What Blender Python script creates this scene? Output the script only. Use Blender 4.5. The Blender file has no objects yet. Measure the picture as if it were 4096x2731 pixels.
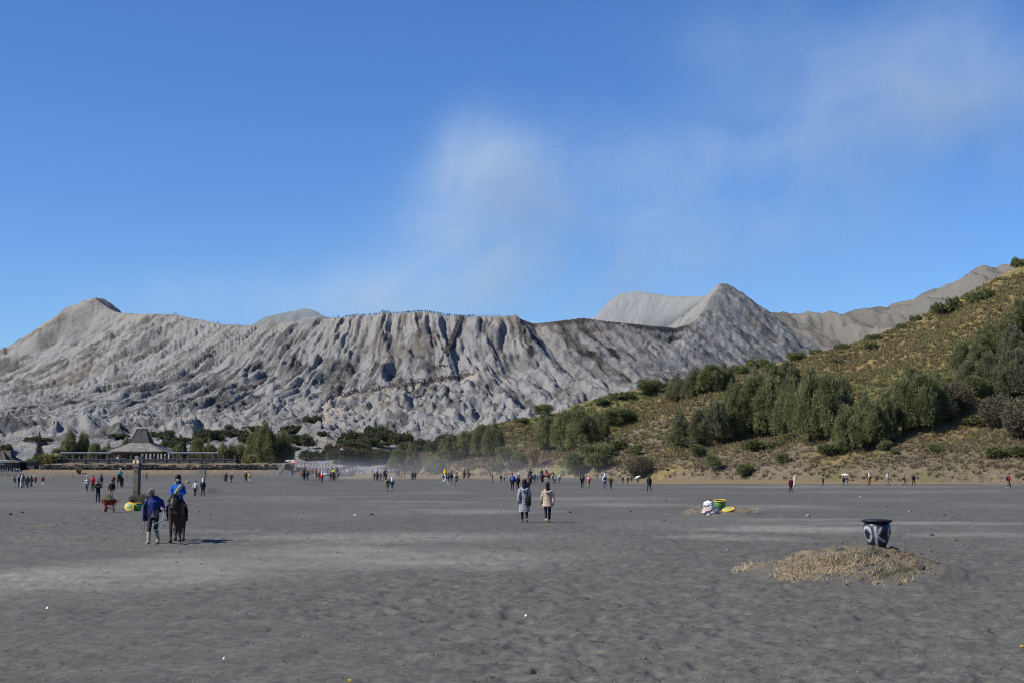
import bpy, bmesh, math, random
import numpy as np
from mathutils import Vector, Matrix, Euler, Quaternion

SC = bpy.context.scene
COL = SC.collection
R = math.radians
random.seed(7)

# ------------------------------------------------------------------ camera
F = 5689.0                      # focal length in pixels of the 4096 wide photograph
CX, CY = 2048.0, 1365.5
CAMZ = 2.2
PITCH = R(5.06)
cam_d = bpy.data.cameras.new('camera')
cam_d.sensor_width = 36.0
cam_d.lens = F / 4096.0 * 36.0
cam_d.clip_start = 0.5
cam_d.clip_end = 60000.0
cam = bpy.data.objects.new('camera', cam_d)
COL.objects.link(cam)
cam.location = (0, 0, CAMZ)
cam.rotation_euler = (math.pi / 2 + PITCH, 0, 0)
SC.camera = cam

# ------------------------------------------------------------------ sky, sun, exposure
SUN_EL, SUN_AZ = R(43), R(252)          # azimuth clockwise from +Y (north of the scene = view direction)
world = bpy.data.worlds.new('World')
SC.world = world
world.use_nodes = True
wn, wl = world.node_tree.nodes, world.node_tree.links
wn.clear()
w_out = wn.new('ShaderNodeOutputWorld')
w_bg = wn.new('ShaderNodeBackground')
w_sky = wn.new('ShaderNodeTexSky')
w_sky.sky_type = 'NISHITA'
w_sky.sun_disc = False
w_sky.sun_elevation = SUN_EL
w_sky.sun_rotation = SUN_AZ
w_sky.altitude = 2100
w_sky.air_density = 1.25
w_sky.dust_density = 0.4
w_sky.ozone_density = 4.0
w_bg.inputs['Strength'].default_value = 0.100
w_hs = wn.new('ShaderNodeHueSaturation')          # the camera's vivid colour rendition of the sky
w_hs.inputs['Saturation'].default_value = 1.12
wl.new(w_sky.outputs[0], w_hs.inputs['Color'])
w_wb = wn.new('ShaderNodeMix'); w_wb.data_type = 'RGBA'; w_wb.blend_type = 'MULTIPLY'; w_wb.inputs[0].default_value = 1.0
w_wb.inputs[7].default_value = (0.66, 0.82, 1.10, 1)
wl.new(w_hs.outputs[0], w_wb.inputs[6])
wl.new(w_wb.outputs[2], w_bg.inputs['Color'])
wl.new(w_bg.outputs[0], w_out.inputs['Surface'])

sun_d = bpy.data.lights.new('sun', 'SUN')
sun_d.energy = 5.0
sun_d.angle = R(0.53)
sun_d.color = (1.0, 0.945, 0.87)
sun = bpy.data.objects.new('sun', sun_d)
COL.objects.link(sun)
SUN_DIR = Vector((math.sin(SUN_AZ) * math.cos(SUN_EL), math.cos(SUN_AZ) * math.cos(SUN_EL), math.sin(SUN_EL)))
sun.rotation_euler = SUN_DIR.to_track_quat('Z', 'Y').to_euler()
sun.location = (-200, -60, 200)

vs = SC.view_settings
vs.view_transform = 'Standard'
vs.look = 'None'
vs.exposure = 0.33
vs.gamma = 1.0
vs.use_curve_mapping = False
SC.cycles.use_denoising = True
SC.cycles.denoiser = 'OPENIMAGEDENOISE'
SC.cycles.denoising_input_passes = 'RGB_ALBEDO_NORMAL'
SC.cycles.denoising_prefilter = 'NONE'
SC.cycles.max_bounces = 6
SC.cycles.diffuse_bounces = 3
SC.cycles.transparent_max_bounces = 16
SC.cycles.volume_bounces = 1
SC.cycles.use_fast_gi = False
SC.cycles.filter_width = 1.1

# ------------------------------------------------------------------ helpers: picture <-> place
cP, sP = math.cos(PITCH), math.sin(PITCH)

def ray(px, py):
    """x and z slope per metre of depth (Y) of the line of sight through a pixel of the photograph"""
    u, v = (px - CX) / F, (CY - py) / F
    y = cP - v * sP
    return u / y, (sP + v * cP) / y

def at(px, py, Y):
    a, b = ray(px, py)
    return Vector((a * Y, Y, CAMZ + b * Y))

def mpp(Y):                       # metres per photograph pixel at depth Y
    return Y / F

# ------------------------------------------------------------------ helpers: numpy noise
def _hash(ix, iy, s):
    h = ix.astype(np.int32).astype(np.uint32) * np.uint32(374761393) + iy.astype(np.int32).astype(np.uint32) * np.uint32(668265263) + np.uint32((s * 1442695041) & 0xFFFFFFFF)
    h = (h ^ (h >> np.uint32(13))) * np.uint32(1274126177)
    h = (h ^ (h >> np.uint32(16))) * np.uint32(2246822519)
    return ((h ^ (h >> np.uint32(15))) & np.uint32(0xFFFFFF)).astype(np.float32) * np.float32(1.0 / 0x1000000)

def vnoise(x, y, s=0):
    ix, iy = np.floor(x), np.floor(y)
    fx, fy = x - ix, y - iy
    fx = fx * fx * fx * (fx * (fx * 6 - 15) + 10); fy = fy * fy * fy * (fy * (fy * 6 - 15) + 10)
    a = _hash(ix, iy, s); b = _hash(ix + 1, iy, s); c = _hash(ix, iy + 1, s); d = _hash(ix + 1, iy + 1, s)
    return (a + (b - a) * fx + (c - a) * fy + (a - b - c + d) * fx * fy) * 2 - 1

def fbm(x, y, s=0, o=5, g=0.5, l=2.03):
    t = np.zeros(np.broadcast(x, y).shape); a = 1.0; n = 0
    for i in range(o):
        t = t + a * vnoise(x, y, s + i * 17); n += a
        a *= g; x, y = x * l + 13.7, y * l + 7.3
    return t / n

def ridged(x, y, s=0, o=4):
    t = 0; a = 1.0; n = 0
    for i in range(o):
        t = t + a * (1 - 2 * np.abs(vnoise(x, y, s + i * 17))); n += a
        a *= 0.5; x, y = x * 2.1 + 3.1, y * 2.1 + 9.2
    return t / n

def sstep(a, b, x):
    t = np.clip((x - a) / (b - a), 0, 1)
    return t * t * (3 - 2 * t)

def gully(x, y, sx, sy, s=0):
    """stripes that run along the slope direction (sx,sy); returns value and phase gradient"""
    ix, iy = np.floor(x), np.floor(y)
    acc = np.zeros_like(x); gx = np.zeros_like(x); gy = np.zeros_like(x); wt = np.zeros_like(x)
    for i in (-1, 0, 1):
        for j in (-1, 0, 1):
            cx, cy = ix + i, iy + j
            vx = x - cx - _hash(cx, cy, s) ; vy = y - cy - _hash(cx, cy, s + 5)
            w = np.exp(-2.0 * (vx * vx + vy * vy)) + 1e-6
            ph = (vx * -sy + vy * sx) * 2 * np.pi
            acc += w * np.cos(ph); sn = -np.sin(ph) * w
            gx += sn * -sy; gy += sn * sx; wt += w
    return acc / wt, gx / wt, gy / wt

# ------------------------------------------------------------------ helpers: objects
def tag(o, label=None, cat=None, group=None, kind=None):
    if label: o['label'] = label
    if cat: o['category'] = cat
    if group: o['group'] = group
    if kind: o['kind'] = kind
    return o

def link(name, mesh, mats=None, parent=None, loc=None):
    o = bpy.data.objects.new(name, mesh)
    COL.objects.link(o)
    if mats is not None and not len(mesh.materials):
        for m in (mats if isinstance(mats, (list, tuple)) else [mats]): mesh.materials.append(m)
    if parent is not None: o.parent = parent
    if loc is not None: o.location = loc
    return o

def empty(name, loc=(0, 0, 0), rz=0.0, label=None, cat=None, group=None, s=1.0):
    o = bpy.data.objects.new(name, None)
    COL.objects.link(o)
    o.empty_display_size = 0.2
    o.location = loc; o.rotation_euler = (0, 0, rz); o.scale = (s, s, s)
    return tag(o, label, cat, group)

def copy_tree(o, parent=None):
    c = o.copy(); COL.objects.link(c); c.parent = parent
    for ch in list(o.children): copy_tree(ch, c)
    return c

def mesh_np(name, V, Fq, smooth=False):
    """mesh from numpy vertices and quads / triangles"""
    me = bpy.data.meshes.new(name)
    V = np.asarray(V, np.float32); Fq = np.asarray(Fq, np.int32)
    n, k = Fq.shape
    me.vertices.add(len(V)); me.vertices.foreach_set('co', V.ravel())
    me.loops.add(n * k); me.loops.foreach_set('vertex_index', Fq.ravel())
    me.polygons.add(n)
    me.polygons.foreach_set('loop_start', np.arange(0, n * k, k, dtype=np.int32))
    me.polygons.foreach_set('loop_total', np.full(n, k, np.int32))
    me.polygons.foreach_set('use_smooth', np.full(n, smooth))
    me.update(calc_edges=True); me.validate()
    return me

def attr(me, name, data):
    a = me.attributes.new(name, 'FLOAT', 'POINT')
    a.data.foreach_set('value', np.asarray(data, np.float32).ravel())

class MB:
    """collects boxes, prisms, tubes, lathes into one mesh"""
    def __init__(s): s.v, s.f, s.m = [], [], []
    def add(s, vs_, fs, mi=0):
        b = len(s.v); s.v += [tuple(p) for p in vs_]; s.f += [tuple(i + b for i in f) for f in fs]; s.m += [mi] * len(fs)
        return s
    def box(s, c, d, rz=0, mi=0, top=1.0, M=None):
        hx, hy, hz = d[0] / 2, d[1] / 2, d[2] / 2
        vs_ = []
        for z in (-hz, hz):
            k = 1.0 if z < 0 else top
            for x, y in ((-hx, -hy), (hx, -hy), (hx, hy), (-hx, hy)):
                p = Vector((x * k, y * k, z))
                if M is not None: p = M @ p
                if rz: p = Matrix.Rotation(rz, 3, 'Z') @ p
                vs_.append(p + Vector(c))
        return s.add(vs_, [(3, 2, 1, 0), (4, 5, 6, 7), (0, 1, 5, 4), (1, 2, 6, 5), (2, 3, 7, 6), (3, 0, 4, 7)], mi)
    def tube(s, pts, rad, n=8, mi=0, cap=True, flat=None):
        pts = [Vector(p) for p in pts]
        rad = rad if isinstance(rad, (list, tuple)) else [rad] * len(pts)
        rings = []
        up = None
        for i, p in enumerate(pts):
            d = (pts[min(i + 1, len(pts) - 1)] - pts[max(i - 1, 0)])
            if d.length < 1e-9: d = Vector((0, 0, 1))
            d.normalize()
            if up is None:
                up = Vector((0, 1, 0)) if abs(d.y) < 0.9 else Vector((1, 0, 0))
            a = d.cross(up); a.normalize(); up = a.cross(d); up.normalize()
            r = rad[i]
            ra, rb = (r if isinstance(r, (tuple, list)) else (r, r))
            rings.append([p + a * (math.cos(k * 2 * math.pi / n) * ra) + up * (math.sin(k * 2 * math.pi / n) * rb) for k in range(n)])
        vs_, fs = [], []
        for rg in rings: vs_ += rg
        for i in range(len(rings) - 1):
            for k in range(n):
                k2 = (k + 1) % n
                fs.append((i * n + k, i * n + k2, (i + 1) * n + k2, (i + 1) * n + k))
        if cap:
            fs.append(tuple(range(n - 1, -1, -1))); fs.append(tuple((len(rings) - 1) * n + k for k in range(n)))
        return s.add(vs_, fs, mi)
    def lathe(s, prof, n=24, c=(0, 0, 0), mi=0, M=None, cap=True, wob=0.0):
        vs_, fs = [], []
        for (r, z) in prof:
            for k in range(n):
                a = k * 2 * math.pi / n
                p = Vector((r * math.cos(a), r * math.sin(a), z))
                if M is not None: p = M @ p
                vs_.append(p + Vector(c))
        for i in range(len(prof) - 1):
            for k in range(n):
                k2 = (k + 1) % n
                fs.append((i * n + k, i * n + k2, (i + 1) * n + k2, (i + 1) * n + k))
        if cap:
            fs.append(tuple(range(n - 1, -1, -1))); fs.append(tuple((len(prof) - 1) * n + k for k in range(n)))
        return s.add(vs_, fs, mi)
    def mesh(s, name, smooth=False):
        me = bpy.data.meshes.new(name)
        me.from_pydata(s.v, [], s.f)
        if any(s.m): me.polygons.foreach_set('material_index', s.m)
        me.polygons.foreach_set('use_smooth', [smooth] * len(s.f))
        me.update()
        return me
    def build(s, name, mats, parent=None, loc=None, smooth=False, bevel=0.0):
        me = s.mesh(name, smooth)
        if bevel:
            bm = bmesh.new(); bm.from_mesh(me)
            bmesh.ops.bevel(bm, geom=list(bm.edges), offset=bevel, segments=1, affect='EDGES', profile=0.5)
            bm.to_mesh(me); bm.free()
        return link(name, me, mats, parent, loc)

# ------------------------------------------------------------------ helpers: materials
ALB = 0.83
def mat(name, col=(0.5, 0.5, 0.5), rough=0.85, var=0.12, scale=8.0, bump=0.0, bscale=40.0, spec=0.25, metal=0.0, col2=None, translucent=0.0, coords='Object', k=None):
    """plain procedural material: colour broken up by noise, optional fine bump"""
    k = ALB if k is None else k
    col = tuple(c * k for c in col); col2 = tuple(c * k for c in col2) if col2 else None
    m = bpy.data.materials.new(name); m.use_nodes = True
    N, L = m.node_tree.nodes, m.node_tree.links
    b = N['Principled BSDF']
    b.inputs['Roughness'].default_value = rough
    b.inputs['Metallic'].default_value = metal
    b.inputs['Specular IOR Level'].default_value = spec
    tc = N.new('ShaderNodeTexCoord')
    nz = N.new('ShaderNodeTexNoise'); nz.inputs['Scale'].default_value = scale; nz.inputs['Detail'].default_value = 5
    L.new(tc.outputs[coords], nz.inputs['Vector'])
    cr = N.new('ShaderNodeValToRGB')
    c1 = tuple(max(0, c * (1 - var)) for c in col); c2 = col2 or tuple(min(1, c * (1 + var)) for c in col)
    cr.color_ramp.elements[0].position = 0.35; cr.color_ramp.elements[1].position = 0.68
    cr.color_ramp.elements[0].color = (*c1, 1); cr.color_ramp.elements[1].color = (*c2, 1)
    L.new(nz.outputs['Fac'], cr.inputs['Fac'])
    L.new(cr.outputs[0], b.inputs['Base Color'])
    if bump:
        n2 = N.new('ShaderNodeTexNoise'); n2.inputs['Scale'].default_value = bscale; n2.inputs['Detail'].default_value = 4
        L.new(tc.outputs[coords], n2.inputs['Vector'])
        bp = N.new('ShaderNodeBump'); bp.inputs['Strength'].default_value = bump; bp.inputs['Distance'].default_value = 0.02
        L.new(n2.outputs['Fac'], bp.inputs['Height']); L.new(bp.outputs[0], b.inputs['Normal'])
    if translucent:
        tr = N.new('ShaderNodeBsdfTranslucent'); mx = N.new('ShaderNodeMixShader'); mx.inputs[0].default_value = translucent
        L.new(cr.outputs[0], tr.inputs['Color'])
        L.new(b.outputs[0], mx.inputs[1]); L.new(tr.outputs[0], mx.inputs[2])
        L.new(mx.outputs[0], N['Material Output'].inputs['Surface'])
    return m

def srgb(r, g, b):
    f = lambda c: (c / 255 / 12.92) if c / 255 < 0.04045 else ((c / 255 + 0.055) / 1.055) ** 2.4
    return (f(r), f(g), f(b))

# ================================================================== TERRAIN
class Polar:
    """height field sampled on a fan of columns (t = X / Y) and rows (Y)"""
    def __init__(s, t, Y, Z):
        s.t, s.Y, s.Z = t, Y, Z
    def z(s, X, Y):
        t = np.asarray(X) / np.asarray(Y)
        i = np.clip(np.searchsorted(s.t, t) - 1, 0, len(s.t) - 2); j = np.clip(np.searchsorted(s.Y, Y) - 1, 0, len(s.Y) - 2)
        a = np.clip((t - s.t[i]) / (s.t[i + 1] - s.t[i]), 0, 1); b = np.clip((Y - s.Y[j]) / (s.Y[j + 1] - s.Y[j]), 0, 1)
        Z = s.Z
        return (Z[j, i] * (1 - a) + Z[j, i + 1] * a) * (1 - b) + (Z[j + 1, i] * (1 - a) + Z[j + 1, i + 1] * a) * b
    def inside(s, X, Y):
        return s.t[0] < X / Y < s.t[-1] and s.Y[0] < Y < s.Y[-1]
    def hit(s, px, py):
        a, b = ray(px, py)
        if not (s.t[0] < a < s.t[-1]): return None
        z = s.z(a * s.Y, s.Y) - (CAMZ + b * s.Y)
        k = np.nonzero((z[1:] >= 0) & (z[:-1] < 0))[0]
        if not len(k): return None
        k = k[0]; w = -z[k] / (z[k + 1] - z[k]); Y = s.Y[k] + w * (s.Y[k + 1] - s.Y[k])
        return Vector((a * Y, Y, CAMZ + b * Y))
    def mesh(s, name, **attrs):
        nD, nA = s.Z.shape
        X = s.t[None, :] * s.Y[:, None]; YY = np.broadcast_to(s.Y[:, None], X.shape)
        V = np.stack([X, YY, s.Z], -1).reshape(-1, 3)
        idx = np.arange(nD * nA).reshape(nD, nA)
        Fq = np.stack([idx[:-1, :-1], idx[:-1, 1:], idx[1:, 1:], idx[1:, :-1]], -1).reshape(-1, 4)
        me = mesh_np(name, V, Fq, smooth=True)
        for k, v in attrs.items(): attr(me, k, v)
        return me

def tan_cols(a, b, step_px):
    return np.linspace(a, b, int((b - a) * F / 4 / step_px))

# ---- the plain of grey volcanic sand ----
def plain_z(X, Y):
    """large forms of the plain: level, a low bank up to the temple on the left, slow rise far off"""
    px = CX + F * X / Y
    left = sstep(1330, 1120, px)
    z = 1.45 * sstep(244, 256, Y) * left + 0.45 * sstep(150, 244, Y) * left
    z = z + 0.9 * sstep(200, 420, Y) * (1 - left)
    return z + 0.10 * fbm(X / 14, Y / 14, 3, 3) * sstep(6, 30, Y) + 0.03 * fbm(X / 3.1, Y / 3.1, 4, 3)

def bump_at(X, Y, c, rx, ry, h, s=0, pw=1.0):
    d = np.sqrt(((X - c[0]) / rx) ** 2 + ((Y - c[1]) / ry) ** 2)
    d = d * (1 + 0.25 * fbm((X - c[0]) / rx * 1.7 + s, (Y - c[1]) / ry * 1.7, 40 + s, 3))
    return h * np.clip(1 - d, 0, 1) ** pw * (1 + 0.15 * fbm(X * 1.5, Y * 1.5, 50 + s, 3))

def flat_hit(px, py, z=0.0):
    a, b = ray(px, py)
    Y = (z - CAMZ) / b
    return Vector((a * Y, Y, z))

# low heaps of earth that stand on the plain (centre, half widths, height)
HEAP_POT = flat_hit(3350, 2310)
HEAP_GREEN = flat_hit(2890, 2055)
HEAP_POLE = flat_hit(800, 1962)
HEAP_PIL = flat_hit(640, 2030)
MOUNDS = []
def add_mound(px, py, hw_px, ry, h):
    c = flat_hit(px, py); MOUNDS.append((c, hw_px * mpp(c.y), ry, h)); return c
POT_C = add_mound(3510, 2282, 360, 3.6, 0.62)
add_mound(3225, 2292, 290, 3.0, 0.38)
GREEN_C = add_mound(2905, 2045, 165, 5.0, 0.42)
POLE_C = add_mound(808, 1968, 80, 7.0, 0.62)
add_mound(700, 2020, 60, 3.0, 0.25)
add_mound(1190, 1938, 90, 9, 0.35)
add_mound(560, 2010, 80, 3.0, 0.15)

def ground_z(X, Y):
    X = np.asarray(X, float); Y = np.asarray(Y, float)
    z = plain_z(X, Y)
    for i, (c, rx, ry, h) in enumerate(MOUNDS):
        m = (np.abs(X - c.x) < rx * 1.6) & (np.abs(Y - c.y) < ry * 1.6)
        if m.any():
            zz = bump_at(X, Y, c, rx, ry, h, i, 1.15)
            z = z + np.where(m, zz, 0)
    return z

def G(px, py):
    """point of the plain seen at a pixel"""
    a, b = ray(px, py)
    Y = -CAMZ / b if b < -0.004 else 500.0
    Ys = np.linspace(max(8, Y * 0.45), Y * 1.5 if Y < 480 else 500, 900)
    z = ground_z(a * Ys, Ys) - (CAMZ + b * Ys)
    k = np.nonzero((z[1:] >= 0) & (z[:-1] < 0))[0]
    Y = Ys[k[0] + 1] if len(k) else min(Y, 480.0)
    return Vector((a * Y, Y, float(GROUND.z(a * Y, Y))))

gy = [5.0]
while gy[-1] < 520: gy.append(gy[-1] + max(0.03, min(gy[-1] ** 2 / (F / 4 * CAMZ) * 0.74, 6.0)))
gY = np.array(gy); gT = tan_cols(-0.46, 0.46, 2.0); gT = np.concatenate([np.arange(-1.2, -0.461, 0.012), gT, np.arange(0.472, 1.2, 0.012)])
gX = (gT[None, :] * gY[:, None]); gYY = np.broadcast_to(gY[:, None], gX.shape)
gZ = ground_z(gX, gYY)
# trampled sand: shallow prints and ripples
near = sstep(120, 20, gYY)
prints = -np.clip(vnoise(gX * 3.4 + fbm(gX * 2, gYY * 2, 7, 2), gYY * 2.6, 11) - 0.1, 0, 1) ** 0.8
lump = fbm(gX * 4.2, gYY * 3.0, 21, 4)
hard = sstep(-0.05, 0.35, fbm(gX / 16 + 0.5, gYY / 9, 33, 3))       # wind-packed places are smooth
gZ = gZ + near * (0.060 * prints + 0.036 * lump + 0.018 * fbm(gX * 9, gYY * 8, 23, 3)) * (1 - 0.6 * hard)
GROUND = Polar(gT, gY, gZ)

def ell(px0, px1, py, hh, seed):
    """pale wind-blown streak on the sand between two picture columns"""
    c0, c1, ct = flat_hit(px0, py), flat_hit(px1, py), flat_hit((px0 + px1) / 2, py - hh)
    cx, rx, cy = (c0.x + c1.x) / 2, (c1.x - c0.x) / 2, c0.y
    ry = max(abs(ct.y - cy), 0.3)
    out = np.zeros_like(gX); r0, r1 = np.searchsorted(gY, [cy - 2 * ry, cy + 2 * ry])
    if r1 > r0:
        x, y = gX[r0:r1], gYY[r0:r1]
        d = np.sqrt(((x - cx) / rx) ** 2 + ((y - cy) / ry) ** 2)
        out[r0:r1] = sstep(1.15, 0.25, d + 0.45 * fbm(x / rx * 2.2 + seed, y / ry * 1.6, 60 + seed, 4))
    return out
streaks = [(-300, 1350, 2280, 75, 0.8), (500, 2300, 2225, 50, 0.75), (900, 2200, 2150, 25, .6), (-100, 700, 2330, 25, 0.5),
           (2750, 3650, 2115, 16, .8), (2550, 3250, 2145, 14, .7), (3000, 4300, 2090, 10, .8), (2900, 3600, 2072, 7, .6), (3500, 4300, 2135, 10, .6),
           (1500, 2300, 2040, 12, .6), (2200, 2800, 2016, 8, .55), (1800, 2700, 1990, 6, .5), (2900, 4300, 1968, 5, .5), (300, 1300, 2120, 10, .35),
           (2500, 4200, 1945, 4, .45), (1300, 2100, 2005, 5, .45), (600, 1700, 1985, 5, .35), (2800, 3400, 2020, 5, .4)]
dust = np.zeros_like(gZ)
for i, (a_, b_, y_, h_, k_) in enumerate(streaks): dust = np.maximum(dust, k_ * ell(a_, b_, y_, h_, i))
dust = dust * (0.75 + 0.45 * fbm(gX / 1.2, gYY / 0.7, 77, 3))
dust = np.clip(dust + 0.18 * sstep(0.0, 0.5, fbm(gX / 8, gYY / 14, 78, 4)) * sstep(20, 60, gYY), 0, 1)
# dry straw on the heaps
straw = np.zeros_like(gZ)
for i, (c, rx, ry, h) in enumerate(MOUNDS[:3]):
    d = np.sqrt(((gX - c.x) / rx) ** 2 + ((gYY - c.y) / ry) ** 2)
    straw = np.maximum(straw, (0.35, 0.7, 0.7)[i] * sstep(0.9, 0.35, d) * sstep(-0.1, 0.3, fbm(gX * 1.6, gYY * 1.6, 90 + i, 4)))
lft = sstep(1280, 1180, CX + F * gX / gYY)
straw = np.maximum(straw, 0.8 * lft * sstep(250.5, 254, gYY + 3.0 * fbm(gX / 5, gYY / 5, 95, 3)) * sstep(-0.5, 0.2, fbm(gX / 4, gYY / 2, 96, 3)))
straw = np.maximum(straw, 0.8 * sstep(188, 198, gYY + 6 * fbm(gX / 9, gYY / 9, 97, 3)) * sstep(2380, 2620, CX + F * gX / gYY))
straw = np.maximum(straw, 0.6 * sstep(255, 275, gYY + 12 * fbm(gX / 9, gYY / 9, 98, 3)) * sstep(1330, 1420, CX + F * gX / gYY))

m_sand = bpy.data.materials.new('volcanic_sand'); m_sand.use_nodes = True
def sand_nodes():
    N, L = m_sand.node_tree.nodes, m_sand.node_tree.links
    b = N['Principled BSDF']; b.inputs['Roughness'].default_value = 0.95; b.inputs['Specular IOR Level'].default_value = 0.12
    tc = N.new('ShaderNodeNewGeometry')
    def noise(scale, det=5, rough=0.55):
        n = N.new('ShaderNodeTexNoise'); n.inputs['Scale'].default_value = scale; n.inputs['Detail'].default_value = det; n.inputs['Roughness'].default_value = rough
        L.new(tc.outputs['Position'], n.inputs['Vector']); return n
    def at_(name):
        a = N.new('ShaderNodeAttribute'); a.attribute_name = name; return a.outputs['Fac']
    def ramp(src, stops):
        r = N.new('ShaderNodeValToRGB'); e = r.color_ramp.elements
        for k, (p, c) in enumerate(stops):
            el_ = e[k] if k < 2 else e.new(p)
            el_.position = p; el_.color = (*(v * (ALB if c[0] < 0.7 else 1) for v in c), 1)
        L.new(src, r.inputs['Fac']); return r.outputs[0]
    def mix(f, a, b_, t='MIX'):
        m = N.new('ShaderNodeMix'); m.data_type = 'RGBA'; m.blend_type = t
        if isinstance(f, float): m.inputs[0].default_value = f
        else: L.new(f, m.inputs[0])
        for s_, v in ((6, a), (7, b_)):
            if isinstance(v, tuple): m.inputs[s_].default_value = (*v, 1)
            else: L.new(v, m.inputs[s_])
        return m.outputs[2]
    base = ramp(noise(1.1, 6, 0.6).outputs['Fac'], [(0.3, (0.101, 0.097, 0.084)), (0.7, (0.150, 0.144, 0.125))])
    grain = ramp(noise(55, 4, 0.7).outputs['Fac'], [(0.35, (0.72, 0.72, 0.72)), (0.68, (1.25, 1.25, 1.25))])
    c = mix(0.8, base, grain, 'MULTIPLY')
    mott = ramp(noise(6.0, 5, .65).outputs['Fac'], [(0.36, (0.74, 0.74, 0.75)), (0.62, (1.12, 1.12, 1.11))])
    c = mix(0.9, c, mott, 'MULTIPLY')
    pale = ramp(noise(2.5, 5).outputs['Fac'], [(0.3, (0.225, 0.217, 0.190)), (0.7, (0.295, 0.283, 0.248))])
    c = mix(at_('dust'), c, pale)
    st = ramp(noise(3.0, 6, .7).outputs['Fac'], [(0.3, (0.16, 0.11, 0.06)), (0.55, (0.30, 0.21, 0.10)), (0.75, (0.38, 0.29, 0.15))])
    c = mix(at_('straw'), c, st)
    # sparse pale specks of pumice
    vo = N.new('ShaderNodeTexVoronoi'); vo.inputs['Scale'].default_value = 9.0; L.new(tc.outputs['Position'], vo.inputs['Vector'])
    sp = ramp(vo.outputs['Distance'], [(0.045, (1, 1, 1)), (0.075, (0, 0, 0))])
    pick = N.new('ShaderNodeMath'); pick.operation = 'GREATER_THAN'; pick.inputs[1].default_value = 0.86
    sx = N.new('ShaderNodeSeparateColor'); L.new(vo.outputs['Color'], sx.inputs[0]); L.new(sx.outputs[0], pick.inputs[0])
    ml = N.new('ShaderNodeMath'); ml.operation = 'MULTIPLY'; L.new(sp, ml.inputs[0]); L.new(pick.outputs[0], ml.inputs[1])
    c = mix(ml.outputs[0], c, (0.30, 0.29, 0.27))
    L.new(c, b.inputs['Base Color'])
    bp = N.new('ShaderNodeBump'); bp.inputs['Strength'].default_value = 0.55; bp.inputs['Distance'].default_value = 0.05
    ad = N.new('ShaderNodeMath'); ad.operation = 'MULTIPLY_ADD'; ad.inputs[1].default_value = 0.35
    L.new(noise(22, 5, .65).outputs['Fac'], ad.inputs[0]); L.new(noise(4.5, 4).outputs['Fac'], ad.inputs[2])
    L.new(ad.outputs[0], bp.inputs['Height']); L.new(bp.outputs[0], b.inputs['Normal'])
sand_nodes()
g_me = GROUND.mesh('sand_plain', dust=dust, straw=straw)
# the same sheet goes on all round, far beyond the picture
def widen(me):
    bm = bmesh.new(); bm.from_mesh(me)
    yb = 519.0
    t0, t1 = gT[0], gT[-1]
    ring = [5, 60, 200, 520, 2000, 8000, 30000]
    a0 = math.atan(t1); a1 = 2 * math.pi - a0
    n = 40; grid = []
    for r_ in ring:
        row = []
        for k in range(n + 1):
            a = a0 + (a1 - a0) * k / n
            rr = r_ / math.cos(a0) if True else r_
            row.append(bm.verts.new((rr * math.sin(a), rr * math.cos(a), -0.05 if r_ < 500 else -2.0)))
        grid.append(row)
    for i in range(len(ring) - 1):
        for k in range(n):
            bm.faces.new((grid[i][k], grid[i + 1][k], grid[i + 1][k + 1], grid[i][k + 1]))
    c = bm.verts.new((0, 0, -0.05))
    for k in range(n): bm.faces.new((c, grid[0][k], grid[0][k + 1]))
    # front sector beyond the fine fan
    a = [bm.verts.new((t * 500, 500, -2.0)) for t in (t0, 0, t1)]
    b = [bm.verts.new((t * 30000, 30000, -2.0)) for t in (t0, 0, t1)]
    for k in range(2): bm.faces.new((a[k], a[k + 1], b[k + 1], b[k]))
    a = [bm.verts.new((t * 0.01, 0.01, -0.05)) for t in (t0, 0, t1)]
    b = [bm.verts.new((t * 5.05, 5.05, -0.05)) for t in (t0, 0, t1)]
    for k in range(2): bm.faces.new((a[k], a[k + 1], b[k + 1], b[k]))
    bm.to_mesh(me); bm.free()
widen(g_me)
ground = tag(link('ground', g_me, m_sand), 'wide plain of dark grey volcanic sand', None, None, 'structure')

# ---- the volcano ----
VC = np.array([-93.0, 1430.0])
rim_px = [(330, 1215, 1400), (385, 1192, 1440), (412, 1194, 1490), (440, 1213, 1530), (470, 1247, 1570), (560, 1300, 1640), (900, 1330, 1720), (1400, 1345, 1740),
          (1900, 1335, 1745), (2200, 1330, 1745), (2330, 1300, 1742), (2390, 1262, 1740), (2440, 1205, 1738), (2490, 1172, 1735), (2540, 1164, 1730), (2590, 1170, 1720), (2680, 1184, 1700),
          (2790, 1186, 1670), (2850, 1180, 1600), (2900, 1150, 1500), (2904, 1134, 1440), (2880, 1134, 1400), (2838, 1190, 1352), (2795, 1262, 1305), (2760, 1295, 1280), (2700, 1312, 1255), (2600, 1303, 1225),
          (2430, 1285, 1188), (2330, 1271, 1170), (2200, 1288, 1152), (2130, 1294, 1146), (2082, 1276, 1140), (2062, 1261, 1135), (1990, 1266, 1130), (1850, 1267, 1127), (1780, 1262, 1128), (1700, 1247, 1131),
          (1600, 1254, 1137), (1400, 1268, 1158), (1200, 1283, 1190), (1050, 1303, 1222), (900, 1298, 1262), (700, 1258, 1318), (560, 1256, 1355), (470, 1250, 1378), (430, 1232, 1388), (380, 1196, 1396)]
# walk round the rim, angle measured at the crater's centre
rp = []
for (px, py, Y) in rim_px[1:]:
    p = at(px, py, Y); rp.append((math.atan2(p.x - VC[0], p.y - VC[1]), math.hypot(p.x - VC[0], p.y - VC[1]), p.z))
rp.sort()
ra = np.array([q[0] for q in rp]); rr = np.array([q[1] for q in rp]); rz = np.array([q[2] for q in rp])

def per(a, xs, ys):
    return np.interp(a, np.concatenate([xs - 2 * np.pi, xs, xs + 2 * np.pi]), np.concatenate([ys, ys, ys]))

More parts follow.
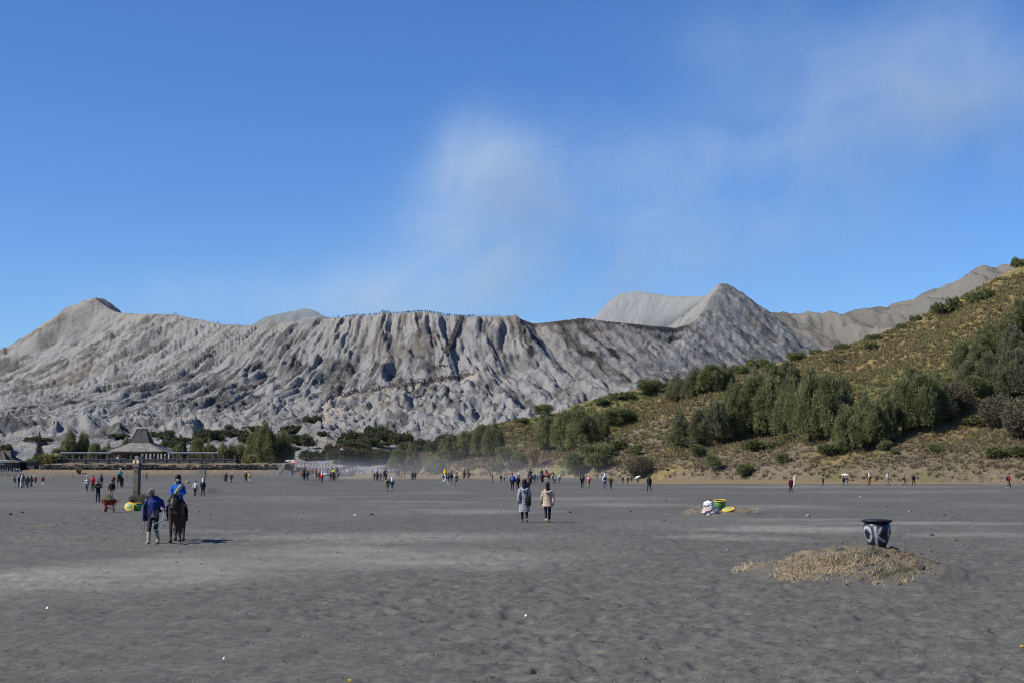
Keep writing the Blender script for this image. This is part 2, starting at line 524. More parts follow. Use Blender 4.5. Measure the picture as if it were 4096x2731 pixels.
def slope_of(h, x, y, f):
    e = 2.0
    return (f(x + e, y) - f(x - e, y)) / (2 * e), (f(x, y + e) - f(x, y - e)) / (2 * e)

def volcano_base(X, Y):
    dx, dy = X - VC[0], Y - VC[1]
    a = np.arctan2(dx, dy); r = np.hypot(dx, dy)
    Rr = per(a, ra, rr); hr = per(a, ra, rz)
    u = r - Rr
    u1 = 55 + np.clip(hr - 122, 0, 60) * 1.5
    sf = 1.5 + 3.0 * sstep(1460, 1600, Y)
    uo = np.where(u > 0, np.sqrt(u * u + sf * sf) - sf, 0)
    k = np.clip(uo - u1, 0, None)
    so = 0.56 + 0.12 * sstep(80, 220, X)
    drop = so * np.minimum(uo, u1) + 0.04 * k + (so - 0.04) * 112 * (1 - np.exp(-k / 112))
    h = hr - drop
    h = np.where(h < 12, 12 - (12 - h) * 0.55, h)
    ui = np.where(u < 0, np.sqrt(u * u + sf * sf) - sf, 0)
    hin = hr - 0.85 * np.minimum(ui, 170)
    return np.where(u > 0, h, hin), u

def erode(X, Y, base, octs, amps, seed, fade=1.0, branch=1.2, sharp=0.55):
    """lay branching gullies along the fall line of a height function"""
    e = 4.0
    gx = (base(X + e, Y) - base(X - e, Y)) / (2 * e); gy_ = (base(X, Y + e) - base(X, Y - e)) / (2 * e)
    n = np.sqrt(gx * gx + gy_ * gy_) + 1e-6
    st = np.clip(n / 0.22, 0.25, 1.0)
    dx, dy = gx / n, gy_ / n
    h = np.zeros_like(X); tone = np.zeros_like(X)
    ax = np.zeros_like(X); ay = np.zeros_like(X)
    for i, (L_, A_) in enumerate(zip(octs, amps)):
        sx, sy = dx + ax * branch, dy + ay * branch
        q = np.sqrt(sx * sx + sy * sy) + 1e-6; sx, sy = sx / q, sy / q
        v, px_, py_ = gully(X / L_ + 3.3 * i, Y / L_ + 1.7 * i, sx, sy, seed + 31 * i)
        v2 = np.sign(v) * np.abs(v) ** (1 - 0.3 * sharp)
        ridge = 2 * np.sqrt(np.clip((1 + v) / 2, 0, 1)) - 1.27
        val = sharp * ridge + (1 - sharp) * v
        h += A_ * val * st
        tone += val / (i + 1)
        w = A_ / amps[0]
        ax += px_ * 0.55 * (0.9 ** i); ay += py_ * 0.55 * (0.9 ** i)
    return h * fade, tone

vY = np.concatenate([np.arange(330, 1000, 2.9), np.arange(1000, 1160, 2.0), np.arange(1160, 1460, 3.6), np.arange(1460, 1800, 5.5)])
vT = tan_cols(-0.44, 0.34, 1.2)
vX = vT[None, :] * vY[:, None]; vYY = np.broadcast_to(vY[:, None], vX.shape).copy()
wx = 10 * fbm(vX / 60, vYY / 60, 101, 3); wy = 10 * fbm(vX / 60, vYY / 60, 102, 3)
def vb(x, y): return volcano_base(x, y)[0]
vZ, vU = volcano_base(vX, vYY)
rimfade = sstep(0, 45, np.abs(vU))
toe = sstep(340, 450, vYY)
va = np.arctan2(vX - VC[0], vYY - VC[1])
cs = np.unwrap(np.where(va < 0, va + 2 * np.pi, va), axis=1) * 330       # metres along the rim
leftw = sstep(2000, 1500, CX + F * vX / vYY)
ECELL = 1.8
def run_water(Z, batches, n, steps, rng, er, dp, lim, capk, cell):
    H, W = Z.shape
    z = Z.ravel().copy()
    for b in range(batches):
        x = rng.uniform(2, W - 4, n); y = rng.uniform(2, H - 4, n)
        dx = np.zeros(n); dy = np.zeros(n); sed = np.zeros(n); wat = np.ones(n); sp = np.ones(n)
        for k in range(steps):
            ix = x.astype(np.int64); iy = y.astype(np.int64); fx = x - ix; fy = y - iy
            i0 = iy * W + ix
            a = z[i0]; c = z[i0 + 1]; d = z[i0 + W]; e = z[i0 + W + 1]
            gx = (c - a) * (1 - fy) + (e - d) * fy; gy = (d - a) * (1 - fx) + (e - c) * fx
            h = a * (1 - fx) * (1 - fy) + c * fx * (1 - fy) + d * (1 - fx) * fy + e * fx * fy
            dx = dx * 0.35 - gx * 0.65; dy = dy * 0.35 - gy * 0.65
            q = np.sqrt(dx * dx + dy * dy) + 1e-9; dx /= q; dy /= q
            nx = np.clip(x + dx, 1, W - 3); ny = np.clip(y + dy, 1, H - 3)
            jx = nx.astype(np.int64); jy = ny.astype(np.int64); f2 = nx - jx; g2 = ny - jy
            j0 = jy * W + jx
            h2 = z[j0] * (1 - f2) * (1 - g2) + z[j0 + 1] * f2 * (1 - g2) + z[j0 + W] * (1 - f2) * g2 + z[j0 + W + 1] * f2 * g2
            dh = h2 - h
            cap = np.clip(-dh, 0.05 * cell, None) * sp * wat * capk
            dep = np.where(dh > 0, np.minimum(dh, sed), np.where(sed > cap, (sed - cap) * dp, -np.minimum((cap - sed) * er, np.clip(-dh, 0, None))))
            sed = sed - dep
            dz = np.bincount(i0, dep * (1 - fx) * (1 - fy), H * W) + np.bincount(i0 + 1, dep * fx * (1 - fy), H * W) + np.bincount(i0 + W, dep * (1 - fx) * fy, H * W) + np.bincount(i0 + W + 1, dep * fx * fy, H * W)
            z += np.clip(dz, -lim, lim * 0.35)
            sp = np.sqrt(np.clip(sp * sp - dh * 0.9 / cell * 2, 0.2, 9)); wat *= 0.99
            x, y = nx, ny
    return z.reshape(H, W)

def resample(Z, ex, ey, nx, ny):
    i = np.clip(np.searchsorted(ex, nx) - 1, 0, len(ex) - 2); j = np.clip(np.searchsorted(ey, ny) - 1, 0, len(ey) - 2)
    a = ((nx - ex[i]) / (ex[i + 1] - ex[i]))[None, :]; b = ((ny - ey[j]) / (ey[j + 1] - ey[j]))[:, None]
    return (Z[j][:, i] * (1 - a) + Z[j][:, i + 1] * a) * (1 - b) + (Z[j + 1][:, i] * (1 - a) + Z[j + 1][:, i + 1] * a) * b

def eroded(seed=5):
    """ash cone worn by many small runs of water, first in large gullies, then in rills"""
    rng = np.random.default_rng(seed)
    def axes(c): return np.arange(-600, 380, c), np.arange(325, 1500, c)
    def base(X, Y):
        Z, U = volcano_base(X, Y)
        ap = sstep(80, 240, U)
        wx = 25 * fbm(X / 150, Y / 150, 101, 3); wy = 25 * fbm(X / 150, Y / 150, 102, 3)
        Z = Z + ap * 14 * fbm((X + wx) / 190, (Y + wy) / 150, 110, 4) * (0.25 + 0.75 * sstep(430, 620, Y))
        return Z + (2.2 * fbm(X / 26, Y / 26, 112, 3)) * sstep(0, 25, np.abs(U)), U
    ex, ey = axes(5.0); X, Y = np.meshgrid(ex, ey)
    Z, U = base(X, Y); Z0 = Z.copy()
    Z = run_water(Z, 22, 5000, 90, rng, 0.30, 0.03, 0.45, 4.0, 5.0)
    D = (Z - Z0)
    fx, fy = axes(ECELL); X, Y = np.meshgrid(fx, fy)
    Z, U = base(X, Y); Z0 = Z.copy()
    far_in = sstep(0, 12, np.abs(U))
    Z = Z + np.clip((0.11 + 0.36 * sstep(110, 240, U)) * resample(D, ex, ey, fx, fy), -8, 2.5) * (0.3 + 0.7 * sstep(430, 620, Y)) * sstep(335, 420, Y) * sstep(-590, -540, X) * sstep(372, 330, X) * (0.3 + 0.7 * sstep(0, 60, np.abs(U)))
    Z = Z + 0.8 * fbm(X / 7, Y / 7, 113, 3)
    Z1 = Z.copy()
    Z = run_water(Z, 6, 30000, 64, rng, 0.15, 0.035, 0.16, 2.8, ECELL)
    def blur(q, n):
        for _ in range(n):
            q = (np.roll(q, 1, 0) + 2 * q + np.roll(q, -1, 0)) / 4; q = (np.roll(q, 1, 1) + 2 * q + np.roll(q, -1, 1)) / 4
        return q
    Z = Z1 + (0.14 + 0.30 * sstep(90, 220, U)) * (Z - Z1)
    Z = Z + 1.5 * (Z - blur(Z, 2)) + 0.4 * (Z - blur(Z, 10))
    for _ in range(4):                       # loose ash does not stand steeper than its angle of rest
        gx, gy_ = np.gradient(Z, ECELL, axis=1), np.gradient(Z, ECELL, axis=0)
        w = blur(sstep(0.95, 1.7, np.hypot(gx, gy_)), 1); Z = Z * (1 - w) + blur(Z, 3) * w
    Z = Z0 + (Z - Z0) * (0.12 + 0.88 * sstep(1, 14, np.abs(U)))
    return fx, fy, Z

EX, EY, EZ = eroded()
def grid_at(x, y):
    i = np.clip(((x - EX[0]) / ECELL).astype(np.int64), 0, len(EX) - 2); j = np.clip(((y - EY[0]) / ECELL).astype(np.int64), 0, len(EY) - 2)
    a = np.clip((x - EX[i]) / ECELL, 0, 1); b = np.clip((y - EY[j]) / ECELL, 0, 1)
    return (EZ[j, i] * (1 - a) + EZ[j, i + 1] * a) * (1 - b) + (EZ[j + 1, i] * (1 - a) + EZ[j + 1, i + 1] * a) * b
inner = sstep(1490, 1450, vYY) * sstep(-596, -560, vX) * sstep(376, 350, vX)
vZ = vZ * (1 - inner) + grid_at(vX, vYY) * inner
# long rills that run down from the rim
def rill(lam, st, seed, o=2):
    q = cs + 0.8 * lam * fbm(vX / (lam * 5), vYY / (lam * 5), seed + 4, 3) + 0.6 * wx
    n = np.abs(vnoise(q / lam, vU / (lam * st) + 3.1, seed))
    n2 = np.abs(vnoise(q / lam * 2.1 + 5, vU / (lam * st) * 1.7, seed + 1))
    return np.minimum(n, 0.25 + 0.9 * n2) - 0.33
rl = rill(19, 14, 150) * 6.5 * sstep(5, 40, vU) + rill(9.5, 20, 160) * 5.0 * sstep(0, 14, vU) + rill(5.0, 26, 170) * 3.2 * sstep(0, 8, vU) + rill(2.6, 30, 175) * 1.6 * sstep(0, 6, vU)
smooth_r = sstep(2080, 2150, CX + F * vX / vYY + 0.35 * vU) * sstep(150, 60, vU)
vZ = vZ + 1.35 * rl * (0.15 + 0.85 * sstep(300, 130, vU)) * sstep(700, 400, vU) * (vU > 0) * (1 - 0.45 * smooth_r)
vZ = vZ + (5.0 * rill(16, 4, 180) + 3.0 * rill(7, 5, 182)) * (vU < 0) * sstep(-1, -16, vU)
eh, tone = erode(vX + 0.5 * wx, vYY + 0.5 * wy, lambda x, y: grid_at(x, y), [46, 23, 11], [4.2, 2.2, 0.9], 200, sharp=0.6)
vZ = vZ + eh * sstep(110, 260, vU) * toe * inner * (0.4 + 0.6 * sstep(430, 620, vYY))
# slumps: steps where the ash crust has broken away, concave scars with a sharp upper lip
def scars(x, y, L_, seed, dens):
    ix, iy = np.floor(x / L_), np.floor(y / L_)
    dep = np.zeros_like(x)
    for i in (-1, 0, 1):
        for j in (-1, 0, 1):
            cx, cy = ix + i, iy + j
            on = _hash(cx, cy, seed + 9) < dens
            vx = x / L_ - cx - _hash(cx, cy, seed); vy = y / L_ - cy - _hash(cx, cy, seed + 3)
            s_ = 0.35 + 0.5 * _hash(cx, cy, seed + 7)
            d = np.sqrt((vx / (0.5 * s_)) ** 2 + (vy / (0.9 * s_)) ** 2) + 0.55 * fbm(x / L_ * 3.1, y / L_ * 3.1, seed + 11, 3)
            up = sstep(-0.9, 0.7, vy / (0.9 * s_))
            dep = np.maximum(dep, np.where(on, sstep(1.0, 0.86, d) * (0.25 + 0.75 * up), 0))
    return dep
# scars are laid out in slope space so that they hang below the rim
sc1 = scars(cs + wx * 0.5, -vU + wy * 0.5, 30, 300, 0.55) * sstep(18, 60, vU) * sstep(330, 150, vU)
sc2 = scars(cs + wx, -vU + wy, 15, 340, 0.45) * sstep(10, 40, vU) * sstep(420, 150, vU)
scm = np.maximum(sc1, sc2 * 0.8)
vZ = vZ - (1.3 * sc1 + 0.5 * sc2) * (0.35 + 0.65 * leftw) * rimfade
vZ = vZ + 0.5 * fbm(vX / 3.5, vYY / 3.5, 120, 3) * rimfade
vZ = -4 + (vZ + 4) * sstep(332, 450, vYY)
vpx = CX + F * vX / vYY
lip = sstep(2072, 2086, vpx) * sstep(2800, 2690, vpx) * (vYY < 1420)
lipn = 3.6 * (0.7 + 0.7 * fbm(cs / 12, vU * 0, 122, 3))
vZ = vZ - lip * np.clip(lipn, 0.5, None) * sstep(0.5, 4.0, vU) * sstep(50, 10, vU)
lip2 = sstep(2290, 2330, vpx) * sstep(2780, 2700, vpx) * sstep(0.0, 0.2, fbm(cs / 25, vU / 90, 123, 2))
vZ = vZ - lip2 * 1.6 * sstep(11, 13, vU + 5 * fbm(cs / 15, vU / 60, 124, 3)) * sstep(50, 24, vU) * (vYY < 1420)
VOLC = Polar(vT, vY, vZ)

# ash colour: pale crust, darker fresh ash in the scars and on the smooth chutes right of the stairs
stre = fbm(cs / 7, vU / 45, 130, 5, 0.62)
dark = 0.85 * scm * (0.6 + 0.4 * leftw) + 0.75 * sstep(0.02, 0.45, stre) + 0.25 * fbm(vX / 30, vYY / 30, 131, 4)
vpx = CX + F * vX / vYY
dark = np.minimum(dark, 0.8)
dark = dark + 1.0 * lip * sstep(-1, 1, vU) * sstep(4.5, 2, vU + 3 * fbm(cs / 9, vU / 9, 126, 3)) + 0.5 * lip2 * sstep(10, 11, vU + 5 * fbm(cs / 15, vU / 60, 124, 3)) * sstep(17, 15, vU + 5 * fbm(cs / 15, vU / 60, 124, 3)) * (vYY < 1420)
dark = dark + 0.28 * sstep(2080, 2150, vpx + 0.35 * vU) * sstep(2700, 2500, vpx - 0.6 * vU) * sstep(130, 60, vU + 25 * fbm(cs / 12, vU / 60, 133, 3)) * (vU > -2)
dark = dark - 0.55 * sstep(2, 0, vU) * sstep(1500, 1600, vYY)                # crater's back wall, its veil of haze and smoke painted in as paler ash
dark = dark - 0.25 * sstep(180, 330, vU) * sstep(1300, 2000, vpx)
tan_ = 0.16 * sstep(30, 0, np.abs(vU)) + 0.2 * sstep(0.15, 0.5, fbm(vX / 45, vYY / 45, 140, 4))
TRAIL = [(1330, 1800), (1305, 1770), (1318, 1735), (1300, 1700), (1292, 1668), (1320, 1640), (1312, 1612), (1350, 1592), (1430, 1575), (1560, 1558), (1700, 1534), (1800, 1518), (1895, 1500)]   # dusty trail up to the foot of the stairs
tp = [VOLC.hit(*q) for q in TRAIL]; tp = [q for q in tp if q is not None]
td = np.full(vX.shape, 1e9)
for q0, q1 in zip(tp[:-1], tp[1:]):
    if abs(q1.y - q0.y) > 160: continue
    dx_, dy_ = q1.x - q0.x, q1.y - q0.y; tt = np.clip(((vX - q0.x) * dx_ + (vYY - q0.y) * dy_) / (dx_ * dx_ + dy_ * dy_ + 1e-6), 0, 1)
    td = np.minimum(td, np.hypot(vX - q0.x - tt * dx_, (vYY - q0.y - tt * dy_) * 0.5))
tan_ = np.maximum(tan_, 0.75 * sstep(5.5, 2.0, td + 1.5 * fbm(vX / 6, vYY / 6, 141, 3)))
kx = VOLC.hit(1340, 1655)
if kx is not None: tan_ = np.maximum(tan_, 0.8 * sstep(1.2, 0.5, np.hypot((vX - kx.x) / 14, (vYY - kx.y) / 40) + 0.4 * fbm(vX / 9, vYY / 9, 142, 4)))
VOLC_ATTR = dict(dark=np.clip(dark, -0.3, 2), tan=tan_)

m_ash = bpy.data.materials.new('volcanic_ash'); m_ash.use_nodes = True
def ash_nodes(m_, lo=(0.100, 0.097, 0.089), hi=(0.288, 0.282, 0.267)):
    lo = tuple(v * ALB for v in lo); hi = tuple(v * ALB for v in hi)
    N, L = m_.node_tree.nodes, m_.node_tree.links
    b = N['Principled BSDF']; b.inputs['Roughness'].default_value = 0.97; b.inputs['Specular IOR Level'].default_value = 0.05
    g = N.new('ShaderNodeNewGeometry')
    def noise(scale, det=5, rough=.6):
        n = N.new('ShaderNodeTexNoise'); n.inputs['Scale'].default_value = scale; n.inputs['Detail'].default_value = det; n.inputs['Roughness'].default_value = rough
        L.new(g.outputs['Position'], n.inputs['Vector']); return n.outputs['Fac']
    a = N.new('ShaderNodeAttribute'); a.attribute_name = 'dark'
    t = N.new('ShaderNodeAttribute'); t.attribute_name = 'tan'
    ad = N.new('ShaderNodeMath'); ad.operation = 'MULTIPLY_ADD'; ad.inputs[1].default_value = 0.9; L.new(noise(0.16, 6, .65), ad.inputs[0]); L.new(a.outputs['Fac'], ad.inputs[2])
    ad2 = N.new('ShaderNodeMath'); ad2.operation = 'MULTIPLY_ADD'; ad2.inputs[1].default_value = 0.75; L.new(noise(0.75, 4, .6), ad2.inputs[0]); L.new(ad.outputs[0], ad2.inputs[2])
    sb = N.new('ShaderNodeMath'); sb.operation = 'SUBTRACT'; sb.inputs[1].default_value = 0.82; L.new(ad2.outputs[0], sb.inputs[0])
    r = N.new('ShaderNodeValToRGB'); r.color_ramp.elements[0].color = (*hi, 1); r.color_ramp.elements[1].color = (*lo, 1)
    r.color_ramp.elements[0].position = 0.0; r.color_ramp.elements[1].position = 0.85
    q3 = r.color_ramp.elements.new(1.0); q3.color = (0.03, 0.029, 0.028, 1)
    L.new(sb.outputs[0], r.inputs['Fac'])
    mx = N.new('ShaderNodeMix'); mx.data_type = 'RGBA'; mx.inputs[7].default_value = (0.31, 0.27, 0.215, 1)
    L.new(t.outputs['Fac'], mx.inputs[0]); L.new(r.outputs[0], mx.inputs[6])
    L.new(mx.outputs[2], b.inputs['Base Color'])
    bp = N.new('ShaderNodeBump'); bp.inputs['Strength'].default_value = 1.0; bp.inputs['Distance'].default_value = 2.0
    L.new(noise(0.30, 6, .72), bp.inputs['Height']); L.new(bp.outputs[0], b.inputs['Normal'])
ash_nodes(m_ash)
volc = tag(link('volcano', VOLC.mesh('volcano', **VOLC_ATTR), m_ash), 'ash grey volcano cone cut by gullies', None, None, 'structure')

# ---- farther ridges ----
def crest(name, pts, Yc, near_d, slope, t0, t1, seed, octs, amps, tilt, m_, label, rows=130, back=200, jag=2.2):
    T = tan_cols(t0, t1, 2.0)
    P = sorted((ray(px, py)[0], CAMZ + ray(px, py)[1] * Yc) for px, py in pts)
    zc = np.interp(T, [p[0] for p in P], [p[1] for p in P])
    Y = np.concatenate([np.linspace(Yc - near_d, Yc, rows), np.linspace(Yc, Yc + back, 8)[1:]])
    X = T[None, :] * Y[:, None]; YY = np.broadcast_to(Y[:, None], X.shape).copy()
    d = Yc - YY
    Z = zc[None, :] - np.where(d > 0, slope * d, -d * 0.6)
    fb = lambda x, y: slope * y + tilt * x
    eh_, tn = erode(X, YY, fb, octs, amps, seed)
    Z = Z + eh_ * (0.25 + 0.75 * sstep(0, 40, d)) + jag * fbm(X / 25, YY / 25, seed + 3, 4)
    P_ = Polar(T, Y, Z)
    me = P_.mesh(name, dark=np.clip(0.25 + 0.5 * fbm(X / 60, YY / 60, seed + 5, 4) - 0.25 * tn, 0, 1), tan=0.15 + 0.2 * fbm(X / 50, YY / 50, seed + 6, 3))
    return tag(link(name, me, m_), label, None, None, 'structure')

m_ridge = bpy.data.materials.new('grey_scrub_slope'); m_ridge.use_nodes = True; ash_nodes(m_ridge, (0.062, 0.060, 0.050), (0.175, 0.170, 0.152))
m_far = bpy.data.materials.new('far_slope'); m_far.use_nodes = True; ash_nodes(m_far, (0.085, 0.095, 0.085), (0.19, 0.195, 0.185))
crest('ridge', [(2700, 1300), (2950, 1250), (3050, 1243), (3090, 1249), (3130, 1250), (3190, 1268), (3230, 1258), (3300, 1260), (3400, 1248), (3480, 1232), (3560, 1225), (3650, 1203), (3720, 1176), (3800, 1150), (3850, 1120), (3885, 1085), (3935, 1064), (3990, 1068), (4050, 1063), (4100, 1075), (4400, 1040), (4800, 1030)],
      1950, 520, 0.42, 0.10, 0.47, 500, [70, 34, 16, 8], [13, 9, 5, 2.2], -0.30, m_ridge, 'ribbed grey mountain ridge rising to the right behind the grassy hill')
crest('ridge', [(3560, 1260), (3640, 1215), (3670, 1186), (3700, 1168), (3735, 1150), (3765, 1150), (3800, 1138), (3850, 1120), (3900, 1108), (4200, 1080), (4700, 1090)],
      2500, 350, 0.5, 0.25, 0.45, 520, [80, 40, 20], [12, 7, 3], 0.1, m_far, 'dark far ridge showing behind the ribbed ridge', rows=40)
crest('peak', [(300, 1400), (800, 1370), (960, 1312), (1010, 1300), (1060, 1272), (1120, 1252), (1165, 1241), (1220, 1240), (1265, 1249), (1310, 1270), (1380, 1300), (1600, 1350), (1900, 1390)],
      3000, 500, 0.5, -0.30, -0.02, 540, [120, 60, 30, 14], [14, 9, 5, 2], 0.25, m_far, 'grey green mountain dome behind the crater rim', rows=40)
# the caldera wall goes on outside the picture as well
crest('ridge', [(-9000, 1500), (-6000, 1380), (-3000, 1450), (-900, 1400), (-300, 1480)], 3600, 500, 0.5, -1.6, -0.40, 560, [160, 80], [12, 7], 0.2, m_far, 'far caldera wall left of the volcano', rows=24)
for o in list(bpy.data.objects):
    pass

# ---- the grassy hill on the right ----
HC = (366.0, 505.0); HR = 420.0
def hill_base(X, Y):
    dx, dy = X - HC[0], Y - HC[1]
    r = np.hypot(dx, dy); a = np.arctan2(dx, dy)
    u = HR - r
    h = np.where(u > 0, u * 0.262 + np.clip(u - 150, 0, None) ** 2 * 0.0013, u * 0.25)
    return h, u, a
hY = np.concatenate([np.arange(180, 300, 1.25), np.arange(300, 470, 1.9), np.arange(470, 640, 4.0)])
hT = tan_cols(-0.17, 0.50, 1.9)
hX = hT[None, :] * hY[:, None]; hYY = np.broadcast_to(hY[:, None], hX.shape).copy()
hZ, hU, hA = hill_base(hX, hYY)
def hb(x, y): return hill_base(x, y)[0]
hw = 9 * fbm(hX / 45, hYY / 45, 401, 3)
e2, ht = erode(hX + hw, hYY + hw, hb, [72, 36, 17, 8], [5.8, 3.2, 1.2, 0.4], 410, sharp=0.35)
grow = sstep(0, 45, hU)
lobe = 4.0 * fbm(hX / 55, hYY / 55, 420, 3) * sstep(5, 60, hU)
hZ = hZ + e2 * grow + lobe + (0.35 * fbm(hX / 4, hYY / 4, 421, 4) + 0.25 * np.abs(fbm(hX / 1.3, hYY / 1.3, 422, 2))) * sstep(-2, 6, hU)
hZ = hZ + 1.2 * sstep(0, 3, hU + 2.5 * fbm(hX / 8, hYY / 8, 424, 3))
# height of the skyline along the hill, from its low left end to the right
sk = [(1400, 1850), (1700, 1795), (1900, 1735), (2040, 1690), (2125, 1668), (2210, 1654), (2316, 1614), (2427, 1580), (2538, 1558), (2700, 1522), (2895, 1496), (3023, 1472), (3150, 1442), (3300, 1404), (3400, 1384), (3530, 1338), (3661, 1282), (3802, 1213), (3946, 1128), (4053, 1078), (4096, 1056), (4400, 930), (4900, 800)]
cur = np.max(np.where(hYY < 560, (hZ - CAMZ) / hYY, -1), axis=0)
want = np.interp(hT, [ray(q[0], q[1])[0] for q in sk], [ray(q[0], q[1])[1] for q in sk])
fac = np.clip((want + 0.004) / np.clip(cur + 0.004, 0.004, None), 0.55, 1.6)
for _ in range(30): fac[1:-1] = (fac[:-2] + 2 * fac[1:-1] + fac[2:]) / 4
hZ = np.where(hZ > 0, hZ * (1 + (fac - 1)[None, :] * sstep(8, 60, hU)), hZ)
HILL = Polar(hT, hY, hZ)
m_hill = bpy.data.materials.new('dry_grass_slope'); m_hill.use_nodes = True
def hill_nodes():
    N, L = m_hill.node_tree.nodes, m_hill.node_tree.links
    b = N['Principled BSDF']; b.inputs['Roughness'].default_value = 0.95; b.inputs['Specular IOR Level'].default_value = 0.05
    g = N.new('ShaderNodeNewGeometry')
    def noise(scale, det=5, rough=.6):
        n = N.new('ShaderNodeTexNoise'); n.inputs['Scale'].default_value = scale; n.inputs['Detail'].default_value = det; n.inputs['Roughness'].default_value = rough
        L.new(g.outputs['Position'], n.inputs['Vector']); return n.outputs['Fac']
    def A(n_):
        a = N.new('ShaderNodeAttribute'); a.attribute_name = n_; return a.outputs['Fac']
    def ramp(src, stops):
        r = N.new('ShaderNodeValToRGB'); e = r.color_ramp.elements
        for k, (p, c) in enumerate(stops):
            q = e[k] if k < 2 else e.new(p)
            q.position = p; q.color = (*(v * ALB for v in c), 1)
        L.new(src, r.inputs['Fac']); return r.outputs[0]
    def mix(f, a_, b_):
        m = N.new('ShaderNodeMix'); m.data_type = 'RGBA'; L.new(f, m.inputs[0]); L.new(a_, m.inputs[6]); L.new(b_, m.inputs[7]); return m.outputs[2]
    gold = ramp(noise(0.6, 6, .7), [(0.3, (0.14, 0.115, 0.05)), (0.5, (0.26, 0.20, 0.085)), (0.72, (0.36, 0.28, 0.125))])
    green = ramp(noise(0.5, 6, .7), [(0.3, (0.07, 0.08, 0.03)), (0.55, (0.14, 0.15, 0.055)), (0.75, (0.22, 0.215, 0.085))])
    brown = ramp(noise(0.8, 6, .7), [(0.3, (0.11, 0.090, 0.062)), (0.5, (0.185, 0.15, 0.10)), (0.75, (0.26, 0.21, 0.14))])
    c = mix(A('green'), gold, green); c = mix(A('brown'), c, brown)
    L.new(c, b.inputs['Base Color'])
    bp = N.new('ShaderNodeBump'); bp.inputs['Strength'].default_value = 0.9; bp.inputs['Distance'].default_value = 0.5
    L.new(noise(1.6, 5, .7), bp.inputs['Height']); L.new(bp.outputs[0], b.inputs['Normal'])
hill_nodes()
h_green = np.clip(0.85 * sstep(-0.15, 0.4, 0.6 * fbm(hX / 22, hYY / 22, 430, 4) + 0.55 * fbm(hX / 5, hYY / 5, 433, 4) - 0.28 * sstep(70, 160, hU) + 0.08), 0, 1)
h_brown = np.clip(sstep(42, 12, hU + 22 * fbm(hX / 30, hYY / 30, 431, 3)) * sstep(-0.35, 0.15, fbm(hX / 14, hYY / 14, 432, 4) + 0.2), 0, 1)
hill = tag(link('hill', HILL.mesh('hill', green=h_green, brown=h_brown), m_hill), 'grassy hill rising to the right of the plain', None, None, 'structure')

def hit(px, py):
    """nearest piece of ground seen at a pixel"""
    best = None
    for T in (HILL, VOLC):
        p = T.hit(px, py)
        if p is not None and (best is None or p.y < best.y): best = p
    a, b = ray(px, py)
    if b < -0.0035:
        p = G(px, py)
        if best is None or p.y < best.y: best = p
    return best

def surf(X, Y):
    z = float(ground_z(X, Y))
    for T in (HILL, VOLC):
        if T.inside(X, Y): z = max(z, float(T.z(X, Y)))
    return z

# ================================================================== PLANTS
rng = np.random.default_rng(11)

def leaf_quads(P, D, W_, L_, jitter=0.5, r=rng):
    """one narrow quad at every point P, long axis D"""
    n = len(P)
    D = D / (np.linalg.norm(D, axis=1, keepdims=True) + 1e-9)
    rnd = r.normal(size=(n, 3)); S = np.cross(D, rnd); S /= (np.linalg.norm(S, axis=1, keepdims=True) + 1e-9)
    w = (W_ * (0.6 + 0.8 * r.random(n)))[:, None] if np.isscalar(W_) else W_[:, None]
    l = (L_ * (0.6 + 0.8 * r.random(n)))[:, None] if np.isscalar(L_) else L_[:, None]
    a = P - S * w * 0.5; b = P + S * w * 0.5; c = P + D * l + S * w * 0.22; d = P + D * l - S * w * 0.22
    V = np.stack([a, b, c, d], 1).reshape(-1, 3)
    return V, np.arange(4 * n).reshape(n, 4)

def sph(n, r=rng):
    v = r.normal(size=(n, 3)); return v / np.linalg.norm(v, axis=1, keepdims=True)

def crown_mesh(name, lobes, n, w, l, droop, seed, fill=0.35):
    """leaves over a set of ellipsoid plumes (centre, semi-axes)"""
    r = np.random.default_rng(seed)
    C = np.array([q[0] for q in lobes]); S = np.array([q[1] for q in lobes])
    area = (S[:, 0] * S[:, 2]); k = r.choice(len(lobes), n, p=area / area.sum())
    u = sph(n, r); u[:, 2] = np.where(u[:, 2] < -0.6, -u[:, 2], u[:, 2])
    rad = 1 - fill * r.random(n) ** 1.6
    rad *= 1 + 0.16 * np.sin(u[:, 0] * 9 + k) * np.cos(u[:, 2] * 8 + 2 * k) + 0.10 * r.normal(size=n)
    P = C[k] + u * S[k] * rad[:, None]
    D = u * 0.7 + np.array([0, 0, droop]) + r.normal(size=(n, 3)) * 0.45
    keep = P[:, 2] > 0.02
    V, Q = leaf_quads(P[keep], D[keep], w, l, r=r)
    return mesh_np(name, V, Q)

def trunk_mesh(name, h, r0, nb, seed, spread=0.25, lean=0.1):
    rr_ = random.Random(seed); m = MB()
    m.tube([(0, 0, -0.3), (lean * h * .2, 0, h * .35), (lean * h * .5, lean * h * .1, h * .7), (lean * h * .5, 0, h * .95)], [r0, r0 * .75, r0 * .45, r0 * .12], 6)
    for k in range(nb):
        a = rr_.uniform(0, 6.28); z = h * rr_.uniform(.15, .6); q = h * spread * rr_.uniform(.6, 1.2)
        m.tube([(0, 0, z), (math.cos(a) * q * .6, math.sin(a) * q * .6, z + q * .5), (math.cos(a) * q, math.sin(a) * q, z + q * 1.3)], [r0 * .4, r0 * .25, r0 * .06], 5)
    return m.mesh(name, True)

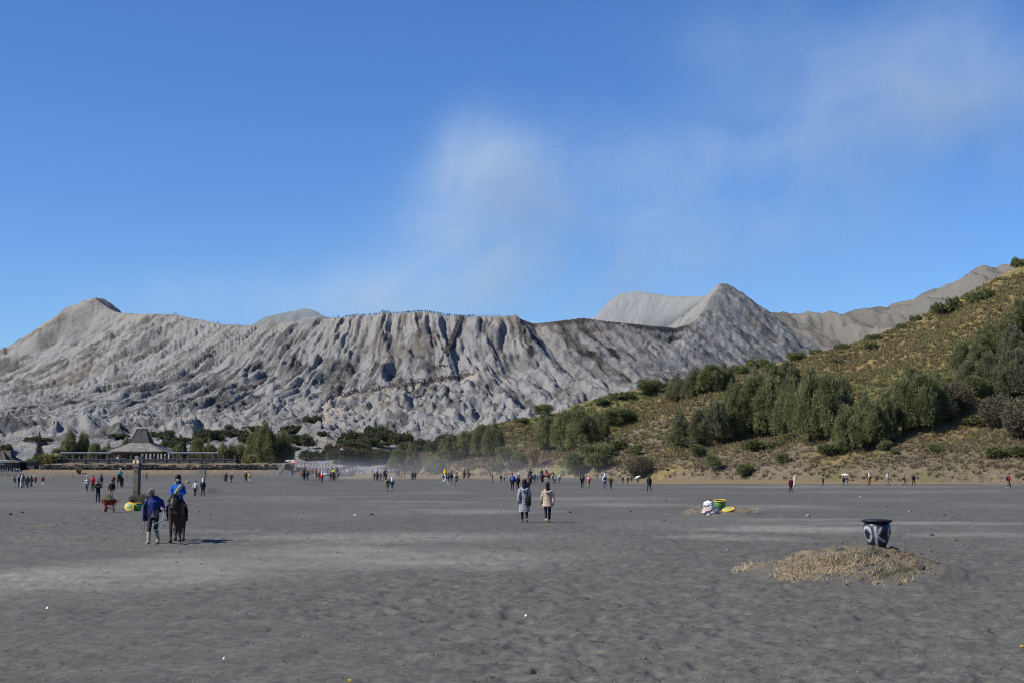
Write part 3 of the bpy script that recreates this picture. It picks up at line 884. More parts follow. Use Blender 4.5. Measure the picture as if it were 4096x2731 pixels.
M_CAS = mat('casuarina_needles', (0.185, 0.200, 0.088), 0.8, 0.35, 0.35, translucent=0.42, col2=(0.290, 0.295, 0.135), k=0.95)
M_CAS2 = mat('grey_needles', (0.175, 0.180, 0.098), 0.85, 0.3, 0.35, translucent=0.42, col2=(0.26, 0.26, 0.15), k=0.95)
M_BUSH = mat('bush_leaves', (0.161, 0.190, 0.081), 0.75, 0.35, 0.6, translucent=0.45, col2=(0.265, 0.287, 0.121), k=0.95)
M_LIME = mat('fern_leaves', (0.10, 0.125, 0.04), 0.8, 0.3, 0.8, translucent=0.3, col2=(0.17, 0.18, 0.07), k=0.95)
M_TWIG = mat('bare_twigs', (0.130, 0.112, 0.070), 0.9, 0.25, 0.8, translucent=0.2, col2=(0.185, 0.162, 0.105))
M_BARK = mat('bark', (0.075, 0.06, 0.048), 0.95, 0.3, 4)
M_REED = mat('reed_leaves', (0.22, 0.22, 0.075), 0.8, 0.35, 1.5, translucent=0.3, col2=(0.36, 0.33, 0.15))
M_STRAW = mat('straw', (0.30, 0.22, 0.105), 0.85, 0.3, 2.0, translucent=0.25, col2=(0.42, 0.32, 0.17))
M_CON = mat('cypress_leaves', (0.045, 0.060, 0.03), 0.8, 0.3, 1.0, col2=(0.08, 0.10, 0.045))

def plumes(seed, n, h, w, up=1.0):
    r = random.Random(seed); L = []
    for k in range(n):
        f = (k + .5) / n; a = k * 2.399 + r.uniform(-.4, .4); q = math.sqrt(f) * w * .38
        top = h * (1 - 0.45 * f ** 1.2) * r.uniform(.80, 1.0)
        sz = top * r.uniform(.30, .42); sx = w * r.uniform(.09, .145)
        L.append(((q * math.cos(a), q * math.sin(a), top - sz), (sx, sx, sz)))
        if r.random() < .8:
            L.append(((q * 1.15 * math.cos(a + .3), q * 1.15 * math.sin(a + .3), top * r.uniform(.25, .42)), (sx * 1.15, sx * 1.15, top * .26)))
    return L

def rlobes(seed, n, h, w):
    r = random.Random(seed); L = [((0, 0, h * .45), (w * .30, w * .30, h * .42))]
    for k in range(n):
        a = r.uniform(0, 6.28); q = r.uniform(.15, .36) * w; s = r.uniform(.14, .24) * w
        L.append(((q * math.cos(a), q * math.sin(a), h * r.uniform(.25, .72)), (s, s, s * r.uniform(.7, 1.1) * h / w)))
    return L

CAS = [crown_mesh('crown', plumes(20 + k, 18, 10, 6.5), 15000, 0.12, 0.36, 0.3, 30 + k, 0.32) for k in range(4)]
CAS_T = [trunk_mesh('trunk', 9.0, 0.22, 5, 40 + k) for k in range(2)]
BSH = [crown_mesh('crown', rlobes(50 + k, 13, 10, 12), 7000, 0.28, 0.5, 0.2, 60 + k) for k in range(4)]
BSH_T = [trunk_mesh('stem', 6.5, 0.3, 6, 70, 0.4)]
def spread_lobes(seed, n, h, w):
    r = random.Random(seed); L = []
    for k in range(n):
        a = r.uniform(0, 6.28); q = math.sqrt(r.random()) * .42 * w; s = r.uniform(.08, .17) * w
        L.append(((q * math.cos(a), q * math.sin(a), h * r.uniform(.02, .45) * (1 - .9 * q / w)), (s, s, h * r.uniform(.25, .5))))
    return L
LOW = [crown_mesh('crown', spread_lobes(80 + k, 16, 5, 14), 2200, 0.6, 1.0, 0.3, 90 + k) for k in range(2)]

def twig_mesh(seed, n=900):
    r = np.random.default_rng(seed)
    u = sph(n, r); u[:, 2] = np.abs(u[:, 2]) * 0.9 + 0.1
    base = u * np.array([2.2, 2.2, 2.6]) * r.random((n, 1)) ** .6 + np.array([0, 0, .5])
    V, Q = leaf_quads(base, u + r.normal(size=(n, 3)) * .5 + np.array([0, 0, .5]), 0.17, 2.6, r=r)
    base2 = u[: n] * np.array([4.6, 4.6, 6.4]) * (0.55 + 0.45 * r.random((n, 1))) + np.array([0, 0, 2.0])
    V2, Q2 = leaf_quads(base2, u + r.normal(size=(n, 3)) * .8, 0.13, 1.5, r=r)
    base3 = sph(1500, r) * np.array([4.8, 4.8, 4.2]) * (0.7 + 0.35 * r.random((1500, 1))) + np.array([0, 0, 5.0]); base3 = base3[base3[:, 2] > .5]
    V3, Q3 = leaf_quads(base3, r.normal(size=(len(base3), 3)), 0.30, 0.55, r=r)
    return mesh_np('twigs', np.concatenate([V, V2, V3]), np.concatenate([Q, Q2 + len(V), Q3 + len(V) + len(V2)]))
TWG = [twig_mesh(100 + k) for k in range(3)]

def reed_mesh(name, seed, n=420, h=10, spread=3.5):
    r = np.random.default_rng(seed); V = []; Q = []
    for k in range(n):
        a = r.uniform(0, 6.28); q = spread * .35 * math.sqrt(r.random()); o = np.array([q * math.cos(a), q * math.sin(a), 0.0])
        d = np.array([math.cos(a + r.normal() * .8), math.sin(a + r.normal() * .8), 0]); out = spread * r.uniform(.1, .9); hh = h * r.uniform(.5, 1)
        s = np.array([-d[1], d[0], 0]) * .11
        pts = [o, o + d * out * .25 + [0, 0, hh * .55], o + d * out * .6 + [0, 0, hh * .9], o + d * out + [0, 0, hh * (.75 + .2 * r.random())]]
        b = len(V)
        for i, p in enumerate(pts):
            w = [1, 1.2, .8, .1][i]; V += [p - s * w, p + s * w]
        for i in range(3): Q.append((b + 2 * i, b + 2 * i + 1, b + 2 * i + 3, b + 2 * i + 2))
    return mesh_np(name, np.array(V), np.array(Q))
REED = [reed_mesh('leaves', 110 + k) for k in range(2)]
CON = crown_mesh('crown', [((0, 0, 10 * f), (1.9 * (1 - f) + .12, 1.9 * (1 - f) + .12, 1.3)) for f in np.linspace(.08, .93, 9)], 2600, 0.3, 0.5, 0.5, 120, .3)

def hill_hit(px, py):
    for k in range(40):
        p = HILL.hit(px, py + 5 * k)
        if p is not None: return p
    return hit(px, py)

_used = {}
def place(kind, px, py, hpx, wpx, label, group=None, Y=None, ground=None, cat=None, mat_=None):
    """a plant whose foot shows at a pixel, with its height and width in photograph pixels"""
    if ground is not None: p = ground
    elif Y is not None: p = at(px, py, Y); p.z = surf(p.x, p.y)
    else: p = hill_hit(px, py) if px > 1750 else hit(px, py)
    h = hpx * mpp(p.y); w = wpx * mpp(p.y)
    k = _used.get(kind, 0); _used[kind] = k + 1
    name, crowns, trunks, cm, tm, bw, pn, tn, ct = {
        'cas': ('casuarina_tree', CAS, CAS_T, M_CAS, M_BARK, 6.5, 'crown', 'trunk', 'tree'),
        'grey': ('casuarina_tree', CAS, CAS_T, M_CAS2, M_BARK, 6.5, 'crown', 'trunk', 'tree'),
        'bush': ('bush', BSH, BSH_T, M_BUSH, M_BARK, 10.5, 'crown', 'stem', 'bush'),
        'low': ('low_bush', LOW, None, M_BUSH, None, 12, 'crown', None, 'bush'),
        'lime': ('fern_bush', LOW, None, M_LIME, None, 12, 'crown', None, 'bush'),
        'bare': ('bare_shrub', TWG, None, M_TWIG, None, 9.6, 'twigs', None, 'shrub'),
        'reed': ('reed_clump', REED, None, M_REED, None, 7.0, 'leaves', None, 'reeds'),
        'straw': ('dry_reed_clump', REED, None, M_STRAW, None, 7.0, 'leaves', None, 'reeds'),
        'con': ('cypress_tree', [CON], CAS_T, M_CON, M_BARK, 3.8, 'crown', 'trunk', 'tree')}[kind]
    bh = 5.0 if kind in ('low', 'lime') else 10.0
    rz = (k * 2.399) % 6.28
    root = empty(name, (p.x, p.y, p.z - 0.02 * h), rz, label, cat or ct, group)
    root.scale = (w / bw, w / bw, h / bh)
    me = crowns[k % len(crowns)]
    link(pn, me, cm, root)
    if trunks:
        link(tn, trunks[k % len(trunks)], tm, root)
    return root
for me_, m_ in [(c, M_CAS) for c in CAS] + [(c, M_BUSH) for c in BSH + LOW] + [(c, M_TWIG) for c in TWG] + [(c, M_REED) for c in REED]:
    me_.materials.append(m_)
def obj_mat(o, m_):
    o.material_slots[0].link = 'OBJECT'; o.material_slots[0].material = m_
_place0 = place
def place(kind, *a, **k):
    r = _place0(kind, *a, **k)
    if kind in ('grey', 'lime', 'straw'): obj_mat(r.children[0], {'grey': M_CAS2, 'lime': M_LIME, 'straw': M_STRAW}[kind])
    return r

GB = 'casuarina trees of the big stand on the hillside'
# the big stand of casuarinas in the middle of the hill, left to right
for (px, py, h, w, lb) in [
    (2722, 1782, 150, 95, 'leftmost low casuarina of the big hillside stand, grey green'),
    (2795, 1790, 172, 95, 'narrow grey green casuarina second from the left end of the big stand'),
    (2868, 1765, 195, 100, 'tall narrow casuarina third from the left end of the big stand'),
    (2940, 1745, 235, 120, 'broad casuarina fourth from the left end of the big stand'),
    (3010, 1735, 255, 125, 'dark casuarina fifth from the left end of the big stand'),
    (3085, 1752, 290, 140, 'tall olive casuarina in the middle of the big stand, sunlit on its left'),
    (3165, 1755, 300, 140, 'tall casuarina right of the middle of the big stand'),
    (3240, 1768, 320, 150, 'tallest casuarina of the big stand, with dark shade at its foot'),
    (3312, 1762, 305, 145, 'broad casuarina second from the right end of the big stand'),
    (3372, 1720, 250, 110, 'rightmost casuarina of the big stand, in shade on its right'),
    (3020, 1600, 140, 105, 'small casuarina at the upper left shoulder of the big stand'),
    (3092, 1565, 130, 110, 'casuarina peeping over the top of the big stand'),
    (3150, 1530, 100, 100, 'topmost small casuarina above the big stand')]:
    place('grey' if px < 2900 else 'cas', px, py, h, w, lb, GB)
GC_ = 'casuarina trees of the right stand'
for (px, py, h, w, lb) in [
    (3392, 1795, 205, 125, 'rounded casuarina at the left front of the right hand stand'),
    (3468, 1800, 250, 150, 'big rounded casuarina in front of the right hand stand'),
    (3538, 1775, 220, 115, 'casuarina in the shade between the two right hand clumps'),
    (3612, 1735, 250, 130, 'tall casuarina on the left of the far right clump'),
    (3685, 1725, 272, 145, 'tallest casuarina of the far right clump'),
    (3748, 1690, 230, 120, 'rightmost casuarina of the far right clump'),
    (3655, 1570, 110, 110, 'casuarina top showing behind the far right clump')]:
    place('cas', px, py, h, w, lb, GC_)
for (px, py, h, w, lb) in [
    (3850, 1500, 150, 110, 'dark casuarina left of the pair on the upper right slope'),
    (3912, 1490, 135, 90, 'slim dark casuarina between two others on the upper right slope'),
    (3960, 1425, 150, 120, 'dark casuarina on the steep slope near the right edge'),
    (4030, 1380, 140, 120, 'upper casuarina near the right edge of the hill'),
    (4085, 1335, 160, 120, 'casuarina cut by the right edge of the picture, highest on the slope')]:
    place('cas', px, py, h, w, lb, 'casuarina trees on the upper right slope')
for (px, py, h, w, lb) in [
    (2712, 1612, 130, 100, 'grey casuarina at the left end of the row under the pointed peak'),
    (2778, 1595, 135, 115, 'grey casuarina second in the row under the pointed peak'),
    (2842, 1572, 135, 120, 'dark casuarina third in the row under the pointed peak'),
    (2890, 1548, 105, 100, 'casuarina at the right end of the row under the pointed peak')]:
    place('grey' if px < 2800 else 'cas', px, py, h, w, lb, 'casuarina trees in the row under the pointed peak')
for (px, py, h, w, lb) in [
    (2195, 1795, 140, 115, 'left casuarina of the dark clump in the centre of the hill foot'),
    (2262, 1805, 182, 130, 'tall casuarina second from left in the central clump'),
    (2328, 1805, 192, 140, 'tallest casuarina of the central clump'),
    (2385, 1775, 150, 110, 'right casuarina of the central clump, dark on its shaded side'),
    (2305, 1700, 90, 100, 'casuarina showing above the central clump')]:
    place('cas', px, py, h, w, lb, 'casuarina trees of the central clump')
place('bush', 2590, 1575, 66, 95, 'single round dark tree on the crest left of the casuarina row', cat='tree')
place('bush', 2167, 1668, 58, 72, 'lone round tree standing on the low crest in the centre', cat='tree')
for (px, py, h, w, lb) in [
    (1862, 1830, 118, 95, 'casuarina at the left of the dusty clump left of centre'),
    (1925, 1828, 150, 95, 'tall casuarina in the dusty clump left of centre'),
    (1972, 1832, 168, 95, 'tallest pointed casuarina of the dusty clump left of centre'),
    (1795, 1848, 112, 105, 'hazy casuarina standing apart left of the dusty clump'),
    (1745, 1856, 75, 90, 'low hazy casuarina at the left foot of the dusty clump'),
    (1590, 1822, 118, 85, 'left one of the two casuarinas in the dust at the end of the hill'),
    (1642, 1818, 128, 88, 'right one of the two casuarinas in the dust at the end of the hill')]:
    place('cas', px, py, h, w, lb, 'casuarina trees at the low end of the hill', Y=330 if px < 1760 else None)
# bare grey shrubs at the right edge
for (px, py, h, w, lb) in [
    (3830, 1650, 140, 130, 'bare grey brown shrub left of the dark green bush near the right edge'),
    (3990, 1712, 150, 140, 'bare twiggy shrub on the green patch near the right edge'),
    (4088, 1755, 190, 150, 'lowest bare shrub cut by the right edge'),
    (3775, 1685, 110, 130, 'small bare shrub at the right of the casuarina stand'),
    (2560, 1905, 95, 115, 'pale grey bare shrub at the hill foot right of centre'),
    (2060, 1880, 45, 70, 'small bare shrub in front of the central slope')]:
    place('bare', px, py, h, w, lb, 'bare grey shrubs')
for (px, py, h, w, lb) in [
    (3955, 1555, 165, 130, 'dark grey green tree above the dense bush near the right edge'),
    (4065, 1590, 230, 150, 'largest dark tree of the stand cut by the right edge'),
    (4010, 1600, 190, 120, 'dark tree left of the largest one at the right edge'),
    (4055, 1440, 150, 130, 'dark tree under the topmost casuarinas at the right edge'),
    (3875, 1560, 130, 110, 'dark tree at the left end of the stand by the right edge')]:
    place('grey', px, py, h, w, lb, 'dark trees of the stand by the right edge')
# round bushes on the slope and along its foot
for (px, py, h, w, lb) in [
    (3905, 1592, 100, 90, 'dense dark green bush among the bare shrubs near the right edge'),
    (2302, 1900, 105, 95, 'dark bush at the hill foot left of the pale bare shrub'),
    (2392, 1880, 120, 120, 'wide dark bush second left of the pale bare shrub'),
    (2425, 1830, 70, 75, 'rounded bush above the wide dark bush at the hill foot'),
    (2545, 1820, 48, 55, 'small green bush on the brown patch right of centre'),
    (2852, 1880, 72, 70, 'round bush below the left end of the big stand'),
    (2972, 1908, 62, 66, 'round bush at the hill foot below the big stand'),
    (3124, 1852, 45, 50, 'little round tree on the brown slope below the big stand'),
    (2790, 1828, 58, 72, 'bush close under the left end of the big stand'),
    (3542, 1802, 48, 60, 'bush in front of the right hand stand'),
    (3745, 1812, 42, 58, 'dark bush alone on the brown slope at right'),
    (3580, 1815, 22, 34, 'tiny dark bush left of the lone bush on the brown slope'),
    (1990, 1893, 48, 56, 'small pale bush at the edge of the sand in the centre'),
    (2020, 1845, 70, 90, 'bush at the right foot of the dusty clump'),
    (2075, 1860, 60, 80, 'grey bush between the dusty clump and the central clump'),
    (2440, 1700, 75, 90, 'dark bush in the hollow right of the central clump'),
    (2510, 1690, 62, 80, 'bush beside the rounded grassy knoll'),
    (3555, 1600, 50, 60, 'bush in the gap between the two large stands')]:
    place('bush', px, py, h, w, lb, 'round bushes on the hill')
for (px, py, h, w, lb) in [
    (3782, 1248, 40, 110, 'flat dark bush on the skyline where the hill meets the ribbed ridge'),
    (3812, 1235, 52, 60, 'dark bush on the skyline, right one of a pair'),
    (3905, 1205, 42, 120, 'long dark bush just below the skyline at upper right'),
    (3945, 1185, 34, 60, 'small round bush at the upper end of the long bush'),
    (3662, 1282, 24, 40, 'small round bush on the skyline of the hill'),
    (3608, 1310, 18, 44, 'flat bush on the skyline left of the small round one'),
    (3484, 1392, 26, 52, 'bush on the golden slope below the skyline'),
    (3492, 1340, 20, 60, 'low bush right under the skyline of the golden slope'),
    (3345, 1458, 30, 52, 'round bush above the big casuarina stand'),
    (3180, 1425, 30, 80, 'low bushes end of the skyline above the big stand'),
    (3262, 1412, 24, 60, 'low bush on the skyline right of the big stand top'),
    (3370, 1395, 24, 60, 'dark low bush on the skyline above the golden slope'),
    (3030, 1465, 42, 80, 'bush on the skyline under the pointed peak'),
    (2962, 1485, 36, 80, 'bush on the crest just right of the casuarina row'),
    (2655, 1552, 26, 60, 'small bush on the crest beside the single round tree'),
    (2490, 1590, 26, 90, 'flat bush on the crest left of the single round tree'),
    (2420, 1612, 24, 80, 'flat bush on the lower crest above the central clump'),
    (2080, 1690, 24, 60, 'flat bush on the low crest left of the lone round tree'),
    (4085, 1060, 40, 80, 'bush at the very top of the hill by the right edge'),
    (2950, 1560, 34, 80, 'spreading bush between the casuarina row and the big stand')]:
    place('low', px, py, h, w, lb, 'low bushes along the skyline of the hill')
for (px, py, h, w, lb) in [
    (3055, 1795, 40, 160, 'bright green fern patch below the big stand'),
    (3330, 1810, 42, 120, 'green fern patch at the right foot of the big stand'),
    (3990, 1450, 22, 90, 'lime green fern patch between the bare shrubs on the upper right'),
    (3800, 1530, 22, 80, 'lime green fern patch beside the right hand stand'),
    (4040, 1820, 40, 150, 'green fern patch low at the right edge'),
    (3940, 1690, 36, 150, 'green fern strip under the bare shrubs'),
    (2470, 1790, 36, 110, 'olive fern patch right of the central clump'),
    (2050, 1830, 30, 80, 'olive fern patch at the foot of the central slope')]:
    place('lime', px, py, h, w, lb, 'fern patches on the hill')
place('straw', 2132, 1868, 92, 70, 'tall straw coloured reed clump beside the central clump')
place('straw', 2085, 1835, 50, 60, 'lower straw coloured clump left of the tall one')

# belt of plants behind and beside the temple (on the level ground)
for (kind, px, top, w, Y, lb) in [
    ('cas', 275, 1704, 78, 330, 'left one of the two tall trees behind the temple wall at left'),
    ('cas', 330, 1712, 70, 332, 'right one of the two tall trees behind the temple wall at left'),
    ('cas', 378, 1752, 70, 322, 'lower tree right of the two tall ones behind the temple wall'),
    ('cas', 428, 1762, 66, 324, 'dark tree behind the left end of the canopy'),
    ('cas', 505, 1738, 52, 326, 'slim tree close left of the pavilion roof'),
    ('cas', 545, 1752, 42, 328, 'short slim tree beside the pavilion roof'),
    ('bush', 245, 1778, 60, 318, 'dark bush behind the black tiered tower'),
    ('bush', 470, 1778, 60, 322, 'dark bush between the trees left of the pavilion'),
    ('con', 738, 1756, 30, 312, 'small dark pointed cypress right of the pavilion roof'),
    ('cas', 788, 1736, 82, 330, 'grey green tree right of the cypress'),
    ('cas', 838, 1752, 74, 326, 'second tree right of the cypress'),
    ('cas', 888, 1760, 66, 324, 'third tree right of the cypress'),
    ('cas', 925, 1764, 62, 326, 'fourth tree right of the cypress behind the canopy end'),
    ('cas', 962, 1756, 60, 330, 'tree at the right end of the row behind the canopy'),
    ('bush', 708, 1765, 46, 330, 'bush left of the small cypress'),
    ('cas', 1018, 1696, 84, 300, 'left part tree of the big dark pair at the temple corner'),
    ('cas', 1062, 1670, 118, 298, 'tallest dark casuarina at the right corner of the temple'),
    ('cas', 1132, 1708, 98, 301, 'right tree of the big dark pair at the temple corner'),
    ('bush', 1100, 1790, 90, 304, 'dark undergrowth between the two big corner trees'),
    ('bush', 985, 1800, 50, 300, 'bush left of the big corner trees'),
    ('bush', 120, 1826, 60, 268, 'grey green bush right of the gate house'),
    ('bush', 225, 1832, 48, 272, 'dark bush at the left end of the temple wall'),
    ('bush', 155, 1790, 46, 300, 'olive bush between the gate house and the black tower')]:
    p = at(px, 1850, Y); p.z = surf(p.x, p.y)
    a, b = ray(px, top)
    place(kind, px, 0, (CAMZ + b * Y - p.z) / mpp(Y), w, lb, 'plants round the temple', ground=p)
for (px, top, w, Y, lb) in [(188, 1800, 120, 266, 'big yellow green reed clump at the left end of the temple wall'), (1005, 1806, 62, 282, 'yellow reed clump before the big corner trees')]:
    p = at(px, 1860, Y); p.z = surf(p.x, p.y); a, b = ray(px, top)
    place('reed', px, 0, (CAMZ + b * Y - p.z) / mpp(Y), w, lb, ground=p)
p = G(316, 1893); place('reed', 316, 1893, 24, 32, 'small yellow green tuft below the temple terrace', ground=p)

# scrub on the apron of the volcano and round the trail
for (kind, px, py, h, w, lb) in [
    ('low', 1248, 1690, 34, 66, 'dark oval scrub patch left of the pale trail'),
    ('low', 1345, 1830, 62, 105, 'dense bush left of the trail mouth'),
    ('bush', 1235, 1795, 58, 66, 'round bush on the ash knoll left of the trail'),
    ('low', 1200, 1770, 40, 90, 'scrub on the slope left of the trail'),
    ('low', 1172, 1728, 34, 90, 'scrub patch higher on the slope left of the trail'),
    ('low', 1428, 1765, 46, 110, 'scrub right of the trail, upper patch'),
    ('low', 1380, 1790, 40, 90, 'scrub right of the trail, lower patch'),
    ('low', 1500, 1738, 40, 90, 'bush under the ash ridge left of the two hazy casuarinas'),
    ('bush', 1395, 1842, 62, 90, 'round bush right of the trail mouth'),
    ('bush', 1340, 1850, 60, 70, 'round bush at the right side of the trail mouth'),
    ('bush', 1452, 1848, 62, 85, 'grey bush at the edge of the plain right of the trail'),
    ('bush', 1510, 1852, 66, 80, 'hazy bush left of the two hazy casuarinas'),
    ('bush', 1470, 1795, 50, 80, 'bush half way up right of the trail'),
    ('low', 1560, 1760, 30, 70, 'scrub on the ash behind the two hazy casuarinas'),
    ('low', 930, 1745, 34, 110, 'scrub on the lower ash slope behind the temple'),
    ('low', 820, 1742, 26, 90, 'scrub patch left of it on the lower ash slope'),
    ('low', 1010, 1725, 26, 80, 'scrub patch behind the big corner trees'),
    ('low', 470, 1748, 18, 80, 'brown scrub patch above the trees left of the pavilion'),
    ('low', 160, 1765, 22, 100, 'scrub strip on the ash left of the black tower'),
    ('low', 20, 1805, 34, 60, 'dark bush on the ash at the left edge'),
    ('bare', 915, 1715, 22, 34, 'small grey shrub on the ash above the temple'),
    ('low', 1710, 1790, 40, 100, 'scrub on the ash behind the dusty clump'),
    ('low', 1290, 1740, 20, 40, 'tuft beside the trail on the pale ash')]:
    place(kind, px, py, h, w, lb, 'scrub on the lower ash slopes')

M_SCRUB = mat('dark_scrub', (0.088, 0.100, 0.050), 0.85, 0.35, 0.6, translucent=0.3, col2=(0.145, 0.150, 0.08), k=0.95)
for o in [q for q in bpy.data.objects if q.get('group') == 'scrub on the lower ash slopes' and q.parent is None]:
    if not o.name.startswith('bare'): obj_mat(o.children[0], M_SCRUB)
rs = random.Random(19)
for k in range(44):
    px = rs.choice([rs.uniform(640, 1000), rs.uniform(1130, 1560), rs.uniform(1380, 1800)]); py = rs.uniform(1742, 1815) if px < 1130 else rs.uniform(1755, 1838)
    if 1255 < px < 1345: continue
    r0 = place(rs.choice(['low', 'low', 'bush']), px, py, rs.uniform(22, 46), rs.uniform(50, 110), 'dark scrub bush in the belt along the foot of the ash slope', 'scrub belt along the foot of the ash slope')
    obj_mat(r0.children[0], M_SCRUB)

# ------------------------------------------------------------------ ground cover on the hill (nobody could count it)
def tuft(name, seed, n, h, w, spread, m_):
    r = np.random.default_rng(seed)
    P = np.concatenate([r.normal(size=(n, 2)) * spread, np.zeros((n, 1))], 1)
    D = np.concatenate([r.normal(size=(n, 2)) * .55, np.ones((n, 1))], 1)
    V, Q = leaf_quads(P, D, w, h, r=r)
    me = mesh_np(name, V, Q); me.materials.append(m_); return me

def scatter(name, pts, scl, rot, src_meshes, label):
    """points -> instances, one stuff object"""
    me = bpy.data.meshes.new(name)
    me.vertices.add(len(pts)); me.vertices.foreach_set('co', np.asarray(pts, np.float32).ravel())
    attr(me, 'scl', scl); attr(me, 'rot', rot); attr(me, 'pick', np.arange(len(pts)) % len(src_meshes))
    o = link(name, me)
    ng = bpy.data.node_groups.new(name, 'GeometryNodeTree')
    ng.interface.new_socket('Geometry', in_out='INPUT', socket_type='NodeSocketGeometry')
    ng.interface.new_socket('Geometry', in_out='OUTPUT', socket_type='NodeSocketGeometry')
    N, L = ng.nodes, ng.links
    gi, go = N.new('NodeGroupInput'), N.new('NodeGroupOutput')
    jn = N.new('GeometryNodeJoinGeometry')
    def named(n_):
        a = N.new('GeometryNodeInputNamedAttribute'); a.data_type = 'FLOAT'; a.inputs['Name'].default_value = n_; return a.outputs['Attribute']
    mp = N.new('GeometryNodeMeshToPoints'); L.new(gi.outputs[0], mp.inputs[0])
    for k, sm in enumerate(src_meshes):
        holder = bpy.data.objects.new('source', sm)          # not linked to the scene
        oi = N.new('GeometryNodeObjectInfo'); oi.inputs['Object'].default_value = holder
        cmp_ = N.new('FunctionNodeCompare'); cmp_.data_type = 'FLOAT'; cmp_.operation = 'EQUAL'; cmp_.inputs[1].default_value = k; cmp_.inputs['Epsilon'].default_value = 0.1
        L.new(named('pick'), cmp_.inputs[0])
        ip = N.new('GeometryNodeInstanceOnPoints')
        L.new(mp.outputs[0], ip.inputs['Points']); L.new(cmp_.outputs[0], ip.inputs['Selection']); L.new(oi.outputs['Geometry'], ip.inputs['Instance'])
        cb = N.new('ShaderNodeCombineXYZ'); L.new(named('rot'), cb.inputs[2]); L.new(cb.outputs[0], ip.inputs['Rotation'])
        L.new(named('scl'), ip.inputs['Scale'])
        L.new(ip.outputs[0], jn.inputs[0])
    L.new(jn.outputs[0], go.inputs[0])
    md = o.modifiers.new('scatter', 'NODES'); md.node_group = ng
    return tag(o, label, None, None, 'stuff')

M_GOLD = mat('golden_grass', (0.31, 0.25, 0.115), 0.9, 0.35, 0.12, translucent=0.3, col2=(0.45, 0.37, 0.185), coords='Generated')
M_OLIVE = mat('olive_grass', (0.207, 0.207, 0.084), 0.9, 0.35, 0.12, translucent=0.3, col2=(0.314, 0.297, 0.123))
M_FERN = mat('dry_bracken', (0.20, 0.155, 0.10), 0.9, 0.3, 0.12, translucent=0.25, col2=(0.30, 0.235, 0.155))
M_DARK = mat('dark_heath', (0.10, 0.098, 0.062), 0.9, 0.3, 0.12, col2=(0.16, 0.15, 0.095))
def hill_points(n, seed, dens):
    r = np.random.default_rng(seed)
    # even over the picture, thinned by distance so that the cover looks equally thick
    t = r.uniform(-0.14, 0.47, n); Y = 185 + (470 - 185) * r.random(n) ** 1.15
    X = t * Y; h, u, a = hill_base(X, Y)
    ok = (u > 0.5) & (r.random(n) < dens(X, Y, u))
    X, Y = X[ok], Y[ok]
    return np.stack([X, Y, HILL.z(X, Y) - 0.08], 1), r
cl = lambda X, Y: 0.6 * fbm(X / 22, Y / 22, 430, 4) + 0.55 * fbm(X / 5, Y / 5, 433, 4)
defs = [('dry_grass', 90000, 501, lambda X, Y, u: sstep(0.30, -0.15, cl(X, Y) - 0.28 * sstep(70, 160, u)) * sstep(4, 45, u + 14 * fbm(X / 12, Y / 12, 3, 2)), M_GOLD, 0.62, 'golden dry grass covering the upper slope of the hill'),
        ('olive_grass', 60000, 502, lambda X, Y, u: sstep(-0.2, 0.35, cl(X, Y)) * sstep(2, 25, u), M_OLIVE, 0.62, 'olive grass and herbs in patches over the hill'),
        ('bracken', 42000, 503, lambda X, Y, u: sstep(60, 8, u + 20 * fbm(X / 20, Y / 20, 431, 3)), M_FERN, 0.6, 'reddish brown dry bracken along the foot of the hill'),
        ('heath', 26000, 504, lambda X, Y, u: 0.35 * sstep(0.0, 0.45, fbm(X / 7, Y / 7, 505, 4)), M_DARK, 0.5, 'dark low heath scattered over the hill')]
for (nm, n, sd, dens, m_, sz, lb) in defs:
    P, r = hill_points(n, sd, dens)
    ms = [tuft(nm, sd + 10 * k, 16, 0.9, 0.22, 0.30, m_) for k in range(2)]
    scatter(nm, P, sz * (0.55 + 0.8 * r.random(len(P))) * (0.8 + 0.5 * sstep(220, 420, P[:, 1])), r.uniform(0, 6.28, len(P)), ms, lb)

# ================================================================== TEMPLE AND OTHER BUILT THINGS
M_THATCH = mat('dark_thatch', (0.070, 0.066, 0.062), 0.95, 0.25, 1.2, bump=0.5, bscale=6, col2=(0.105, 0.098, 0.09))
M_THATCH_L = mat('weathered_roof', (0.20, 0.185, 0.165), 0.95, 0.22, 0.9, bump=0.4, bscale=5, col2=(0.265, 0.245, 0.215))
M_BLACK = mat('black_palm_fibre', (0.022, 0.021, 0.021), 0.95, 0.4, 3, bump=0.6, bscale=10)
M_CONC = mat('grey_concrete', (0.20, 0.195, 0.185), 0.9, 0.2, 2.0, bump=0.3)
M_CONC_D = mat('dark_concrete', (0.115, 0.108, 0.10), 0.92, 0.3, 2.0, bump=0.3)
M_SLATE = mat('pale_metal_sheet', (0.50, 0.53, 0.55), 0.45, 0.12, 0.6, spec=0.5)
M_STONE = mat('black_lava_stone', (0.052, 0.048, 0.045), 0.95, 0.4, 2.5, bump=0.5, col2=(0.085, 0.078, 0.07))
M_WOOD = mat('bleached_wood', (0.33, 0.31, 0.28), 0.9, 0.25, 3)
M_WOOD_D = mat('dark_wood', (0.06, 0.045, 0.035), 0.9, 0.3, 3)
M_RUST = mat('rusty_sheet', (0.30, 0.16, 0.11), 0.8, 0.3, 0.8, col2=(0.62, 0.55, 0.40))
M_GAP = mat('interior_shade', (0.012, 0.012, 0.013), 1.0, 0.1, 1)  # near-black colour that stands for the shade inside openings and pots
M_WALLP = mat('grey_plaster', (0.17, 0.155, 0.14), 0.95, 0.2, 1.0)
M_WHITE = mat('white_paint', (0.78, 0.78, 0.77), 0.7, 0.05, 3)
M_TILE = mat('orange_ridge_tile', (0.36, 0.20, 0.12), 0.9, 0.25, 4)

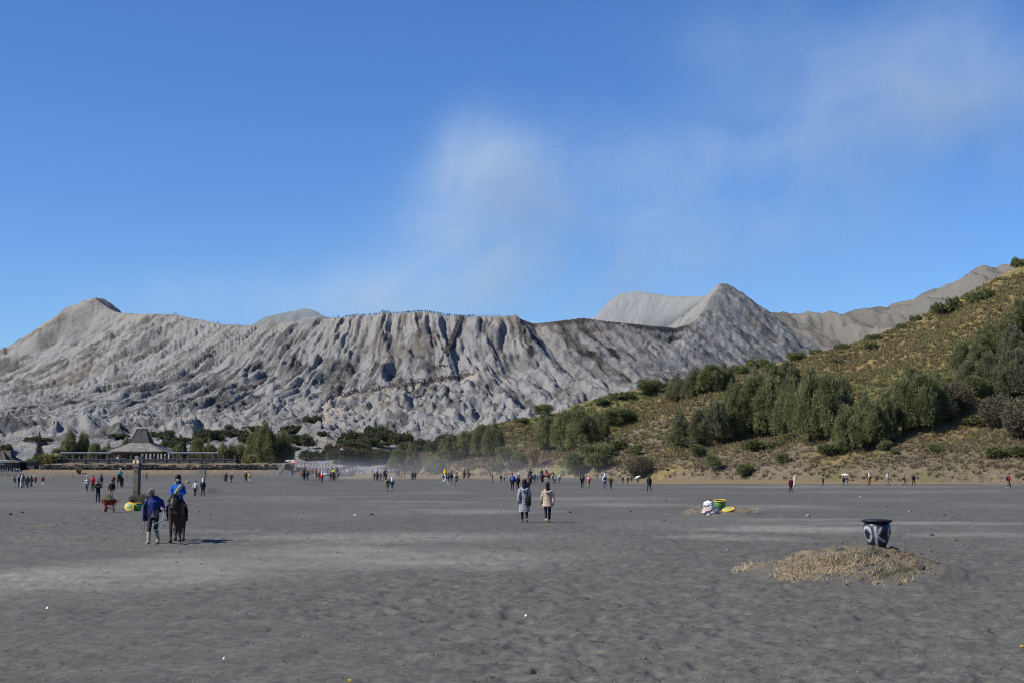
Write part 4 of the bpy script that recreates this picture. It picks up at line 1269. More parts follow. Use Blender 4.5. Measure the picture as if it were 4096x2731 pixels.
def Pz(px, py, Y):            # x, z in the plane at depth Y
    p = at(px, py, Y); return p.x, p.z

# terrace the temple stands on
def terrace():
    Y0, Y1 = 258.6, 345.0
    x0, x1 = Pz(225, 0, Y0)[0], Pz(1165, 0, Y0)[0]
    n = 60; m = MB(); rowf, rowt, rowb = [], [], []
    for k in range(n + 1):
        x = x0 + (x1 - x0) * k / n; r = random.Random(k)
        rowf.append((x, Y0, 1.2)); rowt.append((x, Y0 + r.uniform(0, .5), 2.75 + r.uniform(-.06, .1))); rowb.append((x * Y1 / Y0 * .98, Y1, 3.0))
    v = rowf + rowt + [(x, Y0 + 6, 3.0 + random.Random(i + 99).uniform(-.1, .15)) for i, (x, y, z) in enumerate(rowt)] + rowb
    N_ = n + 1; f = []
    for j in range(3):
        for k in range(n): f.append((j * N_ + k, j * N_ + k + 1, (j + 1) * N_ + k + 1, (j + 1) * N_ + k))
    m.add(v, f)
    m.add([rowf[0], rowt[0], (x0, Y1, 3.0), (x0, Y1, 0)], [(0, 1, 2, 3)])
    m.add([rowf[-1], rowt[-1], (rowb[-1][0], Y1, 3.0), (rowb[-1][0], Y1, 0)], [(3, 2, 1, 0)])
    mt = mat('terrace_earth', (0.12, 0.10, 0.075), 0.95, 0.35, 0.5, bump=0.5, bscale=3, col2=(0.30, 0.22, 0.12))
    return tag(m.build('terrace', mt), 'low earth terrace under the temple', None, None, 'structure')
terrace()

def stone_wall():
    root = empty('retaining_wall', at(690, 1885, 257.5), label='dark lava stone retaining wall in front of the temple terrace', cat='wall')
    root.location.z = 1.5
    m = MB(); r = random.Random(5); Y = 257.6
    x0, x1 = Pz(222, 0, Y)[0], Pz(1150, 0, Y)[0]
    z = 1.45; row = 0
    while z < 2.78:
        x = x0 + r.uniform(-.2, .2)
        while x < x1:
            w = r.uniform(.28, .62); h = r.uniform(.24, .34)
            if z + h > 2.62 + .18 * math.sin(x * .35) + r.uniform(0, .12): x += w; continue
            M = Euler((r.uniform(-.2, .2), r.uniform(-.15, .15), r.uniform(-.25, .25))).to_matrix()
            m.box((x - root.location.x, Y + r.uniform(-.12, .12) - root.location.y, z + h / 2 - root.location.z), (w * 1.02, .6, h * 1.05), M=M, top=r.uniform(.7, .92))
            x += w
        z += .25; row += 1
    o = m.build('stones', M_STONE, root); tag(o, kind='stuff')
    m = MB().box(((x0 + x1) / 2 - root.location.x, .65, -.35), (x1 - x0, 1.0, 1.9))
    m.build('wall_core', M_STONE, root)
stone_wall()

def perimeter_wall():
    Y = 268.0
    posts = [252 + 44.94 * k for k in range(17)]
    x0 = Pz(posts[0], 0, Y)[0]
    root = empty('perimeter_wall', (x0, Y, 2.9), label='long grey perimeter wall of the temple with square posts', cat='wall')
    pm = MB().box((0, 0, .62), (.34, .40, 1.5)).box((0, 0, 1.44), (.46, .5, .12)).box((0, 0, 1.60), (.24, .24, .2), top=.45).mesh('post')
    dx = Pz(posts[1], 0, Y)[0] - x0
    pw = dx - .36
    pn = MB().box((0, 0, .38), (pw, .18, 1.0)).mesh('panel')
    cp = MB().box((0, -.02, .94), (pw, .34, .10)).mesh('coping')
    pm.materials.append(M_CONC_D); pn.materials.append(M_CONC_D); cp.materials.append(M_CONC)
    for k in range(17):
        o = link('post', pm, None, root, (k * dx, 0, 0))
        if k < 16:
            pl_ = link('panel', pn, None, root, (k * dx + dx / 2, 0, 0)); link('coping', cp, None, pl_)
perimeter_wall()

def frustum(m, c, a, za, b, zb, mi=0):
    """four sided roof piece from half sizes a at za to b at zb"""
    v = []
    for (hx, hy), z in ((a, za), (b, zb)):
        v += [(c[0] - hx, c[1] - hy, z), (c[0] + hx, c[1] - hy, z), (c[0] + hx, c[1] + hy, z), (c[0] - hx, c[1] + hy, z)]
    m.add(v, [(0, 1, 5, 4), (1, 2, 6, 5), (2, 3, 7, 6), (3, 0, 4, 7), (4, 5, 6, 7), (3, 2, 1, 0)], mi)

def pavilion():
    Y = 286.0
    c, _ = Pz(608, 0, Y); zb = 3.0
    root = empty('pavilion', (c, Y, zb), label='open temple pavilion with a tall stepped grey roof', cat='pavilion')
    z = lambda py: Pz(0, py, Y)[1] - zb
    w = mpp(Y)
    ez, mz, tz = z(1805), z(1771), z(1717)
    m = MB(); frustum(m, (0, 0), (111 * w, 5.5), ez, (40 * w, 2.0), mz); lr = m.build('lower_roof', M_THATCH_L, root)
    m = MB(); frustum(m, (0, 0), (38.5 * w, 1.9), mz + .005, (18 * w, .55), tz); ur = m.build('upper_roof', M_THATCH, root)
    m = MB().box((0, 0, tz + .06), (38 * w, 1.3, .14)); m.build('ridge_cap', M_THATCH, ur)
    fm = MB()
    fm.box((0, -5.42, ez - .2), (218 * w, .1, .36)).box((0, 5.42, ez - .2), (218 * w, .1, .36)).box((-108.5 * w, 0, ez - .2), (.1, 10.7, .36)).box((108.5 * w, 0, ez - .2), (.1, 10.7, .36))
    fm.build('fascia', M_WOOD_D, root)
    cm = MB().box((0, 0, (ez - .3) / 2), (.34, .34, ez - .3)).box((0, 0, .2), (.55, .55, .4)).mesh('column'); cm.materials.append(M_CONC_D)
    for iy, y in enumerate((-4.6, -1.6, 1.6, 4.6)):
        for ix, x in enumerate((-4.7, -1.75, 1.75, 4.7)):
            link('column', cm, None, root, (x, y, 0))
    MB().box((0, 0, .1), (10.6, 10.6, .3)).build('floor_slab', M_CONC, root)
    for sx in (-1, 1):
        for sy in (-1, 1):
            MB().tube([(sx * 111 * w, sy * 5.5, ez + .03), (sx * 40 * w, sy * 2, mz + .03)], .09, 5).build('hip_ridge', M_THATCH, lr)
            MB().tube([(sx * 38.5 * w, sy * 1.9, mz), (sx * 18 * w, sy * .55, tz)], .09, 5).build('hip_ridge', M_THATCH, ur)
pavilion()

def canopy(px0, px1, posts, label):
    Y = 276.0
    x0, x1 = Pz(px0, 0, Y)[0], Pz(px1, 0, Y)[0]; zt = Pz(0, 1807, Y)[1]
    root = empty('canopy', ((x0 + x1) / 2, Y, 3.0), label=label, cat='canopy', group='flat canopies beside the pavilion')
    n = 4; wd = (x1 - x0) / n
    for k in range(n):
        MB().box((x0 - root.location.x + wd * (k + .5), 0, zt - 3.0 - .1), (wd - .06, 2.6, .16)).build('roof_sheet', M_SLATE, root)
    MB().box((0, -1.22, zt - 3.0 - .27), (x1 - x0, .08, .16)).box((0, 1.22, zt - 3.0 - .27), (x1 - x0, .08, .16)).build('beam', M_CONC, root)
    cm = MB().box((0, 0, (zt - 3.2) / 2), (.28, .28, zt - 3.2)).mesh('post'); cm.materials.append(M_CONC_D)
    for p in posts:
        for y in (-1.0, 1.0): link('post', cm, None, root, (Pz(p, 0, Y)[0] - root.location.x, y, 0))
canopy(298, 498, (322, 373, 424, 478), 'flat pale canopy on posts left of the pavilion')
canopy(714, 912, (738, 790, 842, 893), 'flat pale canopy on posts right of the pavilion')

def tower():
    Y = 292.0; c, _ = Pz(209.5, 0, Y); w = mpp(Y); zb = 3.0
    root = empty('tiered_tower', (c, Y, zb), label='narrow black tiered shrine tower left of the pavilion', cat='tower')
    z = lambda py: Pz(0, py, Y)[1] - zb
    MB().box((0, 0, z(1818) / 2), (30 * w, 30 * w, z(1818))).build('body', M_BLACK, root)
    n = 11
    for k in range(n):
        f = k / (n - 1); z0 = z(1818) + (z(1736) - z(1818)) * f; hw = (16 * (1 - f) + 3.2 * f) * w; hh = (z(1736) - z(1818)) / (n - 1) * .72
        m = MB(); frustum(m, (0, 0), (hw, hw), z0, (hw * .62, hw * .62), z0 + hh); m.box((0, 0, z0 + hh + .12), (hw * 1.0, hw * 1.0, .45))
        m.build('roof_tier', M_BLACK, root)
    MB().tube([(0, 0, z(1737)), (0, 0, z(1727))], [.14, .03], 6).build('finial', M_BLACK, root)
tower()

def hut():
    Y = 272.0; x0, x1 = Pz(222, 0, Y)[0], Pz(275, 0, Y)[0]; zb = 3.0
    root = empty('shed', ((x0 + x1) / 2, Y, zb), label='small dark shed with a rusty and cream sheet roof behind the wall', cat='shed')
    zt = Pz(0, 1827, Y)[1] - zb; w = x1 - x0
    MB().box((0, .6, zt / 2), (w * .86, 1.6, zt)).build('wall', M_WOOD_D, root)
    m = MB(); m.add([(-w / 2, -.5, zt), (w / 2, -.5, zt), (w / 2, 1.7, zt + .62), (-w / 2, 1.7, zt + .62), (-w / 2, -.5, zt + .06), (w / 2, -.5, zt + .06), (w / 2, 1.7, zt + .68), (-w / 2, 1.7, zt + .68)],
          [(3, 2, 1, 0), (4, 5, 6, 7), (0, 1, 5, 4), (1, 2, 6, 5), (2, 3, 7, 6), (3, 0, 4, 7)])
    m.build('roof', M_RUST, root)
hut()

def gatehouse():
    Y = 252.0; zb = 1.3; w = mpp(Y)
    c, _ = Pz(42, 0, Y); z = lambda py: Pz(0, py, Y)[1] - zb
    root = empty('gatehouse', (c, Y + 2.6, zb), label='gate building with a steep grey hipped roof at the left edge', cat='building')
    X = lambda px: Pz(px, 0, Y)[0] - c
    MB().box(((X(-30) + X(80)) / 2, .4, z(1858) / 2 - .4), (X(80) - X(-30), 4.4, z(1858) + .8)).build('wall', M_WALLP, root)
    MB().box((X(10), -1.86, .2), (1.2, .1, 1.9)).build('door_shade', M_GAP, root)  # panel on the solid wall, painted as the shade of an open door
    MB().box((X(80) + .06, .4, .1), (.1, 3.0, 1.5)).build('side_opening_shade', M_GAP, root)  # same painted shade for the opening in the side wall
    m = MB(); frustum(m, (X(40), .4), (62 * w, 3.3), z(1843), (27 * w, 1.5), z(1836)); m.build('eaves_roof', M_THATCH_L, root)
    m = MB(); frustum(m, (X(42), .4), (26 * w, 1.45), z(1836) + .01, (3 * w, .3), z(1800)); m.build('upper_roof', M_THATCH, root)
    m = MB()
    for sx in (-1, 1): m.tube([(X(42) + sx * 26 * w, -1.05, z(1836)), (X(42) + sx * 3 * w, .1, z(1800))], .07, 5)
    m.build('ridge_tile', M_TILE, root)
    MB().box((X(47), -2.75, z(1847)), (66 * w, .12, .16)).build('eaves_board', M_WHITE, root)
    MB().box((X(54), -2.2, z(1855)), (44 * w, .12, .14)).build('eaves_board', M_WHITE, root)
    MB().box((X(47), -2.4, z(1851)), (62 * w, .5, .10)).build('awning', M_CONC, root)
    for px in (27, 79): MB().box((X(px), -2.2, z(1850) / 2 - .3), (.26, .26, z(1850) + .6)).build('column', M_CONC_D, root)
    # big roof behind
    Y2 = 262.0; c2, _ = Pz(62, 0, Y2); zb2 = 2.0
    r2 = empty('hall', (c2, Y2 + 3, zb2), label='hall with a wide concave grey roof behind the gate building', cat='building')
    z2 = lambda py: Pz(0, py, Y2)[1] - zb2; w2 = mpp(Y2)
    m = MB(); frustum(m, (0, 0), (52 * w2, 3.2), z2(1845), (30 * w2, 1.6), z2(1828)); m.build('lower_roof', M_THATCH, r2)
    m = MB(); frustum(m, (0, 0), (29 * w2, 1.55), z2(1828) + .01, (17 * w2, .25), z2(1802)); m.build('upper_roof', M_THATCH, r2)
    m = MB().box((0, 0, z2(1802) + .06), (34 * w2, .5, .14)); m.build('ridge_tile', M_TILE, r2)
    MB().box((0, 0, z2(1847) / 2), (78 * w2, 4.6, z2(1847))).build('wall', M_WALLP, r2)
    # low dark hut with a doorway
    Y3 = 258.0; x0, x1 = Pz(137, 0, Y3)[0], Pz(192, 0, Y3)[0]; zb3 = 1.7
    r3 = empty('store', ((x0 + x1) / 2, Y3, zb3), label='low dark store with an open doorway beside the reed clump', cat='building')
    zt = Pz(0, 1848, Y3)[1] - zb3
    MB().box((0, 1.2, zt / 2 - .1), (x1 - x0, 2.4, zt + .2)).build('wall', M_CONC_D, r3)
    MB().box((-.62, -.03, .85), (.85, .08, 1.7)).build('doorway', M_GAP, r3)  # no real hole: black panel paints the shade in the doorway
    m = MB().box((0, 1.2, zt + .1), (x1 - x0 + .4, 2.8, .14)); m.build('roof', M_THATCH, r3)
gatehouse()

def fence(name, pts, h, r, m_, label, lean=(), wire=True):
    P = [G(px, py) for px, py in pts]
    root = empty(name, P[0], label=label, cat='fence')
    rr = random.Random(len(pts))
    pm = MB().tube([(0, 0, -.2), (.01, 0, h * .5), (0, .01, h)], [r, r * .95, r * .8], 6).mesh('post', True); pm.materials.append(m_)
    for k, p in enumerate(P):
        o = link('post', pm, None, root, p - P[0]); o.rotation_euler = (rr.uniform(-.04, .04), rr.uniform(-.05, .05) + (.32 if k in lean else 0), rr.uniform(0, 6))
        o.scale = (1, 1, rr.uniform(.9, 1.12))
    if wire:
        m = MB()
        for hz in (.5, .9): m.tube([p - P[0] + Vector((0, 0, h * hz)) for p in P], .006, 3)
        m.build('wire', M_CONC_D, root)
fence('wire_fence', [(177, 1913), (214, 1913), (251, 1912), (289, 1912), (327, 1911), (363, 1911), (400, 1911), (436, 1911), (474, 1911), (508, 1910), (572, 1909), (611, 1910), (646, 1910), (683, 1910), (715, 1910), (751, 1910), (788, 1909), (825, 1908), (862, 1908), (898, 1908), (935, 1907), (972, 1907), (1008, 1906), (1043, 1906), (1073, 1906), (1096, 1905)],
      1.12, .055, M_WOOD, 'row of thin bleached fence posts across the sand before the temple', lean=(9,))
rr_ = random.Random(3)
fence('stake_fence', [(1 + 7.5 * k + rr_.uniform(-2, 2), 1904 + (k % 2) * 3 - k * .7) for k in range(11)], 1.25, .05, M_WOOD, 'cluster of bleached stakes in front of the gate building', wire=False)
fence('stake_fence', [(1116 + 2.6 * k, 1903 - 2.9 * k) for k in range(11)], 1.3, .05, M_WOOD, 'line of bleached stakes running back at the temple corner', wire=False)
fence('wire_fence', [(258 + 27.5 * k, 1862) for k in range(1)], .9, .045, M_WOOD, 'single thin post beside the terrace wall')

def flag(px, py, Y, h, label):
    p = at(px, py, Y)
    root = empty('flag', (p.x, p.y, p.z), label=label, cat='flag')
    MB().tube([(0, 0, -h), (0, 0, .1)], .03, 5).build('pole', M_WOOD, root)
    def cloth(z0, z1, m_, nm):
        m = MB(); n = 8; v = []
        for k in range(n + 1):
            x = .02 + .9 * k / n; y = .08 * math.sin(k * 1.1)
            v += [(x, y, z0 - .12 * (k / n)), (x, y, z1 - .12 * (k / n)), (x, y + .012, z0 - .12 * (k / n)), (x, y + .012, z1 - .12 * (k / n))]
        f = []
        for k in range(n):
            a = 4 * k; b = a + 4
            f += [(a, b, b + 1, a + 1), (a + 3, b + 3, b + 2, a + 2), (a + 1, b + 1, b + 3, a + 3), (a + 2, b + 2, b, a)]
        m.add(v, f); m.build(nm, m_, root)
    cloth(-.3, .02, mat('flag_red', (0.55, .03, .03), .8), 'red_band'); cloth(-.63, -.3, M_WHITE, 'white_band')
flag(464, 1819, 274, 2.0, 'red and white flag under the left canopy')
flag(1360, 1786, 330, 4.0, 'red and white flag above the bushes by the trail')

# ---- stone pillar in the sand
M_PIL = mat('pillar_stone', (0.115, 0.098, 0.080), 0.95, 0.3, 2.2, bump=0.5, bscale=18, col2=(0.165, 0.142, 0.115))
M_TANB = mat('tan_block', (0.80, 0.60, 0.40), 0.9, 0.12, 4)
def pillar():
    p = G(546, 2006); w = mpp(p.y)
    root = empty('stone_pillar', p, R(-16), 'square stone pillar with a carved head standing on the sand at left', 'pillar')
    H = lambda py: (2006 - py) * w
    MB().box((0, 0, H(1996)), (36 * w, 36 * w, H(1986) * .35)).box((0, 0, H(1990)), (30 * w, 30 * w, H(1984) * .3)).box((0, 0, H(2004)), (42 * w, 42 * w, 10 * w)).build('stepped_base', M_PIL, root, bevel=.01)
    MB().box((0, 0, (H(1988) + H(1866)) / 2), (22 * w, 22 * w, H(1866) - H(1988)), top=.97).build('shaft', M_PIL, root, bevel=.01)
    m = MB(); frustum(m, (0, 0), (11.5 * w, 11.5 * w), H(1871), (14 * w, 14 * w), H(1866)); m.box((0, 0, (H(1866) + H(1853)) / 2), (28 * w, 28 * w, 13 * w)); m.build('collar', M_PIL, root)
    bm_ = MB().box((0, 0, 0), (8.6 * w, 9 * w, 12 * w)).mesh('horn'); bm_.materials.append(M_TANB)
    for sx in (-1, 1):
        for sy in (-1, 1): link('horn', bm_, None, root, (sx * 8.6 * w, sy * 9.4 * w, H(1846.5)))
    MB().box((0, 0, (H(1853) + H(1823)) / 2), (16.5 * w, 16.5 * w, 30 * w), top=.94).build('head', M_CONC, root, bevel=.012)
    return root
PIL = pillar()

# ---- glazed pots with lids
M_GREEN = mat('green_paint', (0.10, 0.27, 0.06), 0.45, 0.15, 5, spec=0.5)
M_LGREEN = mat('pale_green_paint', (0.30, 0.42, 0.16), 0.5, 0.15, 5, spec=0.4)
M_YEL = mat('yellow_paint', (0.78, 0.50, 0.04), 0.5, 0.1, 5, spec=0.4)
POTP = [(0.17, 0.0), (0.20, 0.03), (0.235, 0.11), (0.285, 0.24), (0.312, 0.36), (0.316, 0.44), (0.30, 0.51), (0.272, 0.555)]
RIMP = [(0.272, 0.556), (0.318, 0.565), (0.345, 0.585), (0.345, 0.605), (0.325, 0.618), (0.27, 0.615), (0.255, 0.60)]
def pot(loc, s, rot, label, body_m, rim_m, name='planter_pot', hi=False):
    root = empty(name, loc, 0, label, 'pot', s=s); root.rotation_euler = rot
    inner = [(0.245, 0.60), (0.262, 0.52), (0.29, 0.40), (0.25, 0.2), (0.16, 0.05)]
    MB().lathe(POTP, 40).build('body', body_m, root, smooth=True)
    MB().lathe(RIMP + [(0.262, 0.562)], 40, cap=False).build('rim', rim_m, root, smooth=True)
    MB().lathe(inner, 32, cap=False).build('inside', M_GAP, root, smooth=True)  # inner wall near-black, the pot's inner shade put into its colour
    return root
def lid(loc, s, rot, label, top_m, rim_m):
    root = empty('pot_lid', loc, 0, label, 'lid', s=s); root.rotation_euler = rot
    MB().lathe([(0.30, 0.0), (0.345, 0.01), (0.345, 0.05), (0.30, 0.065), (0.235, 0.07)], 36).build('rim', rim_m, root, smooth=False)
    MB().lathe([(0.235, 0.0705), (0.225, 0.082), (0.18, 0.10), (0.08, 0.115), (0.001, 0.118)], 36).build('top', top_m, root, smooth=True)
    return root

g1 = G(546, 2042)
w1 = mpp(g1.y)
pot((g1.x - .02, g1.y + .25, g1.z - .02), 38 * w1 / .69, (0, 0, .3), 'green pot with a yellow rim at the foot of the stone pillar', M_GREEN, M_YEL)
lp = G(516, 2042)
lid((lp.x + .02, lp.y - .02, lp.z - .055), 42 * w1 / .69 * .9, (R(62), R(22), R(-12)), 'yellow rimmed pot lid leaning against the green pot by the pillar', M_LGREEN, M_YEL)
for o in bpy.data.objects:
    if o.name.startswith('pot_lid') and o.parent is None: o.location.z += .27

g2 = G(2884, 2040); w2_ = mpp(g2.y)
pot((g2.x - .02, g2.y + .1, g2.z - .03), 49 * w2_ / .69, (R(6), R(-7), .5), 'green pot with a yellow rim tilted on the farther straw mound', M_GREEN, M_YEL)
l2 = G(2910, 2042)
lid((l2.x, l2.y - .25, l2.z + .06), 50 * w2_ / .69, (R(16), R(-14), 0), 'green lid with a yellow edge lying beside the tilted pot', M_LGREEN, M_YEL)

# the black pot with sprayed letters
def spray_material():
    m = bpy.data.materials.new('black_pot_paint'); m.use_nodes = True
    N, L = m.node_tree.nodes, m.node_tree.links; b = N['Principled BSDF']
    b.inputs['Roughness'].default_value = 0.38; b.inputs['Specular IOR Level'].default_value = 0.4
    a = N.new('ShaderNodeAttribute'); a.attribute_name = 'spray'
    n = N.new('ShaderNodeTexNoise'); n.inputs['Scale'].default_value = 30; tc = N.new('ShaderNodeTexCoord'); L.new(tc.outputs['Object'], n.inputs['Vector'])
    mr = N.new('ShaderNodeMath'); mr.operation = 'MULTIPLY_ADD'; mr.inputs[1].default_value = 0.35; mr.inputs[2].default_value = 0.82; L.new(n.outputs['Fac'], mr.inputs[0])
    ml = N.new('ShaderNodeMath'); ml.operation = 'MULTIPLY'; L.new(mr.outputs[0], ml.inputs[0]); L.new(a.outputs['Fac'], ml.inputs[1]); ml.use_clamp = True
    mx = N.new('ShaderNodeMix'); mx.data_type = 'RGBA'; mx.inputs[6].default_value = (.012, .013, .015, 1); mx.inputs[7].default_value = (.72, .76, .82, 1)
    L.new(ml.outputs[0], mx.inputs[0]); L.new(mx.outputs[2], b.inputs['Base Color'])
    return m
def black_pot():
    ppx, ppy = 3510, 2186
    # stands on the back of the near mound
    a, b = ray(ppx, ppy); Ys = np.linspace(27.5, 33, 200); k = np.argmin(np.abs(ground_z(a * Ys, Ys) - (CAMZ + b * Ys) + 0.05)); Y = 30.6
    x = a * Y; zb = CAMZ + b * Y
    s = 119 * mpp(Y) / .69
    root = empty('black_pot', (x, Y, zb), R(-8), 'large black pot with white sprayed letters on the near straw mound', 'pot', s=s)
    nth, prof = 220, []
    zz = np.linspace(0, .555, 90); rr2 = np.interp(zz, [q[1] for q in POTP], [q[0] for q in POTP])
    # smooth the profile
    for _ in range(6): rr2[1:-1] = (rr2[:-2] + rr2[1:-1] * 2 + rr2[2:]) / 4
    th = np.linspace(0, 2 * np.pi, nth, endpoint=False)
    TH, ZZ = np.meshgrid(th, zz); RR = np.repeat(rr2[:, None], nth, 1)
    V = np.stack([RR * np.cos(TH), RR * np.sin(TH), ZZ], -1).reshape(-1, 3)
    idx = np.arange(90 * nth).reshape(90, nth); nx_ = np.roll(idx, -1, 1)
    Q = np.stack([idx[:-1], nx_[:-1], nx_[1:], idx[1:]], -1).reshape(-1, 4)
    me = mesh_np('body', V, Q, True)
    # strokes in (angle from the camera side, height): letters O K and part of a third
    ang = (TH + np.pi / 2 + R(8) + np.pi) % (2 * np.pi) - np.pi        # 0 faces the camera, + to the right
    U_, V_ = ang * .30, ZZ
    sp = np.zeros_like(U_)
    def stroke(pts, w):
        nonlocal sp
        for (a0, b0), (a1, b1) in zip(pts[:-1], pts[1:]):
            dx, dy = a1 - a0, b1 - b0; L2 = dx * dx + dy * dy + 1e-9
            t = np.clip(((U_ - a0) * dx + (V_ - b0) * dy) / L2, 0, 1)
            d = np.hypot(U_ - a0 - t * dx, V_ - b0 - t * dy)
            sp = np.maximum(sp, np.exp(-(d / w) ** 2))
    O = [(-.255 + .125 * math.cos(q), .30 + .155 * math.sin(q)) for q in np.linspace(.2, 6.1, 22)]
    stroke(O, .026); stroke(O[2:9], .036)
    stroke([(-.035, .455), (-.025, .30), (-.01, .10), (.0, .03)], .034)
    stroke([(.085, .44), (.04, .33), (-.02, .27)], .026); stroke([(-.02, .27), (.07, .21), (.17, .155), (.24, .14)], .026)
    stroke([(.04, .40), (.09, .42), (.06, .35)], .02)
    stroke([(.36, .44), (.30, .40), (.285, .33), (.31, .27), (.36, .25)], .026)
    attr(me, 'spray', sp * .5)
    link('body', me, spray_material(), root)
    mk = mat('black_rim', (.022, .022, .024), .5, .2, 8)
    MB().lathe([(0.27, 0.553), (0.30, 0.556), (0.335, 0.575), (0.348, 0.60), (0.348, 0.612), (0.33, 0.622), (0.20, 0.640), (0.05, 0.648), (0.001, 0.65)], 48, cap=False).build('lid', mk, root, smooth=True)
    MB().box((-.10, -.12, -.035), (.27, .25, .075)).build('block', M_CONC, root)
    return root
black_pot()

# ---- sacks
def sack(loc, dims, rz, m_, label, seed, tie=False):
    bm = bmesh.new(); bmesh.ops.create_icosphere(bm, subdivisions=4, radius=1.0)
    for v in bm.verts:
        c = v.co.copy()
        fl = 1 + .18 * math.sin(c.x * 5 + seed) * math.cos(c.z * 6 + seed) + .10 * math.sin(c.y * 11 + c.z * 9 + seed) + .05 * math.sin(c.x * 23 + c.z * 17)
        z = c.z if c.z > -.55 else -.55 + (c.z + .55) * .2
        v.co = Vector((c.x * dims[0] * fl, c.y * dims[1] * fl, (z + .6) * dims[2] * (1 + .1 * math.sin(c.x * 7 + seed))))
    me = bpy.data.meshes.new('sack'); bm.to_mesh(me); bm.free()
    me.polygons.foreach_set('use_smooth', [True] * len(me.polygons))
    o = link('sack', me, m_, None, loc); o.rotation_euler = (0, 0, rz)
    return tag(o, label, 'sack', 'sacks on the farther mound')
M_SACKW = mat('white_sackcloth', (.68, .68, .69), .8, .12, 6, bump=.6, bscale=14)
M_SACKP = mat('pink_sackcloth', (.52, .40, .37), .8, .2, 4, bump=.6, bscale=14, col2=(.72, .62, .60))
M_SACKB = mat('black_plastic_bag', (.02, .02, .022), .4, .2, 6, spec=.5)
s1 = G(2838, 2056)
sack((s1.x, s1.y - .05, s1.z - .05), (.36, .30, .28), .3, M_SACKP, 'pinkish white sack slumped at the foot of the sack pile', 1)
sack((s1.x - .02, s1.y + .12, s1.z + .34), (.27, .24, .19), 1.1, M_SACKW, 'white sack lying on top of the pinkish one', 3)
sack((s1.x + .02, s1.y + .16, s1.z + .60), (.09, .08, .08), .6, M_SACKB, 'small black plastic bag on top of the sacks', 5)
sack((s1.x + .30, s1.y + .14, s1.z - .02), (.16, .2, .22), .6, M_SACKW, 'small pale sack squeezed between the sack pile and the tilted pot', 7)

# ---- wheelbarrow
M_REDP = mat('red_paint', (.26, .025, .02), .5, .25, 8, spec=.4)
M_RUBBER = mat('tyre_rubber', (.02, .02, .02), .8, .2, 8)
def wheelbarrow():
    p = G(434, 2047); w = mpp(p.y)
    root = empty('wheelbarrow', p, R(-62), 'red wheelbarrow standing on the sand left of the stone pillar', 'wheelbarrow')
    m = MB()   # tray: sloping sides, open at the top
    bz, tz = .36, .60
    b = [(-.36, -.18), (.20, -.20), (.20, .20), (-.36, .18)]; t = [(-.58, -.32), (.42, -.34), (.42, .34), (-.58, .32)]
    v = [(x, y, bz) for x, y in b] + [(x, y, tz) for x, y in t] + [(x * .96, y * .95, bz + .02) for x, y in b] + [(x * .96, y * .95, tz) for x, y in t]
    f = [(3, 2, 1, 0)] + [(k, (k + 1) % 4, 4 + (k + 1) % 4, 4 + k) for k in range(4)] + [(8, 9, 10, 11)] + [(12 + k, 12 + (k + 1) % 4, 8 + (k + 1) % 4, 8 + k) for k in range(4)] + [(4 + k, 4 + (k + 1) % 4, 12 + (k + 1) % 4, 12 + k) for k in range(4)]
    m.add(v, f); m.build('tray', M_REDP, root)
    for s in (-1, 1):
        MB().tube([(-.62, s * .06, .19), (-.3, s * .16, .30), (.3, s * .25, .34), (.62, s * .29, .52), (.88, s * .30, .62)], .019, 7).build('handle', M_REDP, root, smooth=True)
        MB().tube([(.12, s * .22, .36), (.20, s * .24, .02), (.05, s * .23, .02), (-.05, s * .2, .34)], .017, 7).build('leg', M_REDP, root, smooth=True)
    MB().tube([(.14, -.23, .2), (.14, .23, .2)], .014, 6).build('brace', M_REDP, root)
    wh = MB().lathe([(.10, -.035), (.175, -.04), (.20, 0), (.175, .04), (.10, .035)], 24, M=Matrix.Rotation(R(90), 3, 'X')).build('wheel', M_RUBBER, root, (-.62, 0, .20), smooth=True)
    MB().lathe([(.02, -.05), (.10, -.036), (.10, .036), (.02, .05)], 18, M=Matrix.Rotation(R(90), 3, 'X')).build('rim', M_REDP, wh)
    # load
    lo = empty('cloth_bundle', (p.x, p.y, p.z + .60), R(-40), 'dark green cloth heaped in the wheelbarrow', 'cloth')
    bm = bmesh.new(); bmesh.ops.create_icosphere(bm, subdivisions=3, radius=1)
    for q in bm.verts:
        c = q.co.copy(); k = max(0, c.z); q.co = Vector((c.x * (.36 - .22 * k) * (1 + .12 * math.sin(9 * c.y)), c.y * (.28 - .15 * k), (c.z if c.z > 0 else c.z * .25) * .26))
    me = bpy.data.meshes.new('cloth'); bm.to_mesh(me); bm.free()
    link('cloth', me, mat('green_cloth', (.045, .06, .025), .9, .3, 6), lo)
wheelbarrow()

# ---- pole standing in the small mound
pp = G(801, 1968)
pm_ = MB().tube([(0, 0, -.3), (.0, 0, 1.5), (.06, 0, 3.05)], [.05, .045, .035], 7).build('wooden_pole', M_WOOD_D, None, (pp.x, pp.y + 1.5, pp.z + .35), smooth=True)
pm_.rotation_euler = (0, R(3), 0)
tag(pm_, 'thin dark pole stuck in the low heap behind the two walkers', 'pole')

